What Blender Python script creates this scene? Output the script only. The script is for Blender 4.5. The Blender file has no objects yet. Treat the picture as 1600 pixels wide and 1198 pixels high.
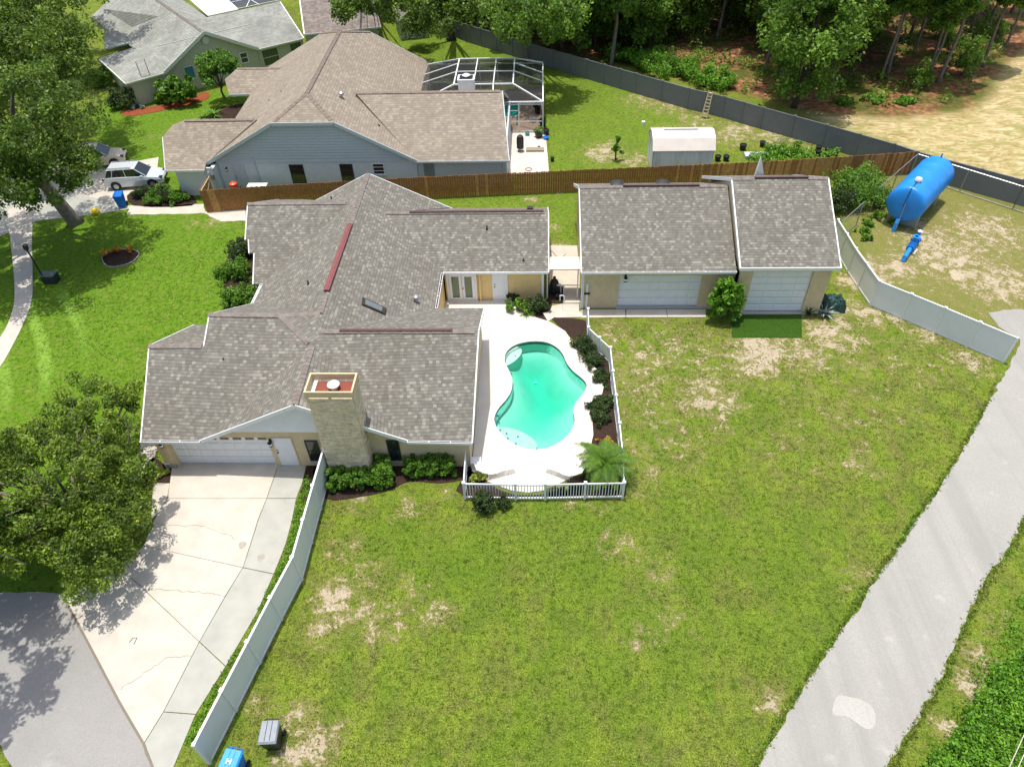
import bpy, math, random
import numpy as np
from mathutils import Vector, Matrix
R = random.Random(7)
RS = np.random.RandomState(11)
scene = bpy.context.scene
C = scene.collection

# ------------------------------------------------------------------ camera
# World: X right, Y away from the camera, Z up, metres; camera 27.5 m above the origin.
CAMH = 27.5
FPX = 1110.0                      # focal length in pixels of a 1600 px wide picture
dn = np.array([40, 1156, FPX]); dn = dn / np.linalg.norm(dn)
nn = np.array([43, -(40 * 43 + FPX * FPX) / 1156, FPX]); nn = nn / np.linalg.norm(nn)
ee = np.cross(dn, nn); uu = -dn
cam_data = bpy.data.cameras.new('camera')
cam = bpy.data.objects.new('camera', cam_data); C.objects.link(cam)
M = Matrix(((ee[0], -ee[1], -ee[2], 0), (nn[0], -nn[1], -nn[2], 0), (uu[0], -uu[1], -uu[2], CAMH), (0, 0, 0, 1)))
cam.matrix_world = M
cam_data.sensor_width = 36; cam_data.lens = 36 * FPX / 1600
cam_data.clip_start = 0.5; cam_data.clip_end = 2000
scene.camera = cam

# ------------------------------------------------------------------ light
SUNV = Vector((-0.075, 0.085, 1)).normalized()      # towards the sun
elev = math.asin(SUNV.z); azim = math.atan2(SUNV.x, SUNV.y)
w = bpy.data.worlds.new('World'); scene.world = w; w.use_nodes = True
nt = w.node_tree; nt.nodes.clear()
sky = nt.nodes.new('ShaderNodeTexSky'); sky.sky_type = 'NISHITA'; sky.sun_disc = False
sky.sun_elevation = elev; sky.sun_rotation = azim; sky.dust_density = 3.5; sky.air_density = 1.0; sky.ozone_density = 1.0
bg = nt.nodes.new('ShaderNodeBackground'); bg.inputs['Strength'].default_value = 0.15
wo = nt.nodes.new('ShaderNodeOutputWorld')
nt.links.new(sky.outputs[0], bg.inputs[0]); nt.links.new(bg.outputs[0], wo.inputs[0])
sd = bpy.data.lights.new('sun', 'SUN'); sd.energy = 3.3; sd.angle = math.radians(0.5); sd.color = (1, 0.955, 0.88)
sun = bpy.data.objects.new('sun', sd); C.objects.link(sun)
sun.rotation_euler = SUNV.to_track_quat('Z', 'Y').to_euler(); sun.location = (0, 30, 60)
scene.view_settings.view_transform = 'Standard'; scene.view_settings.look = 'None'
scene.view_settings.exposure = 0.42; scene.view_settings.gamma = 1; scene.view_settings.use_curve_mapping = False

# ------------------------------------------------------------------ geometry helpers
def ray(x, y):
    r = np.array([x - 800, y - 599, FPX]); return r @ ee, r @ nn, r @ uu
def G(x, y, z=0.0):                                   # surveyed point at height z
    a = ray(x, y); t = (z - CAMH) / a[2]; return (a[0] * t, a[1] * t)
def G3(x, y, z=0.0):
    a = G(x, y, z); return (a[0], a[1], z)
def PL(x, y, a, b, c):                                # surveyed point on plane z = a + bX + cY
    v = ray(x, y); t = (a - CAMH) / (v[2] - b * v[0] - c * v[1])
    return (v[0] * t, v[1] * t, CAMH + v[2] * t)
def SO(x, y, Y0, z0, s=.495): return PL(x, y, z0 - s * Y0, 0, s)
def NO(x, y, Y0, z0, s=.495): return PL(x, y, z0 + s * Y0, 0, -s)
def EA(x, y, X0, z0, s=.495): return PL(x, y, z0 + s * X0, -s, 0)
def WE(x, y, X0, z0, s=.495): return PL(x, y, z0 - s * X0, s, 0)
def GP(pts, z=0.0): return [G(p[0], p[1], z) for p in pts]

class MB:
    def __init__(s): s.v = []; s.f = []
    def add(s, vs, fs):
        b = len(s.v); s.v += [tuple(map(float, v)) for v in vs]; s.f += [[b + i for i in f] for f in fs]; return s
    def box(s, x0, x1, y0, y1, z0, z1):
        v = [(x0, y0, z0), (x1, y0, z0), (x1, y1, z0), (x0, y1, z0), (x0, y0, z1), (x1, y0, z1), (x1, y1, z1), (x0, y1, z1)]
        return s.add(v, [(3, 2, 1, 0), (4, 5, 6, 7), (0, 1, 5, 4), (1, 2, 6, 5), (2, 3, 7, 6), (3, 0, 4, 7)])
    def obox(s, c, size, rz=0, tilt=None):
        m = Matrix.Translation(c) @ Matrix.Rotation(rz, 4, 'Z')
        if tilt is not None: m = m @ tilt
        hx, hy, hz = size[0] / 2, size[1] / 2, size[2] / 2
        v = [m @ Vector(p) for p in [(-hx, -hy, -hz), (hx, -hy, -hz), (hx, hy, -hz), (-hx, hy, -hz), (-hx, -hy, hz), (hx, -hy, hz), (hx, hy, hz), (-hx, hy, hz)]]
        return s.add(v, [(3, 2, 1, 0), (4, 5, 6, 7), (0, 1, 5, 4), (1, 2, 6, 5), (2, 3, 7, 6), (3, 0, 4, 7)])
    def beam(s, a, b, w, h, upv=(0, 0, 1)):
        a = Vector(a); b = Vector(b); d = b - a; L = d.length
        if L < 1e-6: return s
        d.normalize(); u = Vector(upv); sd_ = d.cross(u)
        if sd_.length < 1e-4: sd_ = d.cross(Vector((0, 1, 0)))
        sd_.normalize(); u = sd_.cross(d)
        v = []
        for p in (a, b):
            for i, j in ((-1, -1), (1, -1), (1, 1), (-1, 1)): v.append(p + sd_ * i * w / 2 + u * j * h / 2)
        return s.add(v, [(0, 1, 2, 3), (7, 6, 5, 4), (0, 4, 5, 1), (1, 5, 6, 2), (2, 6, 7, 3), (3, 7, 4, 0)])
    def prism(s, poly, z0, z1):
        n = len(poly); ar = sum(poly[i][0] * poly[(i + 1) % n][1] - poly[(i + 1) % n][0] * poly[i][1] for i in range(n))
        if ar < 0: poly = poly[::-1]
        v = [(p[0], p[1], z0) for p in poly] + [(p[0], p[1], z1) for p in poly]
        f = [list(range(n))[::-1], list(range(n, 2 * n))] + [(i, (i + 1) % n, n + (i + 1) % n, n + i) for i in range(n)]
        return s.add(v, f)
    def tube(s, pts, r, n=8, cap=True):
        pts = [Vector(p) for p in pts]; k = len(pts)
        rs = r if isinstance(r, (list, tuple)) else [r] * k
        v = []; prev = None
        for i, p in enumerate(pts):
            d = (pts[min(i + 1, k - 1)] - pts[max(i - 1, 0)])
            if d.length < 1e-9: d = Vector((0, 0, 1))
            d.normalize()
            ref = Vector((1, 0, 0)) if abs(d.x) < .9 else Vector((0, 1, 0))
            a = d.cross(ref).normalized() if prev is None else (prev - d * prev.dot(d)).normalized()
            prev = a; b = d.cross(a)
            for j in range(n):
                t = 2 * math.pi * j / n; v.append(p + (a * math.cos(t) + b * math.sin(t)) * rs[i])
        f = []
        for i in range(k - 1):
            for j in range(n):
                f.append((i * n + j, i * n + (j + 1) % n, (i + 1) * n + (j + 1) % n, (i + 1) * n + j))
        if cap: f.append(list(range(n))[::-1]); f.append([(k - 1) * n + j for j in range(n)])
        return s.add(v, f)
    def lathe(s, c, prof, n=16):                      # prof: (r, z)
        v = []; k = len(prof)
        for r, z in prof:
            for j in range(n):
                t = 2 * math.pi * j / n; v.append((c[0] + r * math.cos(t), c[1] + r * math.sin(t), c[2] + z))
        f = [(i * n + j, i * n + (j + 1) % n, (i + 1) * n + (j + 1) % n, (i + 1) * n + j) for i in range(k - 1) for j in range(n)]
        f.append(list(range(n))[::-1]); f.append([(k - 1) * n + j for j in range(n)])
        return s.add(v, f)
    def slab(s, poly3, th=.07):                       # polygon in space with thickness below
        P = [Vector(p) for p in poly3]; n = len(P)
        nz = Vector((0, 0, 0))
        for i in range(n): nz += P[i].cross(P[(i + 1) % n])
        if nz.z < 0: P = P[::-1]
        v = [tuple(p) for p in P] + [(p.x, p.y, p.z - th) for p in P]
        return s.add(v, [list(range(n)), list(range(n, 2 * n))[::-1]] + [(i, n + i, n + (i + 1) % n, (i + 1) % n) for i in range(n)])
    def build(s, name, mat, parent=None, smooth=False, kind=None):
        off = np.zeros(3)
        if parent is not None:
            p = parent
            while p is not None: off += np.array(p.location); p = p.parent
        me = bpy.data.meshes.new(name)
        va = np.array(s.v, dtype=float) - off if s.v else np.zeros((0, 3))
        me.from_pydata(va.tolist(), [], s.f); me.update()
        if mat is not None: me.materials.append(mat)
        if mat is not None and mat.get('uv'):
            uv = me.uv_layers.new(name='UVMap'); dat = np.zeros(len(me.loops) * 2)
            for p in me.polygons:
                nv = p.normal; u = Vector((0, 0, 1)).cross(nv)
                if u.length < .02: u = Vector((1, 0, 0))
                u.normalize(); vv = nv.cross(u)
                for li in p.loop_indices:
                    q = Vector(s.v[me.loops[li].vertex_index])
                    dat[2 * li] = q.dot(u); dat[2 * li + 1] = q.dot(vv)
            uv.data.foreach_set('uv', dat)
        if smooth: me.polygons.foreach_set('use_smooth', [True] * len(me.polygons))
        o = bpy.data.objects.new(name, me); C.objects.link(o)
        if parent is not None: o.parent = parent
        if kind: o['kind'] = kind
        return o

def tag(o, label=None, cat=None, group=None, kind=None):
    if label: o['label'] = label
    if cat: o['category'] = cat
    if group: o['group'] = group
    if kind: o['kind'] = kind
    return o
def thing(name, label, cat, loc=(0, 0, 0), group=None):
    o = bpy.data.objects.new(name, None); C.objects.link(o); o.location = loc; o.empty_display_size = .2
    return tag(o, label, cat, group)
def B(name, x0, x1, y0, y1, z0, z1, mat, parent=None, **k): return MB().box(x0, x1, y0, y1, z0, z1).build(name, mat, parent, **k)
def share(name, src, parent, loc=(0, 0, 0), rz=0, scale=None):       # another piece with the same mesh
    o = bpy.data.objects.new(name, src.data); C.objects.link(o); o.parent = parent
    o.location = loc; o.rotation_euler = (0, 0, rz)
    if scale is not None: o.scale = scale
    return o
def dup(root, loc, rz=0, label=None, scale=None, group=None):
    r = root.copy(); C.objects.link(r); r.location = loc; r.rotation_euler = (0, 0, rz)
    if scale is not None: r.scale = scale if hasattr(scale, '__len__') else (scale,) * 3
    if label: r['label'] = label
    if group: r['group'] = group
    for ch in root.children:
        c = ch.copy(); C.objects.link(c); c.parent = r
        for g in ch.children:
            d = g.copy(); C.objects.link(d); d.parent = c
    return r

# ------------------------------------------------------------------ materials
class NT:
    def __init__(s, name, rough=.8, spec=.3):
        s.m = bpy.data.materials.new(name); s.m.use_nodes = True; s.t = s.m.node_tree
        s.b = s.t.nodes['Principled BSDF']; s.b.inputs['Roughness'].default_value = rough
        s.b.inputs['Specular IOR Level'].default_value = spec
    def n(s, typ, **k):
        o = s.t.nodes.new(typ)
        for a, v in k.items(): setattr(o, a, v)
        return o
    def l(s, a, b): s.t.links.new(a, b)
    def coord(s, kind='Object'): return s.n('ShaderNodeTexCoord').outputs[kind]
    def geo(s): return s.n('ShaderNodeNewGeometry').outputs['Position']
    def noise(s, vec, scale, detail=3, rough=.55, dist=0):
        o = s.n('ShaderNodeTexNoise'); s.l(vec, o.inputs['Vector'])
        o.inputs['Scale'].default_value = scale; o.inputs['Detail'].default_value = detail
        o.inputs['Roughness'].default_value = rough; o.inputs['Distortion'].default_value = dist
        return o.outputs['Fac']
    def ramp(s, fac, stops, interp='LINEAR'):
        o = s.n('ShaderNodeValToRGB'); s.l(fac, o.inputs['Fac']); e = o.color_ramp.elements
        o.color_ramp.interpolation = interp
        while len(e) < len(stops): e.new(.5)
        for i, (p, c) in enumerate(stops): e[i].position = p; e[i].color = (c[0], c[1], c[2], 1) if hasattr(c, '__len__') else (c, c, c, 1)
        return o.outputs['Color']
    def mix(s, fac, a, b, mode='MIX'):
        o = s.n('ShaderNodeMix', data_type='RGBA', blend_type=mode)
        for inp, v in ((o.inputs['Factor'], fac), (o.inputs['A'], a), (o.inputs['B'], b)):
            if isinstance(v, (int, float)): inp.default_value = v
            elif hasattr(v, '__len__'): inp.default_value = (v[0], v[1], v[2], 1)
            else: s.l(v, inp)
        return o.outputs['Result']
    def math(s, op, a, b=None, c=None):
        o = s.n('ShaderNodeMath', operation=op)
        for i, v in enumerate((a, b, c)):
            if v is None: continue
            if isinstance(v, (int, float)): o.inputs[i].default_value = v
            else: s.l(v, o.inputs[i])
        return o.outputs[0]
    def attr(s, name):
        return s.n('ShaderNodeAttribute', attribute_name=name).outputs['Fac']
    def scale(s, vec, v3):
        o = s.n('ShaderNodeMapping'); s.l(vec, o.inputs['Vector']); o.inputs['Scale'].default_value = v3; return o.outputs[0]
    def color(s, c): s.l(c, s.b.inputs['Base Color'])
    def bump(s, h, strength=.3, dist=.02):
        o = s.n('ShaderNodeBump'); s.l(h, o.inputs['Height']); o.inputs['Strength'].default_value = strength
        o.inputs['Distance'].default_value = dist; s.l(o.outputs[0], s.b.inputs['Normal'])

def plain(name, col, rough=.6, metal=0, spec=.4, var=.12, vs=6, bump=0, bs=40):
    k = NT(name, rough, spec); k.b.inputs['Metallic'].default_value = metal
    g = k.geo(); a = k.noise(g, vs, 4); d = k.noise(g, vs * .13, 3)
    lo = tuple(c * (1 - var) for c in col); hi = tuple(min(1, c * (1 + var)) for c in col)
    c = k.ramp(a, [(.3, lo), (.7, hi)])
    c = k.mix(k.math('MULTIPLY', d, var * 2), c, tuple(x * .7 for x in col))
    k.color(c)
    if bump: k.bump(k.noise(g, bs, 3), bump, .02)
    return k.m

def shingles(name, cols, course=.19, tab=.25, streak=(.12, .12, .11), streak_amt=.35, dark=.45):
    k = NT(name, .9, .15); k.m['uv'] = True
    uv = k.n('ShaderNodeUVMap', uv_map='UVMap').outputs[0]
    sep = k.n('ShaderNodeSeparateXYZ'); k.l(uv, sep.inputs[0])
    v = k.math('DIVIDE', sep.outputs[1], course); row = k.math('FLOOR', v); vf = k.math('FRACT', v)
    wn = k.n('ShaderNodeTexWhiteNoise', noise_dimensions='1D'); k.l(row, wn.inputs['W'])
    u = k.math('ADD', k.math('DIVIDE', sep.outputs[0], tab), k.math('MULTIPLY', wn.outputs['Value'], 7.3))
    col = k.math('FLOOR', u); uf = k.math('FRACT', u)
    cb = k.n('ShaderNodeCombineXYZ'); k.l(row, cb.inputs[0]); k.l(col, cb.inputs[1])
    w2 = k.n('ShaderNodeTexWhiteNoise', noise_dimensions='2D'); k.l(cb.outputs[0], w2.inputs['Vector'])
    c = k.ramp(w2.outputs['Value'], [(i / (len(cols)), x) for i, x in enumerate(cols)], 'CONSTANT')
    g = k.geo()
    c = k.mix(k.math('MULTIPLY', k.noise(g, .35, 4), .9), c, tuple(x * .72 for x in cols[0]), 'MIX') if False else c
    big = k.noise(g, .5, 5, .6)
    c = k.mix(k.ramp(big, [(.35, 0), (.75, streak_amt)]), c, streak)
    c = k.mix(k.ramp(k.noise(g, 30, 2), [(.3, .0), (.8, .25)]), c, (.02, .02, .02))
    edge = k.math('LESS_THAN', vf, .14)                # butt shadow line of each course, painted dark into the shingle colour
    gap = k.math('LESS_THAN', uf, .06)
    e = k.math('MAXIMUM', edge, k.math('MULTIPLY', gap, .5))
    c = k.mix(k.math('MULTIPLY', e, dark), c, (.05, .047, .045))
    k.color(c)
    hgt = k.math('ADD', k.math('MULTIPLY', vf, -.6), k.math('MULTIPLY', w2.outputs['Value'], .5))
    k.bump(hgt, .6, .02)
    return k.m

def leafmat(name, a, b, c, trans=.25):
    k = NT(name, .55, .35)
    t = k.attr('tint'); col = k.ramp(t, [(.0, a), (.5, b), (1, c)])
    k.color(col)
    tr = k.n('ShaderNodeBsdfTranslucent'); k.l(k.mix(.5, col, (c[0] * 1.3, c[1] * 1.3, c[2])), tr.inputs['Color'])
    mx = k.n('ShaderNodeMixShader'); mx.inputs[0].default_value = trans
    out = k.t.nodes['Material Output']
    k.l(k.b.outputs[0], mx.inputs[1]); k.l(tr.outputs[0], mx.inputs[2]); k.l(mx.outputs[0], out.inputs['Surface'])
    return k.m

MAT = {}
MAT['roof'] = shingles('grey_shingles', [(.160, .154, .128), (.195, .188, .155), (.225, .217, .180), (.18, .172, .148), (.26, .247, .212), (.17, .16, .137), (.205, .198, .173), (.19, .18, .155), (.22, .198, .17), (.31, .295, .25)], course=.175, tab=.175, streak=(.15, .135, .105), streak_amt=.45, dark=.5)
MAT['roof_tan'] = shingles('tan_shingles', [(.29, .245, .19), (.315, .265, .205), (.27, .23, .18), (.34, .29, .225), (.30, .255, .20), (.37, .32, .25)], course=.22, tab=.28, streak=(.215, .18, .14), streak_amt=.45, dark=.35)
MAT['roof_sage'] = shingles('weathered_pale_shingles', [(.33, .34, .30), (.36, .37, .33), (.30, .31, .275), (.38, .39, .35)], course=.24, tab=.33, streak=(.17, .17, .155), streak_amt=.7, dark=.3)
MAT['roof_brown'] = shingles('brown_shingles', [(.24, .205, .18), (.28, .24, .21), (.21, .18, .16), (.31, .27, .235)], course=.24, tab=.33, streak=(.15, .13, .115), streak_amt=.6, dark=.35)
MAT['ridge'] = plain('ridge_cap_shingle', (.25, .215, .19), .9, spec=.1, var=.3, vs=3)
MAT['ridge_tan'] = plain('tan_ridge_shingle', (.25, .2, .165), .9, spec=.1, var=.2, vs=3)
MAT['redvent'] = plain('oxide_red_metal', (.20, .06, .058), .6, var=.2); MAT['brownvent'] = plain('maroon_brown_metal', (.12, .07, .064), .7, var=.25)
MAT['white'] = plain('white_paint', (.76, .77, .76), .5, var=.05)
MAT['vinyl'] = plain('white_vinyl', (.74, .765, .78), .35, var=.03, vs=2)
MAT['gdoor'] = plain('white_door_paint', (.74, .76, .77), .4, var=.04, vs=2)
MAT['stucco'] = plain('tan_stucco', (.62, .50, .31), .9, spec=.15, var=.08, vs=3, bump=.3, bs=25)
MAT['stucco_gold'] = plain('golden_stucco', (.72, .53, .24), .9, spec=.15, var=.06, vs=3, bump=.3, bs=25)
MAT['stone'] = plain('buff_stone_cladding', (.70, .59, .41), .9, spec=.15, var=.2, vs=5, bump=.6, bs=12)
MAT['stone2'] = plain('pale_buff_stone', (.76, .65, .47), .9, spec=.15, var=.15, vs=5, bump=.6, bs=12)
MAT['blue'] = plain('pale_blue_stucco', (.60, .64, .63), .9, spec=.15, var=.06, bump=.25, bs=25)
MAT['bluesiding'] = plain('grey_blue_siding', (.48, .52, .54), .7, var=.05)
MAT['bluetrim'] = plain('blue_grey_trim', (.50, .56, .57), .6, var=.05)
MAT['sage'] = plain('sage_stucco', (.50, .51, .37), .9, spec=.15, var=.06, bump=.25, bs=25)
MAT['sagetrim'] = plain('pale_sage_trim', (.6, .63, .52), .6, var=.05)
MAT['concrete'] = plain('warm_concrete', (.52, .475, .405), .9, spec=.15, var=.10, vs=1.3, bump=.15, bs=60)
MAT['concrete_new'] = plain('pale_green_concrete', (.385, .385, .34), .9, spec=.15, var=.09, vs=1.3, bump=.15, bs=60)
MAT['deck'] = plain('white_pool_deck', (.63, .585, .51), .8, spec=.2, var=.07, vs=1.2, bump=.2, bs=30)
MAT['coping'] = plain('pool_coping', (.65, .61, .545), .8, spec=.2, var=.05)
MAT['wood'] = plain('stained_fence_board', (.33, .145, .046), .75, var=.35, vs=5)
MAT['wood2'] = plain('orange_fence_board', (.52, .26, .09), .75, var=.35, vs=5)
MAT['greyfence'] = plain('grey_vinyl', (.165, .172, .182), .5, var=.06, vs=1.5)
MAT['metal'] = plain('galvanised_metal', (.45, .46, .47), .4, metal=.7, var=.1)
MAT['dark'] = plain('dark_trim', (.03, .028, .027), .6, var=.2)
MAT['black'] = plain('black_plastic', (.018, .019, .02), .45, var=.2)
MAT['soil'] = plain('dark_mulch', (.05, .032, .024), .95, spec=.1, var=.55, vs=12, bump=1, bs=30)
MAT['redmulch'] = plain('red_mulch', (.27, .075, .035), .95, spec=.1, var=.4, vs=10, bump=.8, bs=25)
MAT['bark'] = plain('grey_bark', (.23, .19, .155), .95, spec=.1, var=.4, vs=4, bump=.8, bs=14)
MAT['barkdark'] = plain('dark_bark', (.085, .065, .05), .95, spec=.1, var=.4, vs=4, bump=.8, bs=14)
MAT['tank'] = plain('blue_gloss_paint', (.018, .25, .72), .38, spec=.5, var=.14, vs=1.2)
MAT['tankdark'] = plain('deep_blue_paint', (.01, .13, .50), .4, spec=.5, var=.05)
MAT['bluebin'] = plain('blue_plastic', (.01, .17, .62), .4, var=.08)
MAT['screen'] = None
MAT['cover'] = plain('dark_green_tarp', (.018, .06, .05), .6, var=.3, vs=2)
MAT['turf'] = plain('artificial_turf', (.035, .085, .008), .9, spec=.1, var=.35, vs=9, bump=.6, bs=60)
MAT['terracotta'] = plain('terracotta', (.35, .12, .06), .8)
MAT['yellow'] = plain('yellow_plastic', (.8, .6, .02), .5)
MAT['orange'] = plain('orange_red_plastic', (.7, .09, .03), .4)
MAT['greenglass'] = plain('green_blind_glass', (.075, .125, .055), .12, spec=.8, var=.1)
MAT['glass'] = plain('dark_window_glass', (.02, .025, .025), .08, spec=.8, var=.4)
MAT['carpaint'] = plain('silver_car_paint', (.62, .66, .68), .25, metal=.3, spec=.6, var=.02)
MAT['beigecar'] = plain('beige_car_paint', (.62, .55, .42), .3, metal=.2, var=.05)
MAT['rubber'] = plain('tyre_rubber', (.02, .02, .02), .8)
MAT['ladder'] = plain('pale_ladder_wood', (.58, .48, .30), .7)
MAT['asphalt'] = None
MAT['leaf_oak'] = leafmat('oak_leaves', (.018, .040, .005), (.075, .145, .013), (.26, .38, .05), .27)
MAT['leaf_low'] = leafmat('low_tree_leaves', (.022, .042, .005), (.10, .175, .014), (.33, .44, .045), .27)
MAT['leaf_wood'] = leafmat('woodland_leaves', (.025, .055, .008), (.10, .195, .018), (.28, .46, .06), .35)
MAT['leaf_bush'] = leafmat('shrub_leaves', (.04, .10, .008), (.10, .23, .018), (.20, .36, .03))
MAT['leaf_dark'] = leafmat('dark_shrub_leaves', (.018, .035, .010), (.04, .075, .015), (.09, .14, .03))
MAT['leaf_palm'] = leafmat('palm_fronds', (.04, .10, .006), (.09, .19, .015), (.19, .30, .03))
MAT['leaf_agave'] = leafmat('agave_blades', (.10, .14, .12), (.2, .26, .22), (.42, .5, .42), .05)
MAT['leaf_flower'] = leafmat('orange_flower_leaves', (.35, .12, .01), (.6, .26, .02), (.8, .45, .05))
MAT['leaf_weed'] = leafmat('weed_leaves', (.05, .12, .008), (.11, .27, .015), (.22, .42, .03))
MAT['leaf_yellow'] = leafmat('yellow_green_leaves', (.12, .18, .02), (.3, .38, .05), (.6, .6, .15))

def asphalt(name, col, amt, ruts=False):
    k = NT(name, .92, .15); g = k.geo()
    c = k.ramp(k.noise(g, 22, 4, .7), [(.25, tuple(x * .8 for x in col)), (.75, tuple(min(1, x * 1.18) for x in col))])
    c = k.mix(k.ramp(k.noise(g, .35, 5, .6), [(.4, 0), (.75, amt)]), c, tuple(x * .62 for x in col))
    c = k.mix(k.ramp(k.noise(g, 1.1, 4), [(.62, 0), (.8, .5)]), c, tuple(min(1, x * 1.5) for x in col))
    if ruts:
        mp = k.n('ShaderNodeMapping'); k.l(g, mp.inputs['Vector']); mp.inputs['Rotation'].default_value = (0, 0, .75); mp.inputs['Scale'].default_value = (1.0, .04, 1)
        c = k.mix(k.ramp(k.noise(mp.outputs[0], .8, 4, .6, .6), [(.46, 0), (.66, .4)]), c, tuple(x * .68 for x in col))
    k.color(c); k.bump(k.noise(g, 80, 3), .4, .01); return k.m
MAT['asphalt'] = asphalt('weathered_asphalt', (.30, .29, .27), .4)
MAT['asphalt_right'] = asphalt('pale_shell_asphalt', (.335, .325, .295), .25, True)
MAT['patch'] = asphalt('pale_road_patch', (.405, .395, .355), .3)

def screen():
    k = NT('insect_screen', .8, .2); k.b.inputs['Base Color'].default_value = (.03, .033, .033, 1)
    tr = k.n('ShaderNodeBsdfTransparent'); mx = k.n('ShaderNodeMixShader'); mx.inputs[0].default_value = .52
    k.l(tr.outputs[0], mx.inputs[1]); k.l(k.b.outputs[0], mx.inputs[2]); k.l(mx.outputs[0], k.t.nodes['Material Output'].inputs['Surface'])
    return k.m
MAT['screen'] = screen()

def water(name, absorb, dens):
    m = bpy.data.materials.new(name); m.use_nodes = True; t = m.node_tree; t.nodes.clear()
    o = t.nodes.new('ShaderNodeOutputMaterial'); tr = t.nodes.new('ShaderNodeBsdfTransparent'); gl = t.nodes.new('ShaderNodeBsdfGlossy')
    gl.inputs['Roughness'].default_value = .04
    fr = t.nodes.new('ShaderNodeFresnel'); fr.inputs['IOR'].default_value = 1.33
    mx = t.nodes.new('ShaderNodeMixShader'); t.links.new(fr.outputs[0], mx.inputs[0]); t.links.new(tr.outputs[0], mx.inputs[1]); t.links.new(gl.outputs[0], mx.inputs[2])
    g = t.nodes.new('ShaderNodeNewGeometry'); nz = t.nodes.new('ShaderNodeTexNoise'); nz.inputs['Scale'].default_value = 3.5; nz.inputs['Detail'].default_value = 4
    t.links.new(g.outputs['Position'], nz.inputs['Vector'])
    bp = t.nodes.new('ShaderNodeBump'); bp.inputs['Strength'].default_value = .6; bp.inputs['Distance'].default_value = .08
    t.links.new(nz.outputs['Fac'], bp.inputs['Height']); t.links.new(bp.outputs[0], gl.inputs['Normal'])
    t.links.new(mx.outputs[0], o.inputs['Surface'])
    va = t.nodes.new('ShaderNodeVolumeAbsorption'); va.inputs['Color'].default_value = (*absorb, 1); va.inputs['Density'].default_value = dens
    t.links.new(va.outputs[0], o.inputs['Volume'])
    return m
MAT['water'] = water('pool_water', (.0, .93, .82), .62)
def plaster():
    k = NT('pool_plaster', .8, .2); g = k.geo()
    k.color(k.ramp(k.noise(g, 1.5, 5), [(.3, (.345, .545, .465)), (.7, (.41, .60, .515))])); return k.m
MAT['plaster'] = plaster()

# ------------------------------------------------------------------ foliage
def leafmesh(name, cen, rad, per, size, mat, parent, seed=1, flat=.0, kind=None, tintbase=None, long=1.0):
    rs = np.random.RandomState(seed); cen = np.asarray(cen, float); n = len(cen)
    rad = np.broadcast_to(np.asarray(rad, float).reshape(-1, 1) if np.ndim(rad) < 2 else rad, (n, 3))
    idx = np.repeat(np.arange(n), per); N = len(idx)
    d = rs.normal(size=(N, 3)); d /= np.linalg.norm(d, axis=1)[:, None]
    r = rs.uniform(.35, 1.0, N) ** .6
    p = cen[idx] + d * r[:, None] * rad[idx]
    nrm = rs.normal(size=(N, 3)) + d * .6; nrm[:, 2] += .7; nrm /= np.linalg.norm(nrm, axis=1)[:, None]
    a = np.cross(nrm, rs.normal(size=(N, 3))); a /= np.linalg.norm(a, axis=1)[:, None]
    b = np.cross(nrm, a)
    s = size * rs.uniform(.45, 1.5, N)[:, None]
    q = np.stack([p - a * s * long, p - b * s * .55, p + a * s * long, p + b * s * .55], 1).reshape(-1, 3)
    off = np.zeros(3)
    pp = parent
    while pp is not None: off += np.array(pp.location); pp = pp.parent
    q -= off
    me = bpy.data.meshes.new(name)
    me.vertices.add(N * 4); me.loops.add(N * 4); me.polygons.add(N)
    me.vertices.foreach_set('co', q.astype(np.float32).ravel())
    me.loops.foreach_set('vertex_index', np.arange(N * 4, dtype=np.int32))
    me.polygons.foreach_set('loop_start', np.arange(0, N * 4, 4, dtype=np.int32))
    me.polygons.foreach_set('loop_total', np.full(N, 4, dtype=np.int32))
    ct = rs.uniform(0, 1, n) if tintbase is None else np.asarray(tintbase)
    t = np.clip(ct[idx] * .5 + rs.uniform(0, .6, N) ** 1.3, 0, 1)
    at = me.attributes.new('tint', 'FLOAT', 'FACE'); at.data.foreach_set('value', t.astype(np.float32))
    me.materials.append(mat); me.update(); me.validate()
    o = bpy.data.objects.new(name, me); C.objects.link(o)
    if parent is not None: o.parent = parent
    if kind: o['kind'] = kind
    return o

def crown_points(c, r, n, seed, low=-.5, shell=.55):
    rs = np.random.RandomState(seed); out = []
    while len(out) < n:
        d = rs.normal(size=3); d /= np.linalg.norm(d)
        if d[2] < low: continue
        k = rs.uniform(shell, 1) * (1 + .22 * math.sin(d[0] * 5 + seed) * math.cos(d[1] * 4 + seed * 2))
        out.append((c[0] + d[0] * r[0] * k, c[1] + d[1] * r[1] * k, c[2] + d[2] * r[2] * k))
    return np.array(out)

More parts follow.
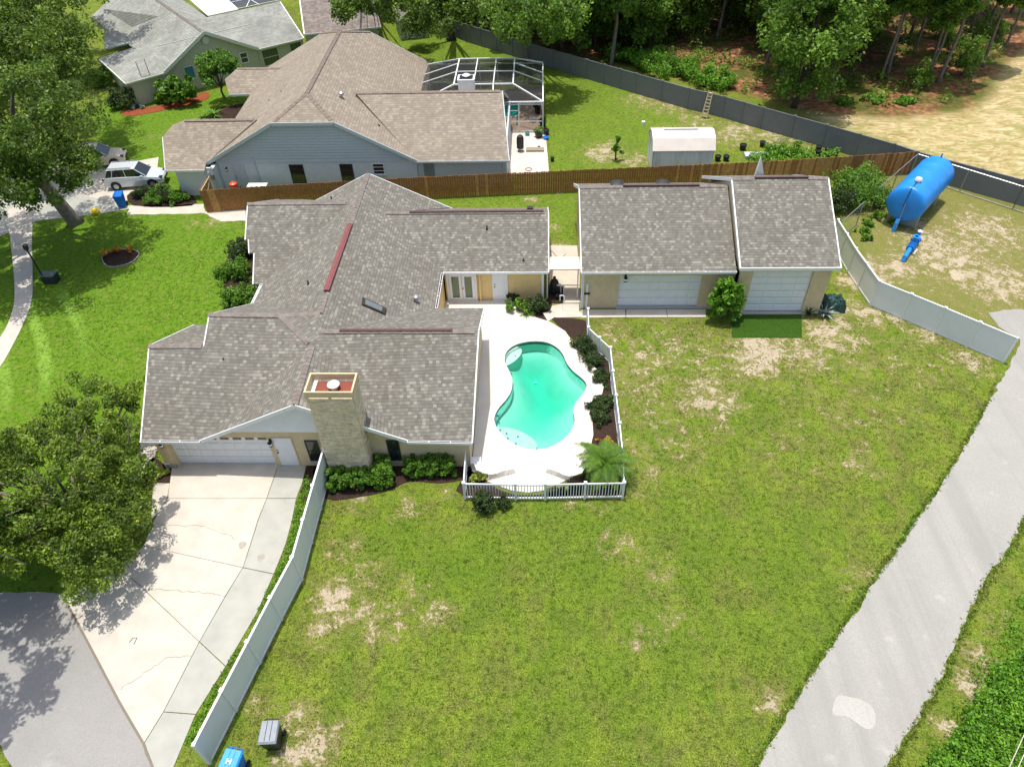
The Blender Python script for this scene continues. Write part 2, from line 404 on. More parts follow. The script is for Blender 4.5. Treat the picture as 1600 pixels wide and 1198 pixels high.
def tree(name, label, base, crowns, trunk_r, mat, bark, nclump, clump_r, per, leaf, seed=1, cat='tree', group=None, limbs=9, trunk_top=None, lean=(0, 0)):
    root = thing(name, label, cat, (base[0], base[1], 0), group)
    pts = []; 
    for (c, r, fr) in crowns: pts.append(crown_points(c, r, int(nclump * fr), seed + len(pts)))
    P_ = np.concatenate(pts)
    rs = np.random.RandomState(seed)
    zt = trunk_top or crowns[0][0][2] * .7
    mb = MB(); b = Vector((base[0], base[1], -.1)); t = Vector((base[0] + lean[0], base[1] + lean[1], zt))
    mid = b.lerp(t, .5) + Vector((rs.uniform(-.2, .2), rs.uniform(-.2, .2), 0))
    mb.tube([b, b.lerp(mid, .15), mid, t], [trunk_r * 1.35, trunk_r, trunk_r * .82, trunk_r * .6], 10)
    mb.build('trunk', bark, root, smooth=True)
    for i in rs.choice(len(P_), min(limbs, len(P_)), replace=False):
        q = Vector(P_[i]); s0 = b.lerp(t, rs.uniform(.65, 1.0)); m = s0.lerp(q, .5) + Vector((0, 0, rs.uniform(.0, .6)))
        MB().tube([s0, m, q], [trunk_r * .42, trunk_r * .26, trunk_r * .08], 6).build('branch', bark, root, smooth=True)
    rr = clump_r * rs.uniform(.6, 1.3, len(P_))
    leafmesh('crown', P_, rr, per, leaf, mat, root, seed)
    return root

def bush(name, label, c, r, mat, n=14, per=60, leaf=.09, seed=1, cat='shrub', group=None, box=False):
    root = thing(name, label, cat, (c[0], c[1], 0), group); rs = np.random.RandomState(seed)
    if box:
        P_ = np.stack([rs.uniform(-1, 1, n) * r[0] + c[0], rs.uniform(-1, 1, n) * r[1] + c[1], rs.uniform(.1, 1, n) * r[2]], 1)
    else:
        P_ = crown_points((c[0], c[1], r[2] * .45), (r[0], r[1], r[2] * .6), n, seed, -.3, .3)
    P_ = np.concatenate([P_, P_ + rs.normal(size=P_.shape) * min(r) * .22]); P_[:, 2] = np.maximum(P_[:, 2], .08)
    leafmesh('foliage', P_, np.full(len(P_), min(r) * (.42 if box else .36)) * rs.uniform(.6, 1.2, len(P_)), int(per * .85), leaf * .82, mat, root, seed)
    mb = MB()
    for k in range(4):
        q = P_[rs.randint(len(P_))]; mb.tube([(c[0] + rs.uniform(-.05, .05), c[1], 0), tuple(q)], [.03, .01], 5)
    mb.build('stem', MAT['barkdark'], root)
    return root

# ------------------------------------------------------------------ ground sheet
def inpoly(px, py, poly):
    ins = np.zeros(px.shape, bool); n = len(poly)
    for i in range(n):
        x1, y1 = poly[i]; x2, y2 = poly[(i + 1) % n]
        c = ((y1 > py) != (y2 > py)) & (px < (x2 - x1) * (py - y1) / ((y2 - y1) + 1e-12) + x1)
        ins ^= c
    return ins
def smooth(a, it):
    for _ in range(it):
        b = a.copy(); b[1:-1, 1:-1] = (a[1:-1, 1:-1] * 2 + a[:-2, 1:-1] + a[2:, 1:-1] + a[1:-1, :-2] + a[1:-1, 2:]) / 6; a = b
    return a
def arc_smooth(pts, k=6):                             # closed Catmull-Rom
    n = len(pts); out = []
    for i in range(n):
        p0, p1, p2, p3 = [np.array(pts[(i + j) % n], float) for j in (-1, 0, 1, 2)]
        for t in np.arange(k) / k:
            out.append(tuple(.5 * ((2 * p1) + (p2 - p0) * t + (2 * p0 - 5 * p1 + 4 * p2 - p3) * t * t + (3 * p1 - p0 - 3 * p2 + p3) * t ** 3)))
    return out
POOL = arc_smooth(GP([(789, 567), (790, 554), (798, 544), (813, 537), (835, 533.8), (855, 536), (870, 543.8), (879, 553.8), (886, 568.8), (896, 581), (910, 592.6), (916.6, 602.6), (912, 615), (901, 629), (896, 643), (898, 657.7), (894, 671), (882, 686), (863, 698), (840, 703), (818, 701), (799, 692), (785, 680), (775, 666.5), (772.6, 653), (779, 639), (791, 625), (799, 611), (800.5, 595), (796, 581)]), 4)
xs = np.concatenate([[-900, -400, -150], np.arange(-84, 72.01, .5), [150, 400, 900]])
ys = np.concatenate([[-900, -200, -20], np.arange(2, 134.01, .5), [250, 500, 1200]])
XX, YY = np.meshgrid(xs, ys)
def mask(pxpoly, it=3): return smooth(inpoly(XX, YY, GP(pxpoly)).astype(float), it)
lush = mask([(-200, 300), (330, 330), (385, 335), (400, 500), (330, 540), (233, 545), (215, 750), (100, 950), (-200, 950)], 3)
lush = np.maximum(lush, mask([(140, 165), (430, 130), (430, 330), (160, 330)], 3))
lush = np.maximum(lush, .5 * mask([(590, 20), (860, 80), (1000, 150), (1100, 200), (960, 275), (850, 275), (850, 110), (640, 110)], 4))
lush = np.maximum(lush, .55 * mask([(680, 302), (905, 298), (905, 420), (860, 400), (850, 325), (690, 322)], 2))
lush = np.maximum(lush, .8 * mask([(1600, 930), (1560, 1100), (1440, 1250), (1700, 1250), (1700, 900)], 4))
straw = mask([(1235, 172), (1290, 176), (1400, 180), (1510, 172), (1545, 145), (1555, 108), (1620, 62), (1750, 0), (2300, -20), (2300, 420), (1700, 330), (1437, 238), (1330, 205)], 4)
litter = mask([(560, -70), (700, 25), (830, 68), (1000, 108), (1215, 160), (1290, 180), (1400, 184), (1510, 172), (1550, 142), (1563, 108), (1625, 62), (1750, -10), (2000, -400), (300, -400)], 4)
dull = mask([(1310, 345), (1370, 440), (1560, 520), (1800, 600), (1800, 330), (1600, 290), (1437, 245), (1340, 310)], 3)
bare = np.zeros_like(XX)
for (px, py, rm, s) in [(1000, 600, 3.0, .50), (1020, 650, 2.6, .46), (1060, 545, 3.5, .5), (1140, 560, 3.2, .5), (990, 700, 2.0, .42), (1380, 640, 3.5, .36), (1250, 620, 3, .34), (1420, 570, 3, .42), (1010, 560, 2.6, .55), (960, 520, 2.0, .5), (1090, 560, 3.2, .5), (1190, 545, 2.0, .9), (1250, 550, 2.6, .62), (1300, 520, 2.3, .75), (1120, 620, 2.0, .6), (1180, 570, 1.6, .8), (1330, 560, 2.2, .5),
        (1100, 620, 2.0, .7), (1050, 690, 2.2, .45), (1010, 740, 1.8, .45), (1320, 650, 1.6, .45), (1340, 720, 1.5, .5), (1240, 700, 2.5, .38), (1480, 560, 2.5, .42), (1420, 600, 2, .4), (1400, 500, 1.2, .7), (1500, 560, 1.2, .6),
        (1330, 440, 1.2, .8), (1300, 470, 1.0, .8), (1320, 480, 1.5, .6), (520, 935, 1.1, .85), (560, 960, 1.1, .7), (500, 985, .8, .75), (600, 980, 1.2, .6), (680, 960, .8, .75), (560, 900, 1.6, .5), (540, 865, 1.2, .5), (640, 920, 1.5, .4),
        (460, 1120, .7, .8), (490, 1170, 1.0, .85), (450, 1190, .9, .8), (520, 1150, .8, .6), (400, 1100, .8, .5), (970, 850, 1.3, .5), (1030, 900, 1.3, .5), (1050, 960, 1.2, .4), (1000, 1000, 1.2, .45), (1200, 1095, .6, .85), (1350, 900, 1.5, .4),
        (640, 790, .8, .7), (700, 770, .6, .55), (560, 780, .8, .7), (940, 240, 2, .75), (950, 230, 1.6, .7), (990, 250, 2, .6), (1040, 205, 1.5, .7), (1090, 190, 2.5, .55), (1010, 155, 3, .55), (1050, 165, 3, .55), (1150, 205, 2.5, .65), (1200, 215, 2.5, .6), (1250, 220, 2, .55), (1140, 215, 2.5, .6),
        (870, 355, .7, .7), (875, 385, .8, .9), (830, 312, .8, .6), (870, 300, .8, .5), (1495, 430, .5, 1.1), (1350, 490, 1.8, .7), (1440, 520, 2.0, .6), (1520, 560, 2, .6), (1480, 400, 3.5, .45), (1560, 440, 3, .45), (1540, 360, 3, .42), (1450, 370, 2.5, .4), (1400, 420, 1.6, .5), (1350, 415, 1, .8), (1372, 440, .8, .8), (340, 345, 1.2, .6), (300, 350, 1, .5),
        (1450, 1000, .6, .2), (1520, 1080, .8, .8), (1530, 1020, .7, .7), (1480, 1140, .7, .7), (1560, 960, .7, .5), (960, 790, .5, .6), (890, 790, .5, .6), (930, 792, .5, .6), (1120, 660, 1.5, .5), (960, 600, .6, .5), (240, 215, 2, .3), (1540, 150, 0.1, 0)]:
    gx, gy = G(px, py); bare = np.maximum(bare, s * np.exp(-((XX - gx) ** 2 + (YY - gy) ** 2) / (2 * (rm * .75) ** 2)))
bright = np.zeros_like(XX)                            # better-watered, greener streaks of the lawn
for (px, py, rm) in [(950, 850, 3.5), (1000, 1000, 3), (870, 900, 3), (720, 880, 3), (1100, 850, 2), (1150, 650, 2), (620, 830, 2), (1300, 1000, 2.5), (900, 800, 2.5), (1400, 520, 2), (1050, 560, 1.5), (870, 1150, 2), (450, 1150, .7), (1250, 870, 2.5)]:
    gx, gy = G(px, py); bright = np.maximum(bright, np.exp(-((XX - gx) ** 2 + (YY - gy) ** 2) / (2 * (rm * .8) ** 2)))
for a, b in [((985, 790), (1120, 1010)), ((1005, 600), (1075, 1000)), ((1020, 600), (1105, 1000)), ((880, 1000), (760, 1190)), ((1180, 780), (1230, 1000))]:
    for t in np.linspace(0, 1, 30):
        gx, gy = G(a[0] + (b[0] - a[0]) * t, a[1] + (b[1] - a[1]) * t); bright = np.maximum(bright, .9 * np.exp(-((XX - gx) ** 2 + (YY - gy) ** 2) / (2 * .38 ** 2)))
verts = np.stack([XX.ravel(), YY.ravel(), np.zeros(XX.size)], 1)
W_ = len(xs); Hh = len(ys)
ii, jj = np.meshgrid(np.arange(W_ - 1), np.arange(Hh - 1)); base = (jj * W_ + ii).ravel()
cx = (XX[:-1, :-1] + XX[1:, 1:]).ravel() / 2; cy = (YY[:-1, :-1] + YY[1:, 1:]).ravel() / 2
pc = np.mean(POOL, 0)
poolbig = [((p[0] - pc[0]) * 1.13 + pc[0], (p[1] - pc[1]) * 1.07 + pc[1]) for p in POOL]
keep = ~inpoly(cx, cy, poolbig)
base = base[keep]
faces = np.stack([base, base + 1, base + W_ + 1, base + W_], 1)
me = bpy.data.meshes.new('ground'); me.from_pydata(verts.tolist(), [], faces.tolist()); me.update()
for nm, arr in (('lush', lush), ('straw', straw), ('litter', litter), ('bare', bare), ('bright', bright), ('dull', dull), ('mow', mask([(35, 470), (140, 440), (130, 520), (90, 600), (0, 640), (-20, 560)], 6))):
    a = me.attributes.new(nm, 'FLOAT', 'POINT'); a.data.foreach_set('value', arr.ravel().astype(np.float32))
k = NT('ground_grass', .95, .08); g = k.geo()
fine = k.noise(g, 17, 4, .75); med = k.noise(g, 2.2, 5, .65, .6); big = k.noise(g, .35, 4, .6, .8); stre = k.noise(k.scale(g, (1, .35, 1)), 1.1, 4, .6)
c = k.ramp(fine, [(.30, (.03, .038, .006)), (.43, (.115, .16, .016)), (.57, (.225, .285, .034)), (.72, (.42, .42, .13))])
c = k.mix(k.ramp(k.noise(g, .8, 5, .65, .5), [(.42, .0), (.60, .75)]), c, k.ramp(fine, [(.32, (.045, .048, .012)), (.5, (.125, .125, .035)), (.7, (.26, .235, .09))]))
gr = k.ramp(fine, [(.30, (.025, .055, .005)), (.47, (.085, .155, .012)), (.70, (.19, .28, .032))])
c = k.mix(k.math('MULTIPLY', k.attr('bright'), k.ramp(big, [(.35, .2), (.6, .8)])), c, gr)
c = k.mix(k.ramp(stre, [(.42, 0), (.62, .6)]), c, gr)
gl = k.ramp(fine, [(.30, (.03, .075, .004)), (.5, (.095, .20, .010)), (.72, (.22, .35, .04))])
gl = k.mix(k.ramp(med, [(.45, 0), (.68, .55)]), gl, (.21, .23, .05)); arc = k.n('ShaderNodeTexWave', wave_type='RINGS', rings_direction='Z'); mp_ = k.n('ShaderNodeMapping'); k.l(g, mp_.inputs['Vector']); mp_.inputs['Location'].default_value = (56, -16, 0); k.l(mp_.outputs[0], arc.inputs['Vector']); arc.inputs['Scale'].default_value = .16; arc.inputs['Distortion'].default_value = 2.5; arc.inputs['Detail Scale'].default_value = .6; gl = k.mix(k.math('MULTIPLY', k.attr('mow'), k.ramp(arc.outputs['Fac'], [(.62, 0), (.95, .6)])), gl, (.24, .40, .06))
c = k.mix(k.attr('lush'), c, gl)
clump = k.noise(g, 4.2, 4, .7, .4); c = k.mix(k.ramp(clump, [(.36, .75), (.50, 0)]), c, k.mix(1.0, c, (.38, .46, .30), 'MULTIPLY')); c = k.mix(k.ramp(clump, [(.54, 0), (.70, .5)]), c, k.mix(1.0, c, (1.5, 1.45, 1.5), 'MULTIPLY'))
dl = k.ramp(fine, [(.3, (.07, .075, .016)), (.55, (.21, .21, .055)), (.75, (.46, .42, .26))])
dl = k.mix(k.ramp(med, [(.45, 0), (.65, .6)]), dl, k.ramp(fine, [(.3, (.05, .09, .01)), (.7, (.20, .26, .03))]))
c = k.mix(k.attr('dull'), c, dl)
sand = k.ramp(k.noise(g, 9, 5, .7), [(.25, (.28, .22, .14)), (.6, (.52, .45, .32)), (.85, (.66, .60, .47))])
bn = k.math('ADD', k.math('MULTIPLY', k.noise(g, 1.5, 6, .78, .5), .85), k.math('MULTIPLY', k.noise(g, 6.5, 5, .75, .5), .50))
bt = k.math('ADD', bn, k.math('ADD', k.math('MULTIPLY', k.attr('bare'), .385), k.math('MULTIPLY', k.attr('dull'), .10)))
thatch = k.ramp(fine, [(.3, (.12, .095, .035)), (.6, (.30, .25, .11)), (.8, (.44, .38, .22))])
c = k.mix(k.ramp(bt, [(.80, 0), (.92, .8)]), c, thatch)
sand = k.mix(k.ramp(k.noise(g, 1.1, 4, .6), [(.4, 0), (.7, .7)]), sand, (.34, .27, .185))
c = k.mix(k.ramp(bt, [(.905, 0), (.965, 1)]), c, sand)
ang = k.n('ShaderNodeMapping'); k.l(g, ang.inputs['Vector']); ang.inputs['Rotation'].default_value = (0, 0, -.9); ang.inputs['Scale'].default_value = (.45, 1.3, 1)
sw = k.noise(ang.outputs[0], 1.1, 6, .72, 2.2)
st = k.ramp(sw, [(.3, (.20, .15, .05)), (.46, (.38, .30, .13)), (.58, (.53, .44, .25)), (.72, (.68, .60, .41))])
st = k.mix(k.ramp(k.noise(g, .6, 5, .65), [(.48, 0), (.66, .6)]), st, k.ramp(fine, [(.3, (.10, .13, .02)), (.7, (.32, .34, .09))]))
c = k.mix(k.attr('straw'), c, st)
lt = k.ramp(k.noise(g, 1.6, 5, .7), [(.3, (.05, .03, .018)), (.5, (.22, .10, .05)), (.68, (.50, .27, .15))])
lt = k.mix(k.ramp(k.noise(g, .25, 4, .6), [(.45, 0), (.6, .8)]), lt, (.05, .09, .012))
c = k.mix(k.attr('litter'), c, lt)
k.color(c); k.bump(fine, .9, .06)
me.materials.append(k.m)
ground = bpy.data.objects.new('ground', me); C.objects.link(ground); tag(ground, kind='structure')

def sheet(name, poly, z, mat, jag=0, step=.35, seed=0):
    rs = np.random.RandomState(seed); out = []
    if jag:
        n = len(poly)
        for i in range(n):
            a = np.array(poly[i]); b = np.array(poly[(i + 1) % n]); L = np.linalg.norm(b - a); m = max(1, int(L / step))
            for j in range(m): out.append(tuple(a + (b - a) * j / m + rs.normal(size=2) * jag))
        poly = out
    o = MB().prism(poly, z - .05, z).build(name, mat); return tag(o, kind='structure')

# roads and pavements
sheet('road', GP([(1160, 1240), (1184, 1198), (1225, 1125), (1275, 1044), (1325, 972), (1369, 906), (1408, 853), (1434, 810), (1461, 774), (1497, 717), (1530, 660), (1560, 600), (1575, 577), (1592, 540), (1592, 528), (1560, 512), (1546, 490), (1570, 484), (1640, 486), (1800, 486), (1800, 700), (1640, 740), (1600, 806), (1578, 853), (1537, 909), (1503, 981), (1469, 1062), (1428, 1128), (1387, 1198), (1370, 1240)]), .02, MAT['asphalt_right'], .05, .3, 3)
sheet('road_patch', arc_smooth(GP([(1301, 1115), (1308, 1088), (1325, 1088), (1350, 1095), (1366, 1110), (1366, 1133), (1352, 1138), (1325, 1120)]), 4), .024, MAT['patch'])
sheet('street', GP([(-160, 880), (0, 925), (60, 925), (97, 928), (130, 991), (186, 1097), (224, 1162), (238, 1198), (262, 1250), (40, 1250), (18, 1198), (0, 1162), (-60, 1120), (-160, 1090)]), .02, MAT['asphalt'], .02, .4, 4)
sheet('front_path', arc_smooth(GP([(-30, 610), (0, 574), (20, 540), (38, 503), (50, 468), (51, 430), (50, 380), (48, 330), (14, 328), (16, 370), (20, 410), (23, 450), (20, 485), (0, 528), (-50, 580)]), 4), .03, MAT['concrete'])
sheet('left_street', GP([(-200, 260), (0, 300), (120, 285), (185, 318), (210, 325), (150, 335), (60, 345), (0, 370), (-200, 420)]), .02, MAT['concrete_new'], .04, .5, 6)
sheet('neighbour_driveway', GP([(0, 230), (160, 262), (248, 246), (246, 262), (262, 290), (275, 300), (190, 318), (100, 300), (0, 300)]), .024, MAT['concrete'])
sheet('side_path', GP([(200, 322), (262, 322), (318, 319), (320, 331), (383, 326), (386, 345), (345, 347), (320, 334), (200, 336)]), .03, MAT['concrete'], .03, .3, 2)

# house driveway slabs, each a piece of its own
drv = thing('driveway', 'wide pale concrete driveway of jointed slabs in front of the tan house garage', 'driveway', (*G(330, 880), 0)); drv['kind'] = 'structure'
def slabs(root, polys, z, matn, name='slab', gap=.02):
    for i, p in enumerate(polys):
        P_ = np.array(GP(p)); c = P_.mean(0); L = np.linalg.norm(P_ - c, axis=1)[:, None]
        P_ = c + (P_ - c) * (1 - gap / np.maximum(L, .3))
        MB().prism([tuple(q) for q in P_], z - .1, z + .002 * (i % 3)).build(name, MAT[matn], root)
slabs(drv, [[(270, 720), (440, 720), (433, 733), (417, 779), (262, 779)], [(262, 779), (417, 779), (404, 812), (392, 850), (380, 887), (225, 853), (240, 815)],
            [(225, 853), (380, 887), (353, 931), (312, 1003), (220, 916), (186, 886)], [(150, 912), (186, 886), (220, 916), (312, 1003), (256, 1112), (225, 1162), (187, 1097), (131, 991), (98, 928)], [(240, 755), (266, 755), (262, 779), (250, 800), (236, 812)]], .035, 'concrete')
slabs(drv, [[(433, 733), (436, 724), (478, 724), (478, 732), (472, 757), (463, 779), (417, 779)], [(417, 779), (463, 779), (457, 812), (447, 850), (437, 875), (428, 897), (380, 887), (392, 850), (404, 812)],
            [(380, 887), (428, 897), (403, 956), (353, 1041), (312, 1003), (353, 931)], [(312, 1003), (353, 1041), (306, 1116), (256, 1112)], [(256, 1112), (306, 1116), (272, 1198), (255, 1240), (240, 1198), (225, 1162)]], .035, 'concrete_new')
def crack(pts, wd=.02, z=.0395):
    mb = MB(); rs = np.random.RandomState(int(pts[0][0])); q = []
    P_ = [np.array(G(*p)) for p in pts]
    for a, b in zip(P_[:-1], P_[1:]):
        for t in np.arange(0, 1, .12): q.append(a + (b - a) * t + rs.normal(size=2) * .035)
    q.append(P_[-1])
    for a, b in zip(q[:-1], q[1:]): mb.beam((a[0], a[1], z), (b[0], b[1], z), wd * rs.uniform(.6, 1.2), .006)
    return mb.build('crack', MAT['crack'], drv)
MAT['crack'] = plain('crack_dirt', (.20, .17, .13), .95)
crack([(225, 921), (295, 924), (335, 928), (352, 932)]); crack([(188, 1078), (240, 1043), (262, 1028), (300, 1025)], .015); crack([(245, 820), (320, 822), (370, 842)], .015)
for cpx, cpy in [(379, 852), (408, 872)]:
    mb = MB(); gx, gy = G(cpx, cpy); mb.prism([(gx + .17 * math.cos(t) * (1 + .2 * math.sin(3 * t)), gy + .2 * math.sin(t)) for t in np.arange(0, 6.28, .4)], .03, .0405); mb.build('oil_stain', plain('oil_stain', (.36, .33, .27), .9), drv)
mb = MB(); a = G3(202, 1003, .05); b = G3(208, 996, .05); c_ = G3(214, 996, .05); d_ = G3(209, 1006, .05); e_ = G3(202, 1006, .05)
mb.tube([a, b, c_, d_], .012, 5); tag(mb.build('bent_wire', MAT['black'], None), 'bent black wire lying in the middle of the driveway', 'wire')
# dirt joint between street and driveway
mb = MB(); q = [G(97, 928), G(131, 991), G(187, 1097), G(225, 1162), G(239, 1198), G(255, 1240)]
for a, b in zip(q[:-1], q[1:]): mb.beam((*a, .03), (*b, .03), .09, .03)
tag(mb.build('joint_dirt', MAT['crack']), kind='structure')

# planting beds
def bed(poly, mat='soil', z=.03): return tag(MB().prism(arc_smooth(GP(poly), 3), -.02, z).build('planting_bed', MAT[mat]), kind='structure')
bed([(240, 715), (262, 730), (278, 738), (268, 755), (240, 757), (222, 760), (225, 735)])
bed([(482, 725), (515, 725), (500, 760), (488, 775), (478, 790), (470, 775), (475, 750)], 'soil')
bed([(498, 720), (620, 715), (735, 722), (733, 745), (690, 755), (640, 752), (612, 765), (570, 775), (505, 778)])
bed([(862, 498), (880, 497), (918, 503), (925, 530), (950, 560), (962, 610), (970, 690), (977, 760), (965, 777), (850, 775), (880, 757), (900, 740), (915, 715), (925, 690), (924, 660), (932, 620), (946, 600), (930, 575), (905, 545), (895, 530)])
bed([(726, 745), (738, 733), (752, 745), (765, 757), (800, 772), (850, 772), (905, 755), (905, 775), (726, 775)])
bed([(800, 470), (845, 468), (862, 470), (858, 500), (838, 498), (820, 490)])
bed([(372, 375), (398, 372), (412, 400), (405, 440), (400, 480), (372, 485), (352, 478), (350, 440), (352, 410)])
bed([(160, 404), (170, 395), (190, 391), (210, 392), (218, 398), (208, 410), (188, 417), (168, 417)])
bed([(188, 176), (205, 171), (260, 163), (318, 145), (328, 150), (318, 158), (290, 166), (230, 178), (200, 182)], 'redmulch')
bed([(330, 175), (360, 165), (385, 165), (380, 190), (340, 190)]); bed([(205, 300), (270, 297), (300, 305), (300, 322), (210, 322)])
sheet('side_walk', GP([(236, 688), (247, 696), (240, 722), (230, 748), (203, 752), (212, 722), (222, 688)]), .03, MAT['concrete'])
# mower tracks: greener turf strip rectangle
tr = tag(MB().prism(GP([(1143, 492), (1252, 490), (1253, 528), (1144, 528)]), -.02, .035).build('turf_mat', MAT['turf']), 'dark green artificial turf rectangle lying before the right garage door', 'turf mat')
# edging of round flower bed
q = arc_smooth([G(*p) for p in [(160, 404), (170, 395), (190, 391), (210, 392), (218, 398), (208, 410), (188, 417), (168, 417)]], 3)
mb = MB()
for i in range(len(q)): mb.beam((*q[i], .05), (*q[(i + 1) % len(q)], .05), .06, .1)
tag(mb.build('bed_edging', plain('edging_stone', (.3, .28, .25)), None), 'grey edging around the oval flower bed on front lawn', 'edging')

# ------------------------------------------------------------------ pool and deck
GX = [G(*p) for p in [(735, 737), (742, 748), (750, 735 + 8), (763, 753), (775, 758), (800, 767), (825, 770), (848, 767), (878, 754), (914, 735), (921, 705), (927, 680), (925, 653), (930, 633), (941, 615), (944, 600), (933, 578), (913, 562), (900, 542), (896, 538), (883, 518), (858, 503), (825, 493), (800, 477), (800, 468)]]
deckpoly = [(-3.3, 22.3)] + GX[2:] + [(-2.0, 36.22), (-6.0, 36.22), (-6.1, 32.0), (-3.4, 32.0)]
bm = bpy.data.meshes.new('tmp')
import bmesh
def holed(name, outer, hole, z, th, mat, parent=None):
    b = bmesh.new(); ov = [b.verts.new((p[0], p[1], z)) for p in outer]; hv = [b.verts.new((p[0], p[1], z)) for p in hole]
    es = [b.edges.new((ov[i], ov[(i + 1) % len(ov)])) for i in range(len(ov))] + [b.edges.new((hv[i], hv[(i + 1) % len(hv)])) for i in range(len(hv))]
    bmesh.ops.triangle_fill(b, edges=es, use_beauty=True)
    r = bmesh.ops.extrude_face_region(b, geom=list(b.faces)); vs = [v for v in r['geom'] if isinstance(v, bmesh.types.BMVert)]
    bmesh.ops.translate(b, verts=vs, vec=(0, 0, -th)); bmesh.ops.recalc_face_normals(b, faces=b.faces)
    m = bpy.data.meshes.new(name); b.to_mesh(m); b.free(); m.materials.append(mat)
    o = bpy.data.objects.new(name, m); C.objects.link(o)
    if parent is not None: o.parent = parent; m.transform(Matrix.Translation(-parent.location))
    return o
def offset(poly, d):
    n = len(poly); out = []; ar = sum(poly[i][0] * poly[(i + 1) % n][1] - poly[(i + 1) % n][0] * poly[i][1] for i in range(n)); sg = 1 if ar > 0 else -1
    for i in range(n):
        a = np.array(poly[i - 1]); b = np.array(poly[(i + 1) % n]); t = b - a; t = t / (np.linalg.norm(t) + 1e-9)
        out.append((poly[i][0] + t[1] * d * sg, poly[i][1] - t[0] * d * sg))
    return out
cope = offset(POOL, .28)
tag(holed('pool_deck', deckpoly, cope, .05, .12, MAT['deck']), kind='structure')
pool = thing('swimming_pool', 'freeform turquoise swimming pool set in the white deck', 'swimming pool', (*pc, 0))
holed('coping', cope, POOL, .062, .2, MAT['coping'], pool)
def depth(y): t = min(1, max(0, (y - 24.6) / 4.2)); return -(.75 + 1.35 * t)
n = len(POOL); mb = MB(); mb.add([(p[0], p[1], 0) for p in POOL] + [(p[0], p[1], -.78) for p in POOL], [(i, (i + 1) % n, n + (i + 1) % n, n + i) for i in range(n)])
# waterline tiles dark band, walls, floor
mb.build('wall', MAT['plaster'], pool)
mb = MB(); tl = offset(POOL, -.012); mb.add([(p[0], p[1], -.02) for p in tl] + [(p[0], p[1], -.19) for p in tl], [(i, (i + 1) % n, n + (i + 1) % n, n + i) for i in range(n)]); mb.build('tile_band', plain('waterline_tile', (.05, .09, .08), .3, var=.5, vs=8), pool)
mb = MB(); fl = offset(POOL, .05)
gx = np.arange(-4, 4.01, .25); gy = np.arange(22.5, 33.5, .25); 
PA = np.array(POOL)
def edge_dist(x, y): return float(np.min(np.hypot(PA[:, 0] - x, PA[:, 1] - y)))
def floorz(x, y):
    t = min(1, max(0, edge_dist(x, y) / 1.9)) if inpoly(np.array([x]), np.array([y]), POOL)[0] else 0
    t = t * t * (3 - 2 * t); return -.76 + (depth(y) + .76) * t
vv = [(x, y, floorz(x, y)) for y in gy for x in gx]; ff = []
for j in range(len(gy) - 1):
    for i in range(len(gx) - 1):
        ff.append((j * len(gx) + i, j * len(gx) + i + 1, (j + 1) * len(gx) + i + 1, (j + 1) * len(gx) + i))
mb.add(vv, ff); mb.build('floor', MAT['plaster'], pool, smooth=True)
MB().prism(offset(POOL, -.014), -2.3, -.11).build('water', MAT['water'], pool)
def lens_(c, rx, ry, z0, z1, rot=0): return [(c[0] + rx * math.cos(t) * math.cos(rot) - ry * math.sin(t) * math.sin(rot), c[1] + rx * math.cos(t) * math.sin(rot) + ry * math.sin(t) * math.cos(rot)) for t in np.arange(0, 6.28, .25)]
MAT['step'] = plain('pool_step_plaster', (.50, .60, .52), .8, var=.04)
MB().prism(lens_(G(798, 559, -.4), .95, .42, 0, 0, .95), -1.6, -.32).build('step', MAT['step'], pool)
MB().prism(lens_(G(803, 684, -.3), 1.35, .62, 0, 0, -.5), -.8, -.36).build('sun_shelf', plain('shelf_plaster', (.43, .57, .49), .8), pool)
for p in [(778, 649), (780, 660.5), (781.5, 671), (791.5, 676.5), (793.5, 684), (806, 692), (809, 681.5), (805, 556)]:
    MB().lathe((*G(*p, -.3), -.35), [(.045, 0), (.045, .05), (.02, .06)], 8).build('fitting', MAT['tankdark'], pool)
for p, zz in [((837, 597), -1.9), ((830, 545), -1.2), ((866, 548), -1.2)]:
    MB().lathe((*G(*p, zz), floorz(*G(*p, zz))), [(.13, 0), (.13, .04), (.05, .06)], 10).build('drain', MAT['white'], pool)
# slim joint lines in the deck near the house
for a, b in [((745, 640), (741, 735))]: pass

# paving between house and garages
pv = thing('garage_walk', 'pale concrete walk between house and long garage', 'walkway', (*G(880, 470), 0)); pv['kind'] = 'structure'
slabs(pv, [[(878, 475), (905, 475), (905, 487), (880, 487)], [(855, 495), (862, 478), (878, 475), (880, 487), (908, 487), (910, 496), (870, 497)], [(848, 490), (862, 484), (866, 497), (856, 503)]], .035, 'concrete')
slabs(pv, [[(880, 447), (906, 447), (906, 474), (878, 474)], [(858, 421), (906, 421), (906, 446), (880, 446), (858, 446)], [(857, 384), (902, 384), (905, 421), (857, 421)]], .035, 'concrete')
slabs(pv, [[(908, 484), (977, 484), (978, 496), (908, 497)], [(978, 484), (1041, 484), (1043, 496), (978, 496)], [(1041, 484), (1103, 484), (1103, 496), (1043, 496)]], .035, 'concrete')

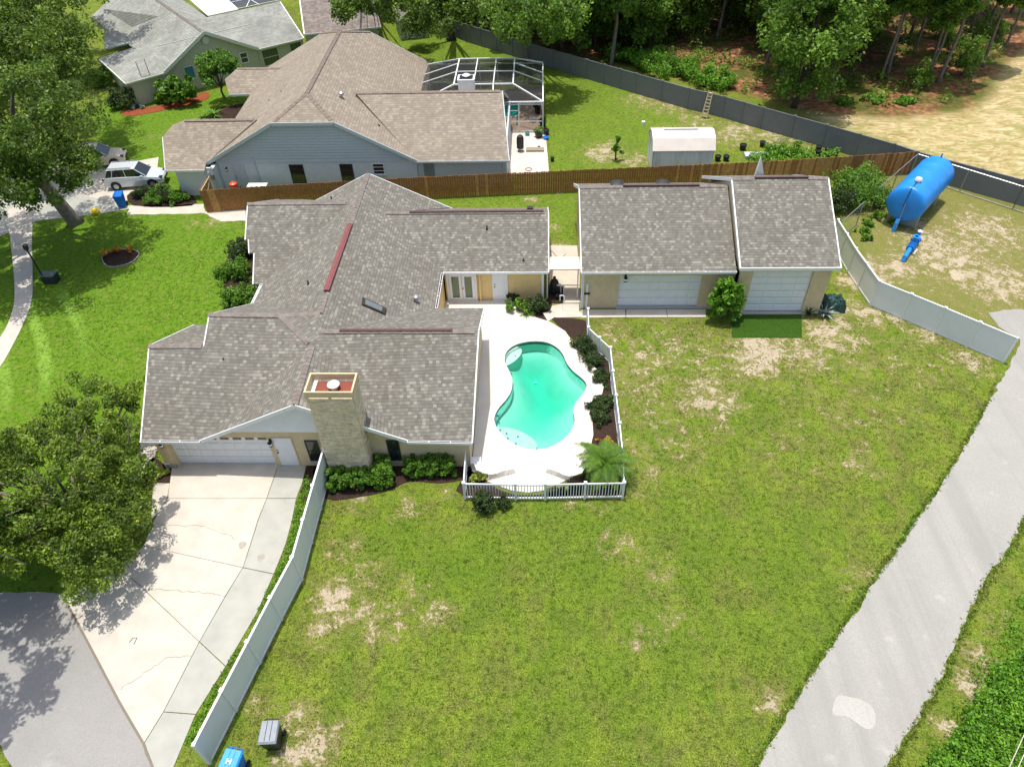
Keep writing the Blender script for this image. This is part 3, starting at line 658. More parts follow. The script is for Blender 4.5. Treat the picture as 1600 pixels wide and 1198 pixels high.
# ------------------------------------------------------------------ house parts
def ridge_caps(parent, a, b, mat, w=.32, step=.3, name='ridge_cap'):
    a = Vector(a); b = Vector(b); d = b - a; L = d.length; n_ = max(1, int(L / step)); d.normalize()
    side = d.cross(Vector((0, 0, 1))).normalized(); up = side.cross(d)
    first = None
    for i in range(n_):
        c = a + d * (i + .5) * step
        if first is None:
            mb = MB(); h = step * .56
            pts = []
            for t, lift in ((-h, .035), (h, .01)):
                pts += [d * t - side * w / 2 + up * (lift - .07), d * t + up * (lift + .03), d * t + side * w / 2 + up * (lift - .07)]
            low = [p - up * .03 for p in pts]
            mb.add(pts + low, [(0, 1, 4, 3), (1, 2, 5, 4), (6, 9, 10, 7), (7, 10, 11, 8), (0, 6, 7, 1), (1, 7, 8, 2), (3, 4, 10, 9), (4, 5, 11, 10), (0, 3, 9, 6), (2, 8, 11, 5)])
            me_ = bpy.data.meshes.new(name); me_.from_pydata([tuple(p) for p in mb.v], [], mb.f); me_.materials.append(mat); me_.update(); first = me_
        o = bpy.data.objects.new(name, first); C.objects.link(o); o.parent = parent
        off = Vector((0, 0, 0)); pp = parent
        while pp is not None: off += pp.location; pp = pp.parent
        o.location = c - off + Vector((0, 0, R.uniform(0, .008)))
def roof(parent, planes, mat, name='roof', th=.1):
    mb = MB()
    for p in planes: mb.slab(p, th)
    return mb.build(name, mat, parent)
def trim(parent, a, b, mat, w=.05, h=.18, name='fascia', dz=-.06):
    a = Vector(a); b = Vector(b); a.z += dz; b.z += dz
    return MB().beam(a, b, w, h).build(name, mat, parent)
def gutter(parent, a, b, mat, out=(0, -1), wd=.13, name='gutter'):
    a = Vector(a); b = Vector(b); o = Vector((out[0], out[1], 0)); z = Vector((0, 0, 1)); mb = MB()
    mb.beam(a + o * wd - z * .03, b + o * wd - z * .03, .025, .13); mb.beam(a + o * wd * .5 - z * .09, b + o * wd * .5 - z * .09, wd, .02); mb.beam(a + o * .01 - z * .04, b + o * .01 - z * .04, .02, .1)
    L = (b - a).length; n_ = int(L / .9)
    for i in range(n_ + 1):
        q = a.lerp(b, i / max(n_, 1)); mb.beam(q + z * .015, q + o * wd + z * .015, .03, .02)
    return mb.build(name, mat, parent)
def gutter_dirt(parent, a, b, out=(0, -1), wd=.13):
    a = Vector(a); b = Vector(b); o = Vector((out[0], out[1], 0)); z = Vector((0, 0, 1))
    return MB().beam(a + o * wd * .5 - z * .03, b + o * wd * .5 - z * .03, wd * .8, .03).build('gutter_debris', MAT['dark'], parent)
def pipe(parent, p, h=.3, r=.045, mat='black', name='vent_pipe'):
    return MB().lathe((p[0], p[1], p[2] - .05), [(r * 2.2, 0), (r * 1.6, .07), (r, .08), (r, h), (r * .6, h + .01)], 10).build(name, MAT[mat], parent)
def window(parent, x0, x1, y, z0, z1, frame='white', glass='glass', face=-1, mull=1, sill=None, name='window', fr=.05, depth=.06):
    yy = y + face * .02
    w_ = thingpart = MB()
    w_.box(x0, x1, min(yy, yy - face * .0) - .02, yy + .02, z0, z0 + fr).box(x0, x1, yy - .02, yy + .02, z1 - fr, z1).box(x0, x0 + fr, yy - .02, yy + .02, z0 + fr, z1 - fr).box(x1 - fr, x1, yy - .02, yy + .02, z0 + fr, z1 - fr)
    for i in range(mull): zc = z0 + (z1 - z0) * (i + 1) / (mull + 1); w_.box(x0 + fr, x1 - fr, yy - .02, yy + .02, zc - .02, zc + .02)
    o = w_.build(name, MAT[frame], parent)
    B('pane', x0 + fr, x1 - fr, yy - .006, yy + .006, z0 + fr, z1 - fr, MAT[glass], o)
    if sill: B('sill', x0 - .06, x1 + .06, yy - .1, yy, z0 - .09, z0, MAT[sill], o)
    return o
def garage_door(parent, x0, x1, y, h, rows, cols, z0=.04, lites=False):
    d = B('garage_door', x0, x1, y, y + .05, z0, h, MAT['gdoor'], parent)
    pw = (x1 - x0) / cols; ph = (h - z0) / rows
    src = None
    for r in range(rows):
        for c_ in range(cols):
            if lites and r == rows - 1:
                B('lite', x0 + c_ * pw + .1, x0 + (c_ + 1) * pw - .1, y - .012, y - .002, z0 + (r + 1) * ph - .30, z0 + (r + 1) * ph - .04, MAT['glass'], d); continue
            mb = MB(); a, b = x0 + c_ * pw + .04, x0 + (c_ + 1) * pw - .04; e_, f_ = z0 + r * ph + .03, z0 + (r + 1) * ph - .025
            mb.add([(a, y - .003, e_), (b, y - .003, e_), (b, y - .003, f_), (a, y - .003, f_), (a + .05, y - .022, e_ + .05), (b - .05, y - .022, e_ + .05), (b - .05, y - .022, f_ - .05), (a + .05, y - .022, f_ - .05)], [(4, 5, 6, 7), (0, 1, 5, 4), (1, 2, 6, 5), (2, 3, 7, 6), (3, 0, 4, 7)])
            mb.build('panel', MAT['gdoor'], d)
    for r in range(1, rows): B('section_joint', x0, x1, y - .004, y - .001, z0 + r * ph - .008, z0 + r * ph + .008, MAT['metal'], d)
    return d
def lamp(parent, x, y, z, s=1):
    o = B('wall_lantern', x - .06 * s, x + .06 * s, y - .03, y, z - .1 * s, z + .12 * s, MAT['black'], parent)
    MB().tube([(x, y - .02, z + .05), (x, y - .14 * s, z + .14 * s), (x, y - .18 * s, z + .02)], .018, 6).build('lantern_arm', MAT['black'], o)
    MB().lathe((x, y - .18 * s, z - .33 * s), [(.04, 0), (.11 * s, .04), (.11 * s, .06), (.09 * s, .3 * s), (.13 * s, .31 * s), (.02, .40 * s)], 8).build('lantern_cage', MAT['black'], o)
    MB().lathe((x, y - .18 * s, z - .26 * s), [(.10 * s, 0), (.115 * s, .08), (.10 * s, .16)], 8).build('lantern_glass', MAT['white'], o)
    return o
def door(parent, x0, x1, y, z0, z1, mat='gdoor', trimm='white', knob='l', tr=.07):
    d = B('door', x0, x1, y - .03, y + .01, z0, z1, MAT[mat], parent)
    MB().box(x0 - tr, x0, y - .045, y, z0, z1 + tr).box(x1, x1 + tr, y - .045, y, z0, z1 + tr).box(x0, x1, y - .045, y, z1, z1 + tr).build('door_frame', MAT[trimm], d)
    kx = x0 + .08 if knob == 'l' else x1 - .08
    MB().lathe((kx, y - .09, z0 + 1.0), [(.03, 0), (.045, .03), (.03, .06)], 8).lathe((kx, y - .07, z0 + 1.18), [(.025, 0), (.025, .04)], 8).build('handle', MAT['black'], d)
    return d

# ------------------------------------------------------------------ the tan house with the pool
hs = thing('house', 'sprawling tan single storey house with grey shingle gables beside the pool', 'house', (-10, 30, 0))
Z0 = 2.3
def Sg(x, y): return SO(x, y, 22.2, Z0)
LR = Sg(220, 688); L0 = Sg(313, 688); RT = Sg(233, 540); RT2 = Sg(322, 540); A = Sg(327, 491); A2 = Sg(437, 492)
V0 = (-11.05, 22.2, 4.80); V1 = (-11.27, 26.45, 4.66); RB0 = Sg(637, 688); RB1 = Sg(738, 690); RR = Sg(748, 517); RL = (-11.0, 27.36, 4.86); Bp = (-11.3, 28.66, 4.97)
E0 = (-5.98, 32.5, 2.3); Nt = EA(575, 271, -5.95, Z0); NE = (-5.95, Nt[1], Z0); NW = (-16.8, Nt[1], Z0)
planes = []
planes.append([LR, L0, V1, A2, A, (A[0], RT[1], RT[2]), RT])                    # garage south slope
planes.append([L0, V0, V1])                                                  # front gable west
planes.append([RB0, V1, V0])                                                  # front gable east
planes.append([A2, Bp, V1]); planes.append([Bp, RL, V1])
planes.append([RB0, RB1, RR, RL, V1])                                        # pool wing south slope
planes.append([RR, RL, E0, (RR[0] - .15, 32.5, Z0)])
wb = (-16.8, 33.0, Z0)
planes.append([A, A2, Bp, wb]); 
planes.append([RT, (A[0], RT[1], RT[2]), (-16.8, 31.0, Z0), (RT[0], 31.0, Z0)])
NRY = 40.1; NRZ = 4.83; nwv = (-11.5 - .45, NRY, NRZ)
planes.append([Bp, wb, (-16.8, 34.95, Z0), nwv, (-11.38, NRY, 5.0)])          # spine west slope
planes.append([nwv, (-16.8, 45.1, Z0), NW, Nt, (-11.38, NRY, 5.0)])
ER = (-9.86, 39.95, 4.2)
planes.append([Bp, RL, E0, (-5.98, 36.1, Z0), ER, Nt]); 
planes.append([ER, (-5.98, 43.8, Z0), NE, Nt])
EW = SO(857, 331, 36.1, Z0)
planes.append([(-5.98, 36.1, Z0), SO(857, 425, 36.1, Z0), EW, ER])               # east wing south
planes.append([ER, EW, (EW[0], 43.7, Z0), (-5.98, 43.7, Z0)])
NWs = lambda x, y: SO(x, y, 34.95, Z0)
NA = NWs(387, 318)
planes.append([(-16.8, 34.95, Z0), nwv, NA, NWs(383, 374), NWs(388, 374), NWs(389, 395), NWs(397, 395), (-17.4, 34.95, Z0)])
planes.append([NA, nwv, (-16.8, 45.1, Z0), (NA[0], 45.1, Z0)])
rf = roof(hs, planes, MAT['roof'])
def lift(p, d=.02): return (p[0], p[1], p[2] + d)
for a, b in [(RT, (A[0], RT[1], RT[2])), (A, A2), (A2, V1), (V0, V1), (RL, RR), (Bp, A2), (Bp, (-11.35, 30.4, 5.0)), ((-11.37, 37.3, 5.0), Nt), (ER, EW), (NA, nwv), (nwv, (-11.38, 39.3, 5.0))]:
    ridge_caps(rf, lift(a), lift(b), MAT['ridge'])
def redvent(a, b, nm='ridge_vent', m='brownvent', w_=.2):
    MB().beam(lift(a, .05), lift(b, .05), w_, .07).beam(lift(a, .09), lift(b, .09), w_ * .4, .03).build(nm, MAT[m], rf)
redvent((-11.35, 30.5, 5.0), (-11.37, 37.2, 5.0), 'ridge_vent', 'redvent', .32); redvent((-10.0, 27.36, 4.86), (-4.3, 27.36, 4.86)); redvent((-8.2, 39.93, 4.2), (.3, 39.93, 4.2))
# fascias and gutters
W = MAT['white']
gutter(hs, LR, L0, W); gutter_dirt(hs, LR, L0); gutter(hs, RB0, RB1, W); gutter_dirt(hs, RB0, RB1)
gutter(hs, (-5.85, 36.1, Z0), (EW[0] - .02, 36.1, Z0), W); gutter(hs, (-5.98, 32.5, Z0), (-5.98, 36.0, Z0), W, out=(1, 0)); gutter_dirt(hs, (-5.98, 32.5, Z0), (-5.98, 36.0, Z0), out=(1, 0))
gutter(hs, (-16.8, 32.9, Z0), (-16.8, 34.9, Z0), W, out=(-1, 0))
bt_ = MAT['white']
for a, b in [(L0, V0), (V0, RB0)]: trim(hs, (a[0], a[1] - .03, a[2]), (b[0], b[1] - .03, b[2]), bt_, .05, .2)
for a, b in [(LR, RT), (RT, (RT[0], 31, Z0)), (A, (A[0], RT[1], RT[2])), (A, (-16.8, 33.0, Z0)), (RR, RB1), (RR, (RR[0] - .15, 32.5, Z0)), (EW, (EW[0], 36.1, Z0)), (EW, (EW[0], 43.7, Z0)), (NA, NWs(383, 374)), (NWs(388, 374), NWs(389, 395)), (NWs(397, 395), (-17.4, 34.95, Z0)), (Nt, NE), (Nt, NW), (NA, (NA[0], 45.1, Z0))]:
    trim(hs, a, b, W, .06, .17, dz=-.07)
# gable siding boards, courses of the white front gable
def siding(parent, apex, lo, hi, y, mat, step=.2, name='siding_board', clipz=99, zbase=None):
    z = zbase if zbase is not None else lo[2]; apz = min(apex[2], clipz)
    while z < apz - .05:
        z1 = min(z + step - .02, apz)
        def xl(q): t = (q - lo[2]) / (apex[2] - lo[2]); return lo[0] + (apex[0] - lo[0]) * t
        def xr(q): t = (q - hi[2]) / (apex[2] - hi[2]); return hi[0] + (apex[0] - hi[0]) * t
        v = [(xl(z), y - .03, z), (xr(z), y - .03, z), (xr(z1), y - .005, z1), (xl(z1), y - .005, z1), (xl(z), y + .05, z), (xr(z), y + .05, z), (xr(z1), y + .05, z1), (xl(z1), y + .05, z1)]
        MB().add(v, [(0, 1, 2, 3), (5, 4, 7, 6), (0, 4, 5, 1), (3, 2, 6, 7), (1, 5, 6, 2), (4, 0, 3, 7)]).build(name, mat, parent)
        z = z + step
siding(hs, (V0[0], 0, V0[2] - .12), (L0[0] + .15, 0, Z0 - .05), (RB0[0] - .15, 0, Z0 - .05), 22.6, MAT['gdoor'], .22, zbase=2.56)
# walls
ST = MAT['stucco']
wl = MB(); wl.box(-18.76, -18.13, 22.5, 22.75, .0, 2.2).box(-13.15, -3.35, 22.62, 22.8, 0, 2.42).box(-18.13, -13.15, 22.62, 22.8, 2.12, 2.42)
wl.box(-15.5, -7, 22.62, 22.8, 2.42, 2.6); wl.box(-18.76, -18.5, 22.75, 31, 0, 2.2); wl.box(-18.5, -16.5, 30.8, 31, 0, 2.2); wl.box(-16.6, -16.35, 31, 36, 0, 2.2)
wl.box(-3.55, -3.35, 22.8, 32.2, 0, 2.25); wl.box(-6.2, -3.55, 32.0, 32.2, 0, 2.2); wl.box(-16.5, -6.3, 22.8, 23.0, 2.42, 2.6)
wl.box(-17.2, -16.6, 35.4, 35.6, 0, 2.2).box(-17.2, -17.0, 35.6, 38.0, 0, 2.2).box(-18.1, -17.2, 38.0, 38.2, 0, 2.2).box(-18.2, -18.0, 38.2, 44.6, 0, 2.2).box(-18.0, -6.4, 43.2, 43.4, 0, 2.2)
wl.build('wall', ST, hs)
for x_, z_, y0_, y1_, ap, yy in [(-3.4, 2.25, 22.5, 32.3, 4.75, 27.36), (.3, 2.25, 36.3, 43.5, 4.1, 39.93), (-18.6, 2.2, 22.6, 30.9, 4.4, 26.65), (-16.7, 2.2, 23.5, 33, 5.1, 28.2)]:
    MB().add([(x_, y0_, z_ - .1), (x_, y1_, z_ - .1), (x_, yy, ap), (x_ - .15, y0_, z_ - .1), (x_ - .15, y1_, z_ - .1), (x_ - .15, yy, ap)], [(0, 1, 2), (5, 4, 3), (0, 3, 4, 1), (1, 4, 5, 2), (2, 5, 3, 0)]).build('gable_wall', MAT['white'] if x_ == -3.4 else ST, hs)
g2 = MB(); g2.box(-5.85, -3.0, 36.25, 36.45, 0, 2.2).box(-3.0, .25, 36.25, 36.4, 0, 2.2).box(-6.2, -5.95, 32.2, 36.25, 0, 2.2).box(.1, .25, 36.45, 43.3, 0, 2.2).box(-5.8, .1, 43.2, 43.3, 0, 2.2)
g2.build('wall', MAT['stucco_gold'], hs)
B('corner_board', .18, .32, 36.18, 36.3, 0, 2.2, W, hs); B('corner_board', -18.8, -18.5, 22.42, 22.52, 0, .3, W, hs)
MB().box(-18.45, -18.2, 22.44, 22.5, .3, 2.1).build('wall_pilaster', MAT['stucco'], hs)
B('wall_base', -18.72, -18.2, 22.40, 22.5, .02, .28, MAT['concrete_new'], hs)
garage_door(hs, -18.13, -13.15, 22.74, 2.12, 4, 8, lites=True)
d1 = door(hs, -11.98 - .93, -11.98 - .02, 22.63, .06, 2.08, trimm='stucco')
B('doorstep', -13.0, -11.8, 22.25, 22.6, .0, .05, MAT['concrete_new'], hs)
lamp(hs, -18.35, 22.5, 1.95, .9); lamp(hs, -13.0 + .0, 22.6, 1.95, .9)
def darkwin(x0, x1, y, z0, z1): 
    o = window(hs, x0, x1, y, z0, z1, 'dark', 'glass', mull=1, name='window', fr=.06); B('sill', x0 - .03, x1 + .03, y - .08, y + .0, z0 - .1, z0 - .01, MAT['concrete_new'], o); return o
darkwin(-11.35, -10.72, 22.6, .45, 1.95); darkwin(-7.35, -6.75, 22.6, .5, 2.0)
for x_ in (-15.9, -14.8): pass
# french doors
fd = MB().box(-5.75, -5.62, 36.15, 36.26, .02, 2.15).box(-4.0, -3.87, 36.15, 36.26, .02, 2.15).box(-5.62, -4.0, 36.15, 36.26, 2.03, 2.15).build('french_door', W, hs)
for x0 in (-5.6, -4.79):
    lf = MB().box(x0, x0 + .16, 36.18, 36.24, .05, 2.03).box(x0 + .62, x0 + .78, 36.18, 36.24, .05, 2.03).box(x0 + .16, x0 + .62, 36.18, 36.24, .05, .28).box(x0 + .16, x0 + .62, 36.18, 36.24, 1.88, 2.03).build('door_leaf', W, fd)
    B('glass', x0 + .16, x0 + .62, 36.2, 36.22, .28, 1.88, MAT['greenglass'], fd)
MB().lathe((-4.74, 36.12, 1.0), [(.03, 0), (.04, .04), (.02, .07)], 8).build('handle', MAT['black'], fd)
B('pilaster', -3.72, -3.6, 36.1, 36.26, 0, 2.2, MAT['stucco_gold'], hs); B('doorstep', -5.8, -3.8, 35.95, 36.2, .05, .1, MAT['deck'], hs)
door(hs, -2.83, -2.0, 36.24, .08, 2.05); B('doorstep', -2.95, -1.9, 36.0, 36.2, .05, .09, MAT['deck'], hs)
# roof furniture
q = [EA(x, y, -5.95, Z0) for x, y in [(567, 467), (604, 484), (602, 493), (566, 478)]]
sk = MB().slab([lift(p, .14) for p in q], .2).build('skylight', MAT['dark'], hs)
cc = np.mean(q, 0); MB().slab([lift(tuple(cc + (np.array(p) - cc) * .72), .16) for p in q], .03).build('pane', plain('skylight_glass', (.14, .16, .15), .15, spec=.8), sk)
p = EA(651, 471, -5.95, Z0); MB().lathe((p[0], p[1], p[2] - .05), [(.10, 0), (.10, .3), (.17, .3), (.17, .42), (.05, .5)], 12).build('round_vent', MAT['metal'], hs)
for x, y, f in [(518, 312, WE), (482, 444, WE)]:
    p = WE(x, y, -16.8, Z0); pipe(hs, p)
pipe(hs, SO(761, 358, 36.1, Z0)); 
p = SO(818, 407, 36.1, Z0); pipe(hs, p, .18)
pipe(hs, Sg(349, 561), .12, .03)
B('box_vent', -.75, -.35, 40.4, 40.7, 3.95, 4.15, MAT['dark'], hs)
B('roof_box', -8.45, -8.15, 22.9, 23.15, 3.35, 3.62, MAT['dark'], hs)
# chimney: tapering clad stack with coursed relief, crown pan and cowl
ch = thing('chimney', 'tall buff stone clad chimney rising in front of the tan house', 'chimney', (-9.15, 22, 0)); ch.name = 'chimney'
zz = .0
while zz < 5.48:                                       # split-faced ledge stones, each laid on its own
    h_ = R.uniform(.09, .15); z1 = min(5.5, zz + h_); x_ = -10.22
    while x_ < -8.2:
        l_ = min(R.uniform(.25, .75), -8.18 - x_); 
        if -8.18 - (x_ + l_) < .15: l_ = -8.18 - x_
        o_ = R.uniform(.0, .045); B('stone', x_ + .006, x_ + l_ - .006, 21.88 - o_, 21.93, zz + .005, z1 - .008, MAT['stone' if R.random() < .7 else 'stone2'], ch); x_ += l_
    y_ = 21.93
    while y_ < 23.04:
        l_ = min(R.uniform(.25, .6), 23.05 - y_)
        if 23.05 - (y_ + l_) < .15: l_ = 23.05 - y_
        o_ = R.uniform(.0, .04); B('stone', -8.21, -8.17 + o_, y_ + .006, y_ + l_ - .006, zz + .005, z1 - .008, MAT['stone' if R.random() < .7 else 'stone2'], ch); y_ += l_
    zz = z1
B('mortar_core', -10.2, -8.2, 21.92, 23.03, 0, 5.5, MAT['stucco'], ch)
cr = MB()
cr.box(-10.28, -8.12, 21.84, 21.92, 5.62, 5.95).box(-10.28, -8.12, 23.03, 23.11, 5.62, 5.95).box(-10.28, -10.2, 21.92, 23.03, 5.62, 5.95).box(-8.2, -8.12, 21.92, 23.03, 5.62, 5.95).box(-9.24, -9.14, 21.84, 21.92, 5.5, 5.62).box(-10.28, -10.2, 21.84, 21.92, 5.5, 5.62).box(-8.2, -8.12, 21.84, 21.92, 5.5, 5.62).box(-10.28, -10.2, 23.03, 23.11, 5.5, 5.62).box(-8.2, -8.12, 23.03, 23.11, 5.5, 5.62)
cr.build('crown', MAT['stucco'], ch)
B('flue_floor', -10.1, -8.3, 22.0, 22.95, 5.5, 5.55, plain('rust_pan', (.22, .05, .03), .6), ch)
MB().box(-10.1, -9.95, 22.0, 22.95, 5.56, 5.62).box(-9.95, -8.3, 22.0, 22.1, 5.56, 5.62).build('flue_trim', MAT['white'], ch)
MB().lathe((-9.12, 22.5, 5.55), [(.14, 0), (.14, .22), (.27, .22), (.28, .27), (.2, .33), (.05, .36)], 18).build('flue_cap', MAT['gdoor'], ch)

# canopy between house and long garage
cn = thing('canopy', 'flat white canopy roof bridging house and long garage', 'canopy', (1.5, 37, 0))
a = G(857, 402, 2.25); b = G(904, 421, 2.25)
B('roof_sheet', a[0] - .1, b[0] + .1, b[1], a[1], 2.2, 2.28, MAT['deck'], cn); 
for x_ in (.5, 2.4): B('post', x_, x_ + .08, b[1] + .1, b[1] + .18, 0, 2.2, W, cn)

# ------------------------------------------------------------------ long garage and right garage
gm = thing('long_garage', 'long tan garage with wide white door and grey shingle roof', 'garage', (7, 38, 0))
a0 = (2.52, 35.05, 3.0); a1 = (11.62, 35.05, 3.0); r0 = (2.5, 40.4, 5.65); r1 = (11.62, 40.4, 5.65); b0 = (2.45, 45.7, 3.0); b1 = (11.62, 45.7, 3.0)
rf2 = roof(gm, [[a0, a1, r1, r0], [r0, r1, b1, b0]], MAT['roof'])
ridge_caps(rf2, r0, (5.2, 40.4, 5.66), MAT['ridge']); ridge_caps(rf2, (9.9, 40.4, 5.66), r1, MAT['ridge'])
MB().beam((5.2, 40.4, 5.71), (9.9, 40.4, 5.71), .18, .07).build('ridge_vent', MAT['brownvent'], rf2)
for px_ in (960, 1034):
    p = NO(px_, 289, 45.7, 3.0); MB().lathe((p[0] if False else (4.9 if px_ == 960 else 7.75), 40.95, 5.42), [(.1, 0), (.42, .06), (.45, .16), (.25, .26), (.05, .29)], 16).build('turtle_vent', MAT['dark'], rf2)
gutter(gm, a0, a1, W); gutter_dirt(gm, a0, a1)
for a, b in [(a0, r0), (r0, b0)]: trim(gm, a, b, W, .06, .2, dz=-.08)
MB().box(2.72, 4.85, 35.42, 35.6, 0, 2.95).box(9.82, 11.75, 35.42, 35.6, 0, 2.95).box(4.85, 9.82, 35.42, 35.6, 2.45, 2.95).box(2.72, 2.9, 35.6, 45.3, 0, 2.95).box(2.9, 11.7, 45.1, 45.3, 0, 2.95).build('wall', ST, gm)
B('corner_trim', 2.66, 2.76, 35.36, 35.46, 0, 2.9, W, gm)
MB().add([(2.72, 35.5, 2.9), (2.72, 45.2, 2.9), (2.72, 40.4, 5.45), (2.88, 35.5, 2.9), (2.88, 45.2, 2.9), (2.88, 40.4, 5.45)], [(0, 2, 1), (3, 4, 5), (0, 1, 4, 3), (1, 2, 5, 4), (2, 0, 3, 5)]).build('gable_wall', ST, gm)
xl = G(981, 475)[0]; xr = 9.82
garage_door(gm, 4.85, 9.82, 35.55, 2.45, 4, 8, z0=.12)
B('threshold', 4.8, 11.75, 35.3, 35.6, 0, .1, MAT['concrete_new'], gm)
lamp(gm, G(976, 440, 1.9)[0] + .0, 35.42, 2.45, 1)
MB().tube([(2.6, 35.1, 2.85), (2.62, 35.35, 2.5), (2.62, 35.35, .1)], .045, 6).build('downspout', W, gm)

gr_ = thing('tall_garage', 'tall tan garage with white panelled door right of the long garage', 'garage', (14.5, 38, 0))
a0 = (11.66, 34.62, 3.5); a1 = (17.4, 34.62, 3.5); r0 = (11.72, 40.15, 6.24); r1 = (17.5, 40.15, 6.24); b0 = (11.3, 45.7, 3.5); b1 = (17.5, 45.7, 3.5)
rf3 = roof(gr_, [[a0, a1, r1, r0], [r0, r1, b1, b0]], MAT['roof'])
ridge_caps(rf3, r0, (13.1, 40.15, 6.25), MAT['ridge']); ridge_caps(rf3, (16.3, 40.15, 6.25), r1, MAT['ridge'])
MB().beam((13.1, 40.15, 6.3), (16.3, 40.15, 6.3), .18, .07).build('ridge_vent', MAT['brownvent'], rf3)
trim(gr_, (a0[0], a0[1] - .03, a0[2]), (a1[0], a1[1] - .03, a1[2]), W, .06, .2)
for a, b in [(a0, r0), (a1, r1), (r0, b0), (r1, b1)]: trim(gr_, a, b, W, .07, .2, dz=-.08)
MB().box(11.82, 12.55, 34.84, 35.05, 0, 3.42).box(16.05, 17.08, 34.84, 35.05, 0, 3.42).box(12.55, 16.05, 34.84, 35.05, 3.1, 3.42).box(16.9, 17.08, 35.05, 45.3, 0, 3.42).box(11.82, 12.0, 35.05, 45.3, 2.9, 3.42).box(12, 16.9, 45.1, 45.3, 0, 3.42).build('wall', ST, gr_)
for x_ in (11.84, 17.06):
    MB().add([(x_, 34.9, 3.3), (x_, 45.2, 3.3), (x_, 40.15, 6.05), (x_ - .12, 34.9, 3.3), (x_ - .12, 45.2, 3.3), (x_ - .12, 40.15, 6.05)], [(0, 1, 2), (5, 4, 3), (0, 3, 4, 1), (1, 4, 5, 2), (2, 5, 3, 0)]).build('gable_wall', ST, gr_)
garage_door(gr_, 12.55, 16.05, 34.97, 3.1, 6, 4, z0=.14)
B('threshold', 12.3, 16.3, 34.7, 35.0, 0, .1, MAT['concrete_new'], gr_)
# white vent stack / antenna fin behind roof
fn = MB().add([(14.95, 45.9, 3.2), (15.65, 45.9, 3.2), (15.1, 45.9, 4.75), (14.95, 46.1, 3.2), (15.65, 46.1, 3.2), (15.1, 46.1, 4.75)], [(0, 1, 2), (5, 4, 3), (0, 3, 4, 1), (1, 4, 5, 2), (2, 5, 3, 0)]).build('gable_end', W, gr_)

# ------------------------------------------------------------------ blue-grey neighbour house
bh = thing('house', 'pale blue neighbour house under a tan shingle roof behind the wooden fence', 'house', (-16, 56, 0))
s = .525; RZ = 6.7; gy = 50.5; XL = -25.6; XR = -9.25; XM = (XL + XR) / 2; cz = 5.45
def gx_(z, side): return XL + (z - 2.4) / s if side < 0 else XR - (z - 2.4) / s
TL = (gx_(cz, -1), gy, cz); TR = (gx_(cz, 1), gy, cz); RF = (XM, 53.0, RZ); RBk = (XM - .35, 66.8, RZ)
BL = (XL - .8, 70.5, 2.4); BR = (XR - 1.2, 70.8, 2.4); TBL = (gx_(cz, -1) - .7, 70.3, cz); TBR = (gx_(cz, 1) - .8, 70.5, cz)
e0 = (-9.3, 50.5, 2.4); e1 = (-2.25, 50.5, 2.4); rw1 = SO(785, 142, 50.5, 2.4, .5); rw0 = (-14.6, rw1[1], rw1[2])
l0 = (-28.45, 49.5, 2.4); l1 = (-25.4, 49.5, 2.4); lr0 = SO(289, 188, 49.5, 2.4, .5); lr1 = (-22.0, lr0[1], lr0[2]); lcut = SO(270, 192, 49.5, 2.4, .5); lhalf = (-29.3, 52.4, 3.7)
pl = [[(XL, gy, 2.4), TL, RF, RBk, TBL, BL], [(XR, gy, 2.4), TR, RF, RBk, TBR, BR], [TL, TR, RF], [TBL, TBR, RBk],
      [e0, e1, rw1, rw0], [rw1, rw0, (-9.3, 62.2, 2.4), (-2.6, 62.2, 2.4)],
      [l0, l1, (XL, gy, 2.45), lr1, lr0, lhalf], [lhalf, lr0, (-29.3, 54.6, 3.7)], [lr0, lr1, (-24.5, 58, 2.4), (-28.8, 58, 2.4), (-29.3, 54.6, 3.7)]]
br = roof(bh, pl, MAT['roof_tan'])
for a, b in [(RF, RBk), (TL, RF), (TR, RF), (rw0, rw1), (lr0, lr1), (RBk, TBR), (RBk, TBL)]: ridge_caps(br, lift(a), lift(b), MAT['ridge_tan'], .34, .36)
# upper left wing
u0 = G3(358, 148, 2.4); u1 = G3(408, 147, 2.4); ur0 = SO(371, 107, u0[1], 2.4, .5); ur1 = (ur0[0] + 5.5, ur0[1], ur0[2])
roof(bh, [[u0, (u1[0] + 1.5, u1[1], 2.4), (ur1[0], ur1[1], ur1[2]), ur0, (ur0[0] - .9, (u0[1] + ur0[1]) / 2, (2.4 + ur0[2]) / 2 + .2)], [ur0, ur1, (ur1[0], ur0[1] * 2 - u0[1], 2.4), (ur0[0], ur0[1] * 2 - u0[1], 2.4)]], MAT['roof_tan'])
ridge_caps(br, ur0, ur1, MAT['ridge_tan'], .34, .36)
trim(bh, (u0[0], u0[1] - .03, 2.4), (u1[0] + .8, u1[1] - .03, 2.4), MAT['bluetrim'], .05, .18)
BT = MAT['bluetrim']
for a, b in [((XL, gy, 2.4), TL), (TL, TR), (TR, (XR, gy, 2.4))]: trim(bh, (a[0], a[1] - .04, a[2]), (b[0], b[1] - .04, b[2]), BT, .06, .24, dz=-.02)
gutter(bh, l0, l1, W); gutter_dirt(bh, l0, l1); gutter(bh, e0, e1, MAT['bluetrim']); gutter_dirt(bh, e0, e1)
for a, b in [(e1, rw1), (rw1, (-2.6, 62.2, 2.4)), (BR, TBR), (l0, lhalf)]: trim(bh, a, b, BT, .06, .16, dz=-.07)
gw = 50.75
siding(bh, (XM, 0, RZ - .12), (XL + .2, 0, 2.3), (XR - .2, 0, 2.3), gw - .02, MAT['bluesiding'], .22, clipz=cz - .05, zbase=2.42)
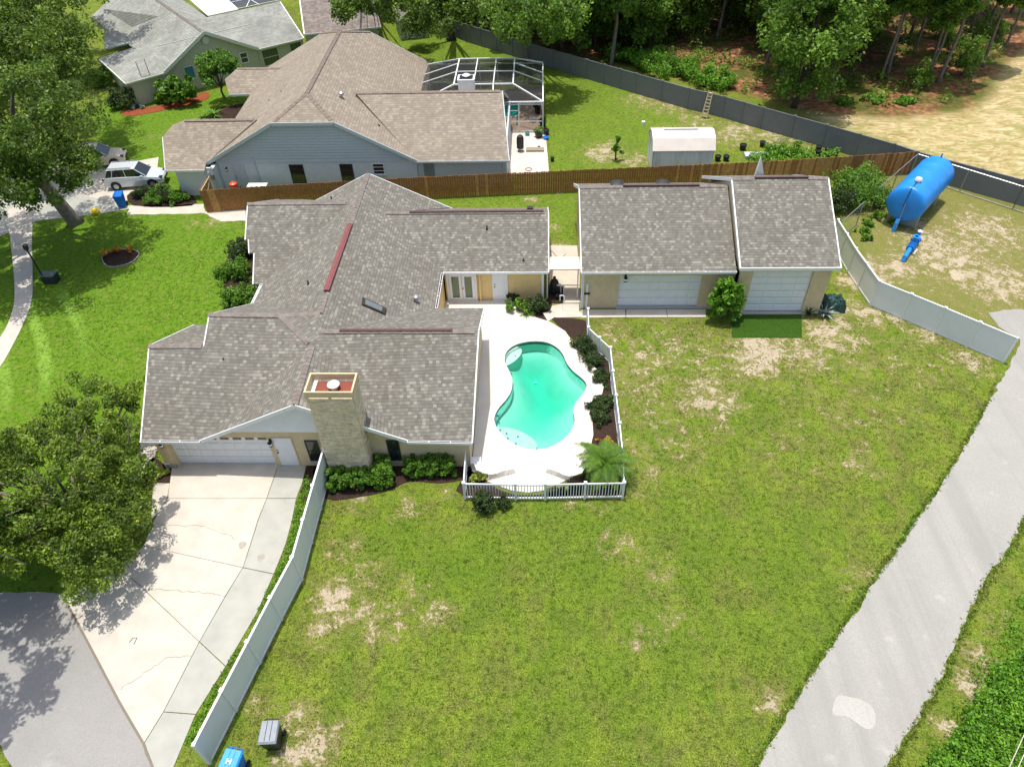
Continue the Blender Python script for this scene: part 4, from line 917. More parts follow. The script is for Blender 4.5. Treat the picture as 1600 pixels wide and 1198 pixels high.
MB().box(-24.9, -9.4, gw, gw + .2, 0, 2.4).box(-28.0, -25.0, 49.95, 50.1, 0, 2.3).box(-28.0, -27.85, 50.1, 57, 0, 2.3).box(-9.4, -2.55, 50.95, 51.1, 0, 2.4).box(-2.65, -2.5, 51.1, 61.8, 0, 2.4).box(-25.6, -25.4, 51, 70, 0, 2.3).box(-25.2, -24.9, 50.0, 50.7, 0, 2.3).build('wall', MAT['blue'], bh)
B('wall', -11, -10.8, 62, 70.3, 0, 2.3, MAT['blue'], bh); B('siding_trim', -24.9, -9.5, gw - .06, gw - .02, 2.34, 2.42, BT, bh)
MB().tube([(-21.95, gw - .1, 2.75), (-21.95, gw - .1, .1)], .07, 6).build('downspout', BT, bh); MB().tube([(-24.95, 49.9, 2.3), (-24.95, 49.9, .1)], .05, 6).build('downspout', BT, bh)
MB().tube([(-2.75, 50.85, 2.3), (-2.75, 50.85, .1)], .05, 6).build('downspout', BT, bh)
for px0, px1, nm in [(452, 474, 'blind'), (531, 551, 'blind')]:
    x0 = G(px0, 262, 2.0)[0] * gw / G(px0, 262, 2.0)[1]; x1 = G(px1, 262, 2.0)[0] * gw / G(px1, 262, 2.0)[1]
    window(bh, x0, x1, gw, .55, 2.12, 'dark', 'glassgrey' if 'glassgrey' in MAT else 'glass')
x0 = G(582, 260, 2)[0] * gw / G(582, 260, 2)[1]; x1 = G(600, 260, 2)[0] * gw / G(600, 260, 2)[1]
window(bh, x0, x1, gw, 1.25, 2.15, 'white', 'glass', mull=2, sill='bluetrim')
B('window_board', -8.9, -8.1, 50.9, 50.95, .7, 2.2, plain('grey_shutter', (.25, .26, .25), .7), bh)
door(bh, -23.75, -22.9, gw, .05, 2.1, 'bluetrim', 'bluesiding')
lamp(bh, -24.25, gw, 1.9, .7)
B('meter_box', -25.6, -25.3, 49.85, 49.95, 1.4, 2.0, MAT['bluetrim'], bh); B('meter_box', -25.25, -25.05, 49.85, 49.95, 1.4, 1.8, MAT['metal'], bh)
for px_, py_ in [(440, 146), (441, 102), (421, 160)]: pipe(bh, WE(px_, py_, XL, 2.4, s), .25)
p = EA(534, 152, XR, 2.4, s); MB().lathe((p[0], p[1], p[2] - .05), [(.1, 0), (.1, .25), (.2, .25), (.2, .4), (.05, .5)], 12).build('round_vent', MAT['metal'], br)
p = EA(592, 196, XR, 2.4, s); pipe(bh, p, .15)

# white outdoor chimney box seen inside the screen cage
co = thing('chimney', 'white square chimney standing before the screened pool cage', 'chimney', (-7, 62, 0))
cx0 = G(715, 160, 4.2)
B('stack', cx0[0], cx0[0] + 1.3, 58.3, 59.4, 3.0, 5.4, W, co); B('crown', cx0[0] - .05, cx0[0] + 1.35, 58.25, 59.45, 5.4, 5.5, W, co); B('flue', cx0[0] + .1, cx0[0] + 1.2, 58.4, 59.3, 5.5, 5.53, MAT['black'], co)
MB().lathe((cx0[0] + .65, 58.9, 5.5), [(.2, 0), (.2, .15), (.34, .16), (.1, .28)], 14).build('flue_cap', W, co)

# ------------------------------------------------------------------ screened pool cage
cg = thing('pool_cage', 'white framed insect screen cage over the neighbour pool', 'pool cage', (-4, 65, 0))
cx1 = .35; cxl = -10.6; fy = 60.7; by = 69.8; ez = 2.65; rz = 3.6
FL = [(cxl, fy, ez), (cx1, fy, ez), (cx1, by, ez), (cxl, by, ez)]
i0 = (cxl + 3.2, fy + 1.6, rz); i1 = (cx1 - 2.6, fy + 1.6, rz); i2 = (cx1 - 2.6, by - 1.4, rz); i3 = (cxl + 3.2, by - 1.4, rz)
def bar(a, b, w_=.09, nm='frame_bar'): MB().beam(a, b, w_, w_).build(nm, W, cg)
for a, b in [(FL[0], FL[1]), (FL[1], FL[2]), (FL[2], FL[3]), (i0, i1), (i1, i2), (i2, i3), (i3, i0), (FL[0], i0), (FL[1], i1), (FL[2], i2), (FL[3], i3)]: bar(a, b, .11)
ym = (fy + by) / 2
for xx in np.linspace(i0[0], i1[0], 4)[1:-1]: bar((xx, fy + 1.6, rz), (xx, by - 1.4, rz)); bar((xx, fy, ez), (xx, fy + 1.6, rz)); bar((xx, by, ez), (xx, by - 1.4, rz)); bar((xx, by, 0), (xx, by, ez), .07)
bar((i0[0], ym, rz), (i1[0], ym, rz)); bar((i1[0], ym, rz), (cx1, ym, ez)); bar((i0[0], ym, rz), (cxl, ym, ez)); bar((i1[0], ym + 2, rz), (cx1, ym + 2, ez)); bar((cxl, ym + 2, ez), (i0[0], ym + 2, rz))
for x_, y_ in [(cx1, fy), (cx1, by), (cxl, by), (cx1, ym), (-2.95, fy), (-1.75, fy), (cx1, ym + 2.3), (cx1, ym - 2.3)]: bar((x_, y_, 0), (x_, y_, ez), .09, 'post')
for a, b in [((-2.95, fy, .95), (cx1, fy, .95)), ((cx1, fy, .95), (cx1, by, .95)), ((cxl, by, .95), (cx1, by, .95)), ((-2.95, fy, .05), (cx1, fy, .05)), ((cxl, fy, 2.45), (cx1, fy, 2.45)), ((-2.95, fy, 1.9), (-1.75, fy, 1.9))]: bar(a, b, .06)
S_ = MAT['screen']
def pane(v): MB().add(v, [tuple(range(len(v)))]).build('screen_panel', S_, cg)
e_ = -.02
for q in [[FL[0], FL[1], i1, i0], [FL[1], FL[2], i2, i1], [FL[2], FL[3], i3, i2], [FL[3], FL[0], i0, i3], [i0, i1, i2, i3]]: pane([(a, b, c_ + e_) for a, b, c_ in q])
pane([(cx1, fy, 0), (cx1, by, 0), (cx1, by, ez), (cx1, fy, ez)]); pane([(cxl, by, 0), (cx1, by, 0), (cx1, by, ez), (cxl, by, ez)])
tag(B('patio', cxl, cx1 + .1, 59.2, by + .2, -.05, .04, plain('brown_paver_patio', (.38, .28, .20), .85, var=.2, vs=3)), kind='structure')
np_ = thing('neighbour_pool', 'small green pool inside the screened cage next door', 'swimming pool', (-4.5, 66, 0))
hx = [(-8.5, 63.6), (-2.2, 63.6), (-1.75, 64.2), (-1.75, 66.6), (-2.3, 67.3), (-8.5, 67.3)]
MB().prism(hx, .03, .075).build('coping', MAT['coping'], np_); MB().prism([(a * .97 - .13, (b - 65.4) * .9 + 65.4) for a, b in hx], .05, .085).build('water', plain('green_pool_water', (.03, .42, .30), .08, spec=.6, var=.1), np_)
tag(MB().prism(GP([(790, 208), (852, 203), (858, 272), (795, 275)]), -.03, .045).build('patio', plain('pale_flagstones', (.62, .55, .47), .9, var=.15, vs=1.2, bump=.5, bs=4)), kind='structure')

# ------------------------------------------------------------------ sage-green neighbour house (turned)
sh = thing('house', 'sage green neighbour house with weathered pale roof beyond the blue house', 'house', (-33, 76, 0))
zs = 2.4; rzg = 5.6
c0 = G3(196, 131, zs); g0 = G3(257, 114, zs); g1 = G3(404, 77, zs)
ax = Vector(g1) - Vector(g0); L = ax.length; ax.normalize(); nv = Vector((-ax.y, ax.x, 0))
apx = PL(319, 50, 0, 0, 0)
def on_gable(x, y):
    v = ray(x, y); d_ = Vector(v); o_ = Vector((0, 0, CAMH)); t = (Vector(g0) - o_).dot(nv) / d_.dot(nv); q = o_ + d_ * t; return tuple(q)
AP = on_gable(319, 51)
RE = tuple(Vector(AP) + nv * 24)
WL0 = tuple(Vector(g0) + nv * 24 - ax * .5); WR0 = tuple(Vector(g1) + nv * 24)
hipf = tuple(Vector(g0).lerp(Vector(AP), .42) + nv * 2.6)
c1 = G3(154, 92, zs); hipA = PL(270, 54, *(0, 0, 0)) 
sl = (AP[2] - zs) / (Vector((AP[0] - g0[0], AP[1] - g0[1], 0)).dot(ax))
def onW(x, y):                                        # a point on the west slope of the sage roof
    v = ray(x, y); d_ = Vector(v); o_ = Vector((0, 0, CAMH)); n_ = Vector((-ax.x * sl, -ax.y * sl, 1)); t = (Vector(g0) - o_).dot(n_) / d_.dot(n_); return tuple(o_ + d_ * t)
def onE(x, y):
    v = ray(x, y); d_ = Vector(v); o_ = Vector((0, 0, CAMH)); s2 = (AP[2] - zs) / (Vector((g1[0] - AP[0], g1[1] - AP[1], 0)).dot(ax)); n_ = Vector((ax.x * s2, ax.y * s2, 1)); t = (Vector(g1) - o_).dot(n_) / d_.dot(n_); return tuple(o_ + d_ * t)
w1 = onW(281, 52); w2 = onW(231, 67)
pls = [[g0, AP, RE, WL0], [g1, AP, RE, WR0]]
hipt = (w2[0], w2[1], w2[2])
pls += [[g0, c0, hipt, w1], [c0, c1, hipt]]
# two more west wings
f0 = G3(163, 76, zs); f1 = G3(232, 60, zs); f2 = onW(249, 26)
pls += [[f0, f1, f2, (onW(180, 43)[0] - .5, onW(180, 43)[1], onW(249, 26)[2])]]
h1 = onW(195, 16); h0 = G3(140, 27, 3.4)
pls += [[G3(155, 45, zs), onW(185, 38), h1, h0]]
sr = roof(sh, pls, MAT['roof_sage'])
ridge_caps(sr, lift(AP), lift(RE), MAT['roof_sage_cap'] if 'roof_sage_cap' in MAT else MAT['ridge'], .3, .6)
# east wing (darker grey) and brown wing
k0 = onE(298, 33); k1 = on = None
ea0 = g1; ea1 = G3(458, 64, zs); dv = (Vector(ea1) - Vector(ea0)).normalized()
ea1 = tuple(Vector(ea0) + dv * 5.0); er0 = k0; er1 = tuple(Vector(k0) + dv * ((Vector(ea1) - Vector(k0)).dot(dv) + .2))
roof(sh, [[ea0, ea1, (er1[0], er1[1], er0[2]), er0], [er0, (er1[0], er1[1], er0[2]), tuple(Vector((er1[0], er1[1], zs)) + Vector((-dv.y, dv.x, 0)) * 6), tuple(Vector((er0[0], er0[1], zs)) + Vector((-dv.y, dv.x, 0)) * 6)]], MAT['roof_sage'])
trim(sh, ea1, (er1[0], er1[1], er0[2]), W, .1, .2)
bw0 = Vector(ea1) + Vector((.1, .15, .35)); bw1 = Vector(G3(596, 42, zs + .35)); dv2 = (bw1 - bw0).normalized(); pn = Vector((-dv2.y, dv2.x, 0))
roof(sh, [[tuple(bw0), tuple(bw1), tuple(bw1 + pn * 8 + Vector((-.6, 0, 3.4))), tuple(bw0 + pn * 8 + Vector((0, 0, 3.4)))]], MAT['roof_brown'])
trim(sh, bw0, bw0 + pn * 8 + Vector((0, 0, 3.4)), W, .12, .22); trim(sh, bw0 - Vector((0, .04, 0)), bw1 - Vector((0, .04, 0)), W, .05, .16)
SG = MAT['sage']
g0v = Vector(g0) + nv * .5; g1v = Vector(g1) + nv * .5; apv = Vector(AP) + nv * .5
mb = MB().add([(g0v.x, g0v.y, 0), (g1v.x, g1v.y, 0), (g1v.x, g1v.y, zs), (apv.x, apv.y, apv.z - .15), (g0v.x, g0v.y, zs)] + [tuple(Vector(q) + nv * .2) for q in [(g0v.x, g0v.y, 0), (g1v.x, g1v.y, 0), (g1v.x, g1v.y, zs), (apv.x, apv.y, apv.z - .15), (g0v.x, g0v.y, zs)]], [(0, 1, 2, 3, 4), (9, 8, 7, 6, 5), (0, 5, 6, 1), (1, 6, 7, 2), (0, 4, 9, 5)])
mb.build('wall', MAT['sage'], sh); mb = MB(); cc0 = Vector(c0) + nv * .4 + ax * .5
mb.prism([(cc0.x, cc0.y), (g0v.x, g0v.y), (g0v.x + nv.x * .2, g0v.y + nv.y * .2), (cc0.x + nv.x * .2, cc0.y + nv.y * .2)], 0, zs - .05)
mb.build('wall', MAT['sage'], sh); mb = MB(); cb0 = Vector(c1) + ax * .6 - nv * .3
mb.prism([(cc0.x, cc0.y), (cb0.x, cb0.y), (cb0.x + .2, cb0.y + .1), (cc0.x + .2, cc0.y + .1)], 0, zs - .05)
mb.build('wall', MAT['sage'], sh); mb = MB(); e0v = Vector(ea0) + nv * .4; e1v = Vector(ea1) + nv * .4
mb.prism([(e0v.x, e0v.y), (e1v.x, e1v.y), (e1v.x + nv.x * .2, e1v.y + nv.y * .2), (e0v.x + nv.x * .2, e0v.y + nv.y * .2)], 0, zs - .03)
mb.build('wall', MAT['sage'], sh); mb = MB(); b0v = bw0 + pn * .4; b1v = bw1 + pn * .4 - dv2 * .4
mb.prism([(b0v.x, b0v.y), (b1v.x, b1v.y), (b1v.x + pn.x * .2, b1v.y + pn.y * .2), (b0v.x + pn.x * .2, b0v.y + pn.y * .2)], 0, zs + .25)
mb.prism([(b1v.x, b1v.y), (b1v.x + pn.x * 12, b1v.y + pn.y * 12), (b1v.x + pn.x * 12 - .2, b1v.y + pn.y * 12), (b1v.x - .2, b1v.y)], 0, zs + .25)
mb.build('wall', SG, sh)
for a, b in [(g0, AP), (AP, g1)]: trim(sh, Vector(a) - nv * .03, Vector(b) - nv * .03, MAT['sagetrim'], .08, .3, dz=.0)
for a, b in [(c0, g0), (c0, c1), (ea0, ea1), (f0, f1)]: trim(sh, a, b, MAT['sagetrim'], .1, .14)
def wallwin(parent, a, b, z0, z1, n_, frame, glass, mull=1):     # window on a turned wall between plan points a and b
    a = Vector((a[0], a[1], 0)); b = Vector((b[0], b[1], 0)); o_ = -n_ * .06
    fr = MB()
    for u, v in (((a, z0), (b, z0)), ((a, z1), (b, z1)), ((a, z0), (a, z1)), ((b, z0), (b, z1))): fr.beam(u[0] + o_ + Vector((0, 0, u[1])), v[0] + o_ + Vector((0, 0, v[1])), .09, .09)
    if mull: zc = (z0 + z1) / 2; fr.beam(a + o_ + Vector((0, 0, zc)), b + o_ + Vector((0, 0, zc)), .05, .05)
    f_ = fr.build('window', MAT[frame], parent)
    MB().beam(a + o_ * .5 + Vector((0, 0, (z0 + z1) / 2)), b + o_ * .5 + Vector((0, 0, (z0 + z1) / 2)), .03, z1 - z0).build('pane', MAT[glass], f_)
def gb(t): return Vector(g0v).lerp(Vector(g1v), t)
MAT['tealglass'] = plain('teal_blind', (.05, .22, .26), .2, spec=.7)
MAT['darkgreen'] = plain('green_blind', (.03, .075, .045), .2, spec=.7)
wallwin(sh, gb(.20), gb(.30), 1.1, 2.3, nv, 'sagetrim', 'tealglass', 0); wallwin(sh, gb(.80), gb(.88), 1.3, 2.3, nv, 'white', 'glass')
wallwin(sh, e0v.lerp(e1v, .06), e0v.lerp(e1v, .42), .5, 2.1, nv, 'sagetrim', 'darkgreen'); wallwin(sh, e0v.lerp(e1v, .68), e0v.lerp(e1v, .95), .5, 2.1, nv, 'sagetrim', 'darkgreen')
wallwin(sh, b0v.lerp(b1v, .60), b0v.lerp(b1v, .76), .5, 2.3, pn, 'sagetrim', 'darkgreen')
q = Vector(AP) + nv * .42 - Vector((0, 0, .8)); MB().tube([q, q - nv * .1], .35, 14).build('gable_vent', MAT['sagetrim'], sh)
MB().beam(gb(.02) - nv * .1 + Vector((0, 0, zs - .1)), gb(.98) - nv * .1 + Vector((0, 0, zs - .1)), .06, .06).build('wall_conduit', MAT['sagetrim'], sh)
q0 = cc0.lerp(g0v, .35) - nv * .1; q1 = cc0.lerp(g0v, .6) - nv * .1
MB().tube([q0 + Vector((0, 0, .05)), q0 + Vector((0, 0, 1.5)), q1 + Vector((0, 0, 1.5)), q1 + Vector((0, 0, .1))], .04, 6).build('wall_pipe', MAT['metal'], sh)
for x, y in [(173, 27), (210, 47)]: pass
pp_ = onE(371, 51); pipe(sh, (pp_[0], pp_[1], pp_[2] - .2), .4, .08)
# white membrane roof and dark cage roof between the two wings
nr = G(340, 10, 3.0)
flat = thing('porch_roof', 'white flat porch roof behind the sage house ridge', 'roof', (nr[0], nr[1], 0))
MB().prism(GP([(285, -10), (325, 25), (372, 15), (345, -10)], 3.0), 2.9, 3.0).build('roof_sheet', MAT['deck'], flat)
cage2 = thing('pool_cage', 'dark screened cage at the top edge behind the sage house', 'pool cage', (*G(390, 3, 2.8), 0))
MB().prism(GP([(345, -10), (372, 15), (440, 0), (430, -20)], 2.8), 2.75, 2.8).build('screen_panel', plain('dark_screen', (.05, .055, .055)), cage2)
for a, b in [((345, -10), (372, 15)), ((372, 14), (440, 0)), ((362, 4), (420, -8)), ((385, 12), (395, -10)), ((405, 8), (375, -10))]: MB().beam(G3(*a, 2.85), G3(*b, 2.85), .08, .08).build('frame_bar', W, cage2)

# ------------------------------------------------------------------ sheds
def shed_white():
    r = thing('shed', 'white metal garden shed with barn roof beside the wooden fence', 'shed', (11.2, 54, 0))
    x0, x1, y0, y1, zw = 9.0, 13.75, 53.2, 56.2, 1.75; ymid = (y0 + y1) / 2
    prof = [(y0 - .1, zw), (y0 + .55, zw + .75), (ymid, zw + 1.0), (y1 - .55, zw + .75), (y1 + .1, zw)]
    mb = MB()
    for (a, za), (b, zb) in zip(prof[:-1], prof[1:]): mb.slab([(x0 - .08, a, za), (x1 + .08, a, za), (x1 + .08, b, zb), (x0 - .08, b, zb)], .05)
    mb.build('roof', MAT['deck'], r); B('roof_vent', x0 + .9, x1 - 1.2, ymid - .06, ymid + .06, zw + .98, zw + 1.06, MAT['metal'], r)
    k = NT('ribbed_white_metal', .5, .4); g = k.geo(); sp = k.n('ShaderNodeSeparateXYZ'); k.l(g, sp.inputs[0])
    k.color(k.mix(k.ramp(k.noise(k.scale(g, (1.2, 1, .3)), 1.3, 4), [(.45, 0), (.7, .55)]), (.66, .69, .74), (.33, .35, .42)))
    n_ = 16; dx = (x1 - x0) / n_
    for i in range(n_): B('wall_panel', x0 + i * dx + .004, x0 + (i + 1) * dx - .004, y0 - (.015 if i % 2 else 0), y0 + .03, .05, zw, k.m, r)
    MB().box(x0, x0 + .04, y0, y1, 0, zw).box(x1 - .04, x1, y0, y1, 0, zw).box(x0, x1, y1 - .04, y1, 0, zw).build('wall', k.m, r)
    for x_ in (x0, x1 - .04): MB().add([(x_, p[0], p[1] - .03) for p in prof] + [(x_ + .04, p[0], p[1] - .03) for p in prof], [(0, 1, 2, 3, 4), (9, 8, 7, 6, 5)]).build('gable_wall', k.m, r)
shed_white()
def shed_sage():
    c_ = G(627, 63); a = Vector((c_[0], c_[1], 0)); dx = Vector((1, .28, 0)).normalized(); dy = Vector((-.28, 1, 0)).normalized(); w_, d_, zw = 3.0, 4.2, 2.0
    r = thing('shed', 'sage green garden shed with white trimmed double doors under trees', 'shed', (c_[0], c_[1], 0))
    def q(u, v, z): return tuple(a + dx * u + dy * v + Vector((0, 0, z)))
    def pr(u0, u1, v0, v1, z0, z1): return MB().add([q(u0, v0, z0), q(u1, v0, z0), q(u1, v1, z0), q(u0, v1, z0), q(u0, v0, z1), q(u1, v0, z1), q(u1, v1, z1), q(u0, v1, z1)], [(3, 2, 1, 0), (4, 5, 6, 7), (0, 1, 5, 4), (1, 2, 6, 5), (2, 3, 7, 6), (3, 0, 4, 7)])
    pr(0, w_, 0, .06, 0, zw).build('wall', SG, r)
    for i in range(6): pr(-.02, .05, .1 + i * .68, .1 + (i + 1) * .68 - .03, 0, zw).build('wall_panel', SG, r)
    pr(w_ - .06, w_, 0, d_, 0, zw).build('wall', SG, r)
    for u in (-.03, w_ - .05): pr(u, u + .1, -.04, .02, 0, zw).build('corner_board', W, r)
    for u in (.75, 1.55):
        d = pr(u, u + .78, -.04, 0, .1, 1.85).build('door_leaf', SG, r)
        for uu_, vv_ in (((u, u + .06), (.1, 1.85)), ((u + .72, u + .78), (.1, 1.85)), ((u, u + .78), (.1, .17)), ((u, u + .78), (.95, 1.02)), ((u, u + .78), (1.78, 1.85))): pr(uu_[0], uu_[1], -.06, -.04, vv_[0], vv_[1]).build('door_batten', W, d)
    MB().add([q(0, 0, zw), q(w_, 0, zw), q(w_ / 2, 0, zw + 1.1), q(0, .06, zw), q(w_, .06, zw), q(w_ / 2, .06, zw + 1.1)], [(0, 1, 2), (5, 4, 3), (0, 2, 5, 3), (1, 4, 5, 2)]).build('gable_wall', SG, r)
    mb = MB(); mb.slab([q(-.15, -.15, zw - .08), q(w_ / 2, -.15, zw + 1.2), q(w_ / 2, d_ + .15, zw + 1.2), q(-.15, d_ + .15, zw - .08)], .06); mb.slab([q(w_ + .15, -.15, zw - .08), q(w_ / 2, -.15, zw + 1.2), q(w_ / 2, d_ + .15, zw + 1.2), q(w_ + .15, d_ + .15, zw - .08)], .06)
    mb.build('roof', MAT['roof'], r)
shed_sage()

# ------------------------------------------------------------------ fences
def panel_fence(name, label, tops, h, pw, mat, postmat, cat='fence', th=.05, post=.13, capm=None, rail=True, taper=None):
    P0 = [G(x, y, h) for x, y in tops]
    r = thing(name, label, cat, (P0[0][0], P0[0][1], 0))
    for i in range(len(P0) - 1):
        a = Vector((*P0[i], 0)); b = Vector((*P0[i + 1], 0)); L = (b - a).length; n_ = max(1, round(L / pw)); d = (b - a) / n_
        for j in range(n_):
            p = a + d * j; q = a + d * (j + 1); u = d.normalized() * post * .5
            MB().beam(p + u + Vector((0, 0, h * .5 - .02)), q - u + Vector((0, 0, h * .5 - .02)), th, h - .14).build('panel', mat, r)
            MB().beam(p + u + Vector((0, 0, h - .06)), q - u + Vector((0, 0, h - .06)), th + .04, .1).build('rail', mat, r)
            MB().beam(p + u + Vector((0, 0, .07)), q - u + Vector((0, 0, .07)), th + .04, .1).build('rail', mat, r)
            MB().obox(p + Vector((0, 0, h / 2)), (post, post, h), math.atan2(d.y, d.x)).obox(p + Vector((0, 0, h + .02)), (post + .03, post + .03, .05), math.atan2(d.y, d.x)).build('post', postmat, r)
    p = Vector((*P0[-1], 0)); MB().obox(p + Vector((0, 0, h / 2)), (post, post, h), 0).build('post', postmat, r)
    return r
VN = MAT['vinyl']
panel_fence('white_privacy_fence', 'white vinyl privacy fence running down beside the driveway', [(505, 700), (488, 758), (456, 870), (422, 933), (386, 1002), (346, 1078), (302, 1162)], 1.83, 2.4, VN, MAT['white'])
panel_fence('white_privacy_fence', 'white vinyl privacy fence bending between tall garage and the right road', [(1310, 343), (1324, 365), (1338, 388), (1355, 411.6), (1375, 439), (1425, 459), (1478, 480.6), (1532, 503), (1590, 527)], 1.83, 2.6, VN, MAT['white'])
panel_fence('grey_privacy_fence', 'long dark grey vinyl fence between the yards and the woods', [(700, 28), (727, 38), (800, 59), (840, 71), (945, 101), (995, 115), (1077, 138), (1104, 144), (1133, 151), (1194, 168), (1293, 195), (1399, 225), (1435, 237), (1475, 248), (1600, 281), (1800, 336)], 1.85, 2.4, MAT['greyfence'], MAT['greyfence'], post=.14)

# wooden picket fence: every picket a piece
wf = thing('wooden_fence', 'long stained wooden picket fence between the tan and blue houses', 'fence', (*G(311, 298, 1.83), 0))
pts = [G(311, 298, 1.83), G(437, 289, 1.83), G(640, 277.5, 1.83), G(860, 267.5, 1.83), G(1010, 261, 1.83), G(1201, 252, 1.83), G(1330, 244, 1.83), G(1434, 237, 1.83)]
segs = [(Vector((*a, 0)), Vector((*b, 0))) for a, b in zip(pts[:-1], pts[1:])]
tot = sum((b - a).length for a, b in segs); stepp = tot / 300
pk = [MB().box(-stepp * .46, stepp * .46, -.012, .012, .03, h_).build('picket', m_, None) for m_ in (MAT['wood'], MAT['wood2'], MAT['wood']) for h_ in (1.83, 1.80, 1.85)]
cnt = 0; acc = 0
for a, b in segs:
    L = (b - a).length; n_ = round(L / stepp); d = (b - a) / n_; ang_ = math.atan2(d.y, d.x)
    for j in range(n_):
        if cnt >= 300: break
        p = a + d * (j + .5); org = 6 if p.x < 14 else 3
        src = pk[R.choice([0, 1, 2] if (p.x < 13 and R.random() < .9) or R.random() < .45 else [3, 4, 5])]
        if cnt < 9: o = pk[cnt]
        else: o = bpy.data.objects.new('picket', src.data); C.objects.link(o)
        o.parent = wf
        o.location = p - wf.location; o.rotation_euler = (0, 0, ang_ + R.uniform(-.02, .02)); cnt += 1
    for z_ in (.4, 1.0, 1.6): MB().beam(a + Vector((0, .05, z_)), b + Vector((0, .05, z_)), .04, .09).build('rail', MAT['wood'], wf)
g_ = thing('fence_gate', 'short orange wooden fence return with open gate by the blue house', 'gate', (*G(311, 298, 1.83), 0))
a = Vector((*G(311, 298, 1.83), 0)); b = Vector((*G(325, 274, 1.83), 0)); n_ = 14
for j in range(n_): 
    p = a.lerp(b, (j + .5) / n_); MB().obox(p + Vector((0, 0, .92)), (.15, .02, 1.78), math.atan2((b - a).y, (b - a).x)).build('picket', MAT['wood2'], g_)
MB().beam(a + Vector((.06, 0, 1.7)), b + Vector((.06, 0, 1.7)), .05, .09).beam(a + Vector((.06, 0, .4)), b + Vector((.06, 0, 1.6)), .05, .09).build('brace', MAT['ladder'], g_)

# pool fence: posts, rails and each baluster
pf = thing('pool_fence', 'low white picket railing enclosing the pool deck', 'fence', (*G(724, 754, 1.22), 0))
caps = [(727.5, 700), (724, 754), (805, 755.5), (852, 755.5), (915, 754), (975.5, 753), (973, 704.6), (968.5, 660), (963, 617), (958, 579), (954, 542.5), (937, 527), (920, 511), (919, 482)]
PP = [Vector((*G(x, y, 1.22), 0)) for x, y in caps]
nb = 0; bal = MB().box(-.02, .02, -.02, .02, .12, 1.1).build('baluster', W, None); used = False
for i, (a, b) in enumerate(zip(PP[:-1], PP[1:])):
    d = b - a; ang_ = math.atan2(d.y, d.x)
    for z_, hh_ in ((1.12, .09), (.12, .09)): MB().beam(a + Vector((0, 0, z_)), b + Vector((0, 0, z_)), .055, hh_).build('rail', W, pf)
    n_ = max(2, round(d.length / (.135)))
    for j in range(1, n_):
        if not used: o = bal; used = True
        else: o = bpy.data.objects.new('baluster', bal.data); C.objects.link(o)
        o.parent = pf
        o.location = a + d * j / n_ - pf.location; o.rotation_euler = (0, 0, ang_); nb += 1
for p in PP: MB().obox(p + Vector((0, 0, .6)), (.11, .11, 1.2), 0).obox(p + Vector((0, 0, 1.23)), (.15, .15, .06), 0).build('post', W, pf)
gp = thing('gate_post', 'tall white post with black latch before the long garage', 'post', (*G(917, 490), 0))
p = G(918, 444, 1.85); MB().obox((p[0], p[1], .92), (.12, .12, 1.85), 0).obox((p[0], p[1], 1.87), (.15, .15, .05)).build('post', W, gp); MB().obox((p[0], p[1] - .08, 1.2), (.34, .06, .12)).build('latch', MAT['black'], gp)

# chain-link fence beside tank lot
cl = thing('chain_link_fence', 'galvanised chain link fence with rails around the blue tank lot', 'fence', (*G(1434, 240, 1.8), 0))
def clrun(a, b):
    a = Vector((*G(*a, 1.8), 0)); b = Vector((*G(*b, 1.8), 0)); L = (b - a).length; n_ = max(1, round(L / 3))
    for z_ in (1.8, .06): MB().tube([a + Vector((0, 0, z_)), b + Vector((0, 0, z_))], .03, 6).build('rail', MAT['metal'], cl)
    for j in range(n_ + 1): p = a.lerp(b, j / n_); MB().tube([p, p + Vector((0, 0, 1.85))], .035, 6).build('post', MAT['metal'], cl)
    MB().add([tuple(a), tuple(b), tuple(b + Vector((0, 0, 1.8))), tuple(a + Vector((0, 0, 1.8)))], [(0, 1, 2, 3)]).build('mesh', S2, cl)
def screen2():
    k = NT('chain_mesh', .5, .3); k.b.inputs['Base Color'].default_value = (.25, .26, .26, 1)
    tr = k.n('ShaderNodeBsdfTransparent'); mx = k.n('ShaderNodeMixShader'); mx.inputs[0].default_value = .16
    k.l(tr.outputs[0], mx.inputs[1]); k.l(k.b.outputs[0], mx.inputs[2]); k.l(mx.outputs[0], k.t.nodes['Material Output'].inputs['Surface']); return k.m
S2 = screen2()
clrun((1435, 241), (1600, 292)); clrun((1600, 292), (1750, 338)); clrun((1434, 241), (1372, 295)); clrun((1350, 316), (1316, 346))

# ------------------------------------------------------------------ trees
BK = MAT['bark']; BD = MAT['barkdark']
def Cz(px, py, z): return G3(px, py, z)
b_ = G(118, 348)
tree('oak_tree', 'large spreading oak with pale trunk on the front lawn, left edge', b_, [((-36.4, 43.5, 9.0), (7.0, 6.6, 3.8), 1.0), ((-31.6, 41.8, 6.4), (3.4, 3.2, 1.8), .26), ((-37, 41, 5.6), (4, 4, 2.6), .3), ((-33.2, 39.2, 8.0), (4.4, 4.2, 2.3), .4)],   .5, MAT['leaf_oak'], BK, 260, .66, 150, .105, 3, lean=(-.8, -1.2), limbs=16, trunk_top=6.5)
tree('oak_tree', 'tall dense oak behind the lawn oak, filling the upper left corner', G(40, 215), [((-44.0, 58, 9.5), (8.0, 8.5, 5), 1.0), ((-39.2, 55, 7.5), (4.8, 5, 4.0), .45)], .45, MAT['leaf_oak'], BK, 250, .85, 150, .12, 5, limbs=12)
tree('oak_tree', 'oak beside the sage house street side, at the top left corner', G(30, 90), [((-50, 76, 10), (9, 8, 5), 1)], .4, MAT['leaf_oak'], BK, 170, 1.1, 90, .16, 8, limbs=8)
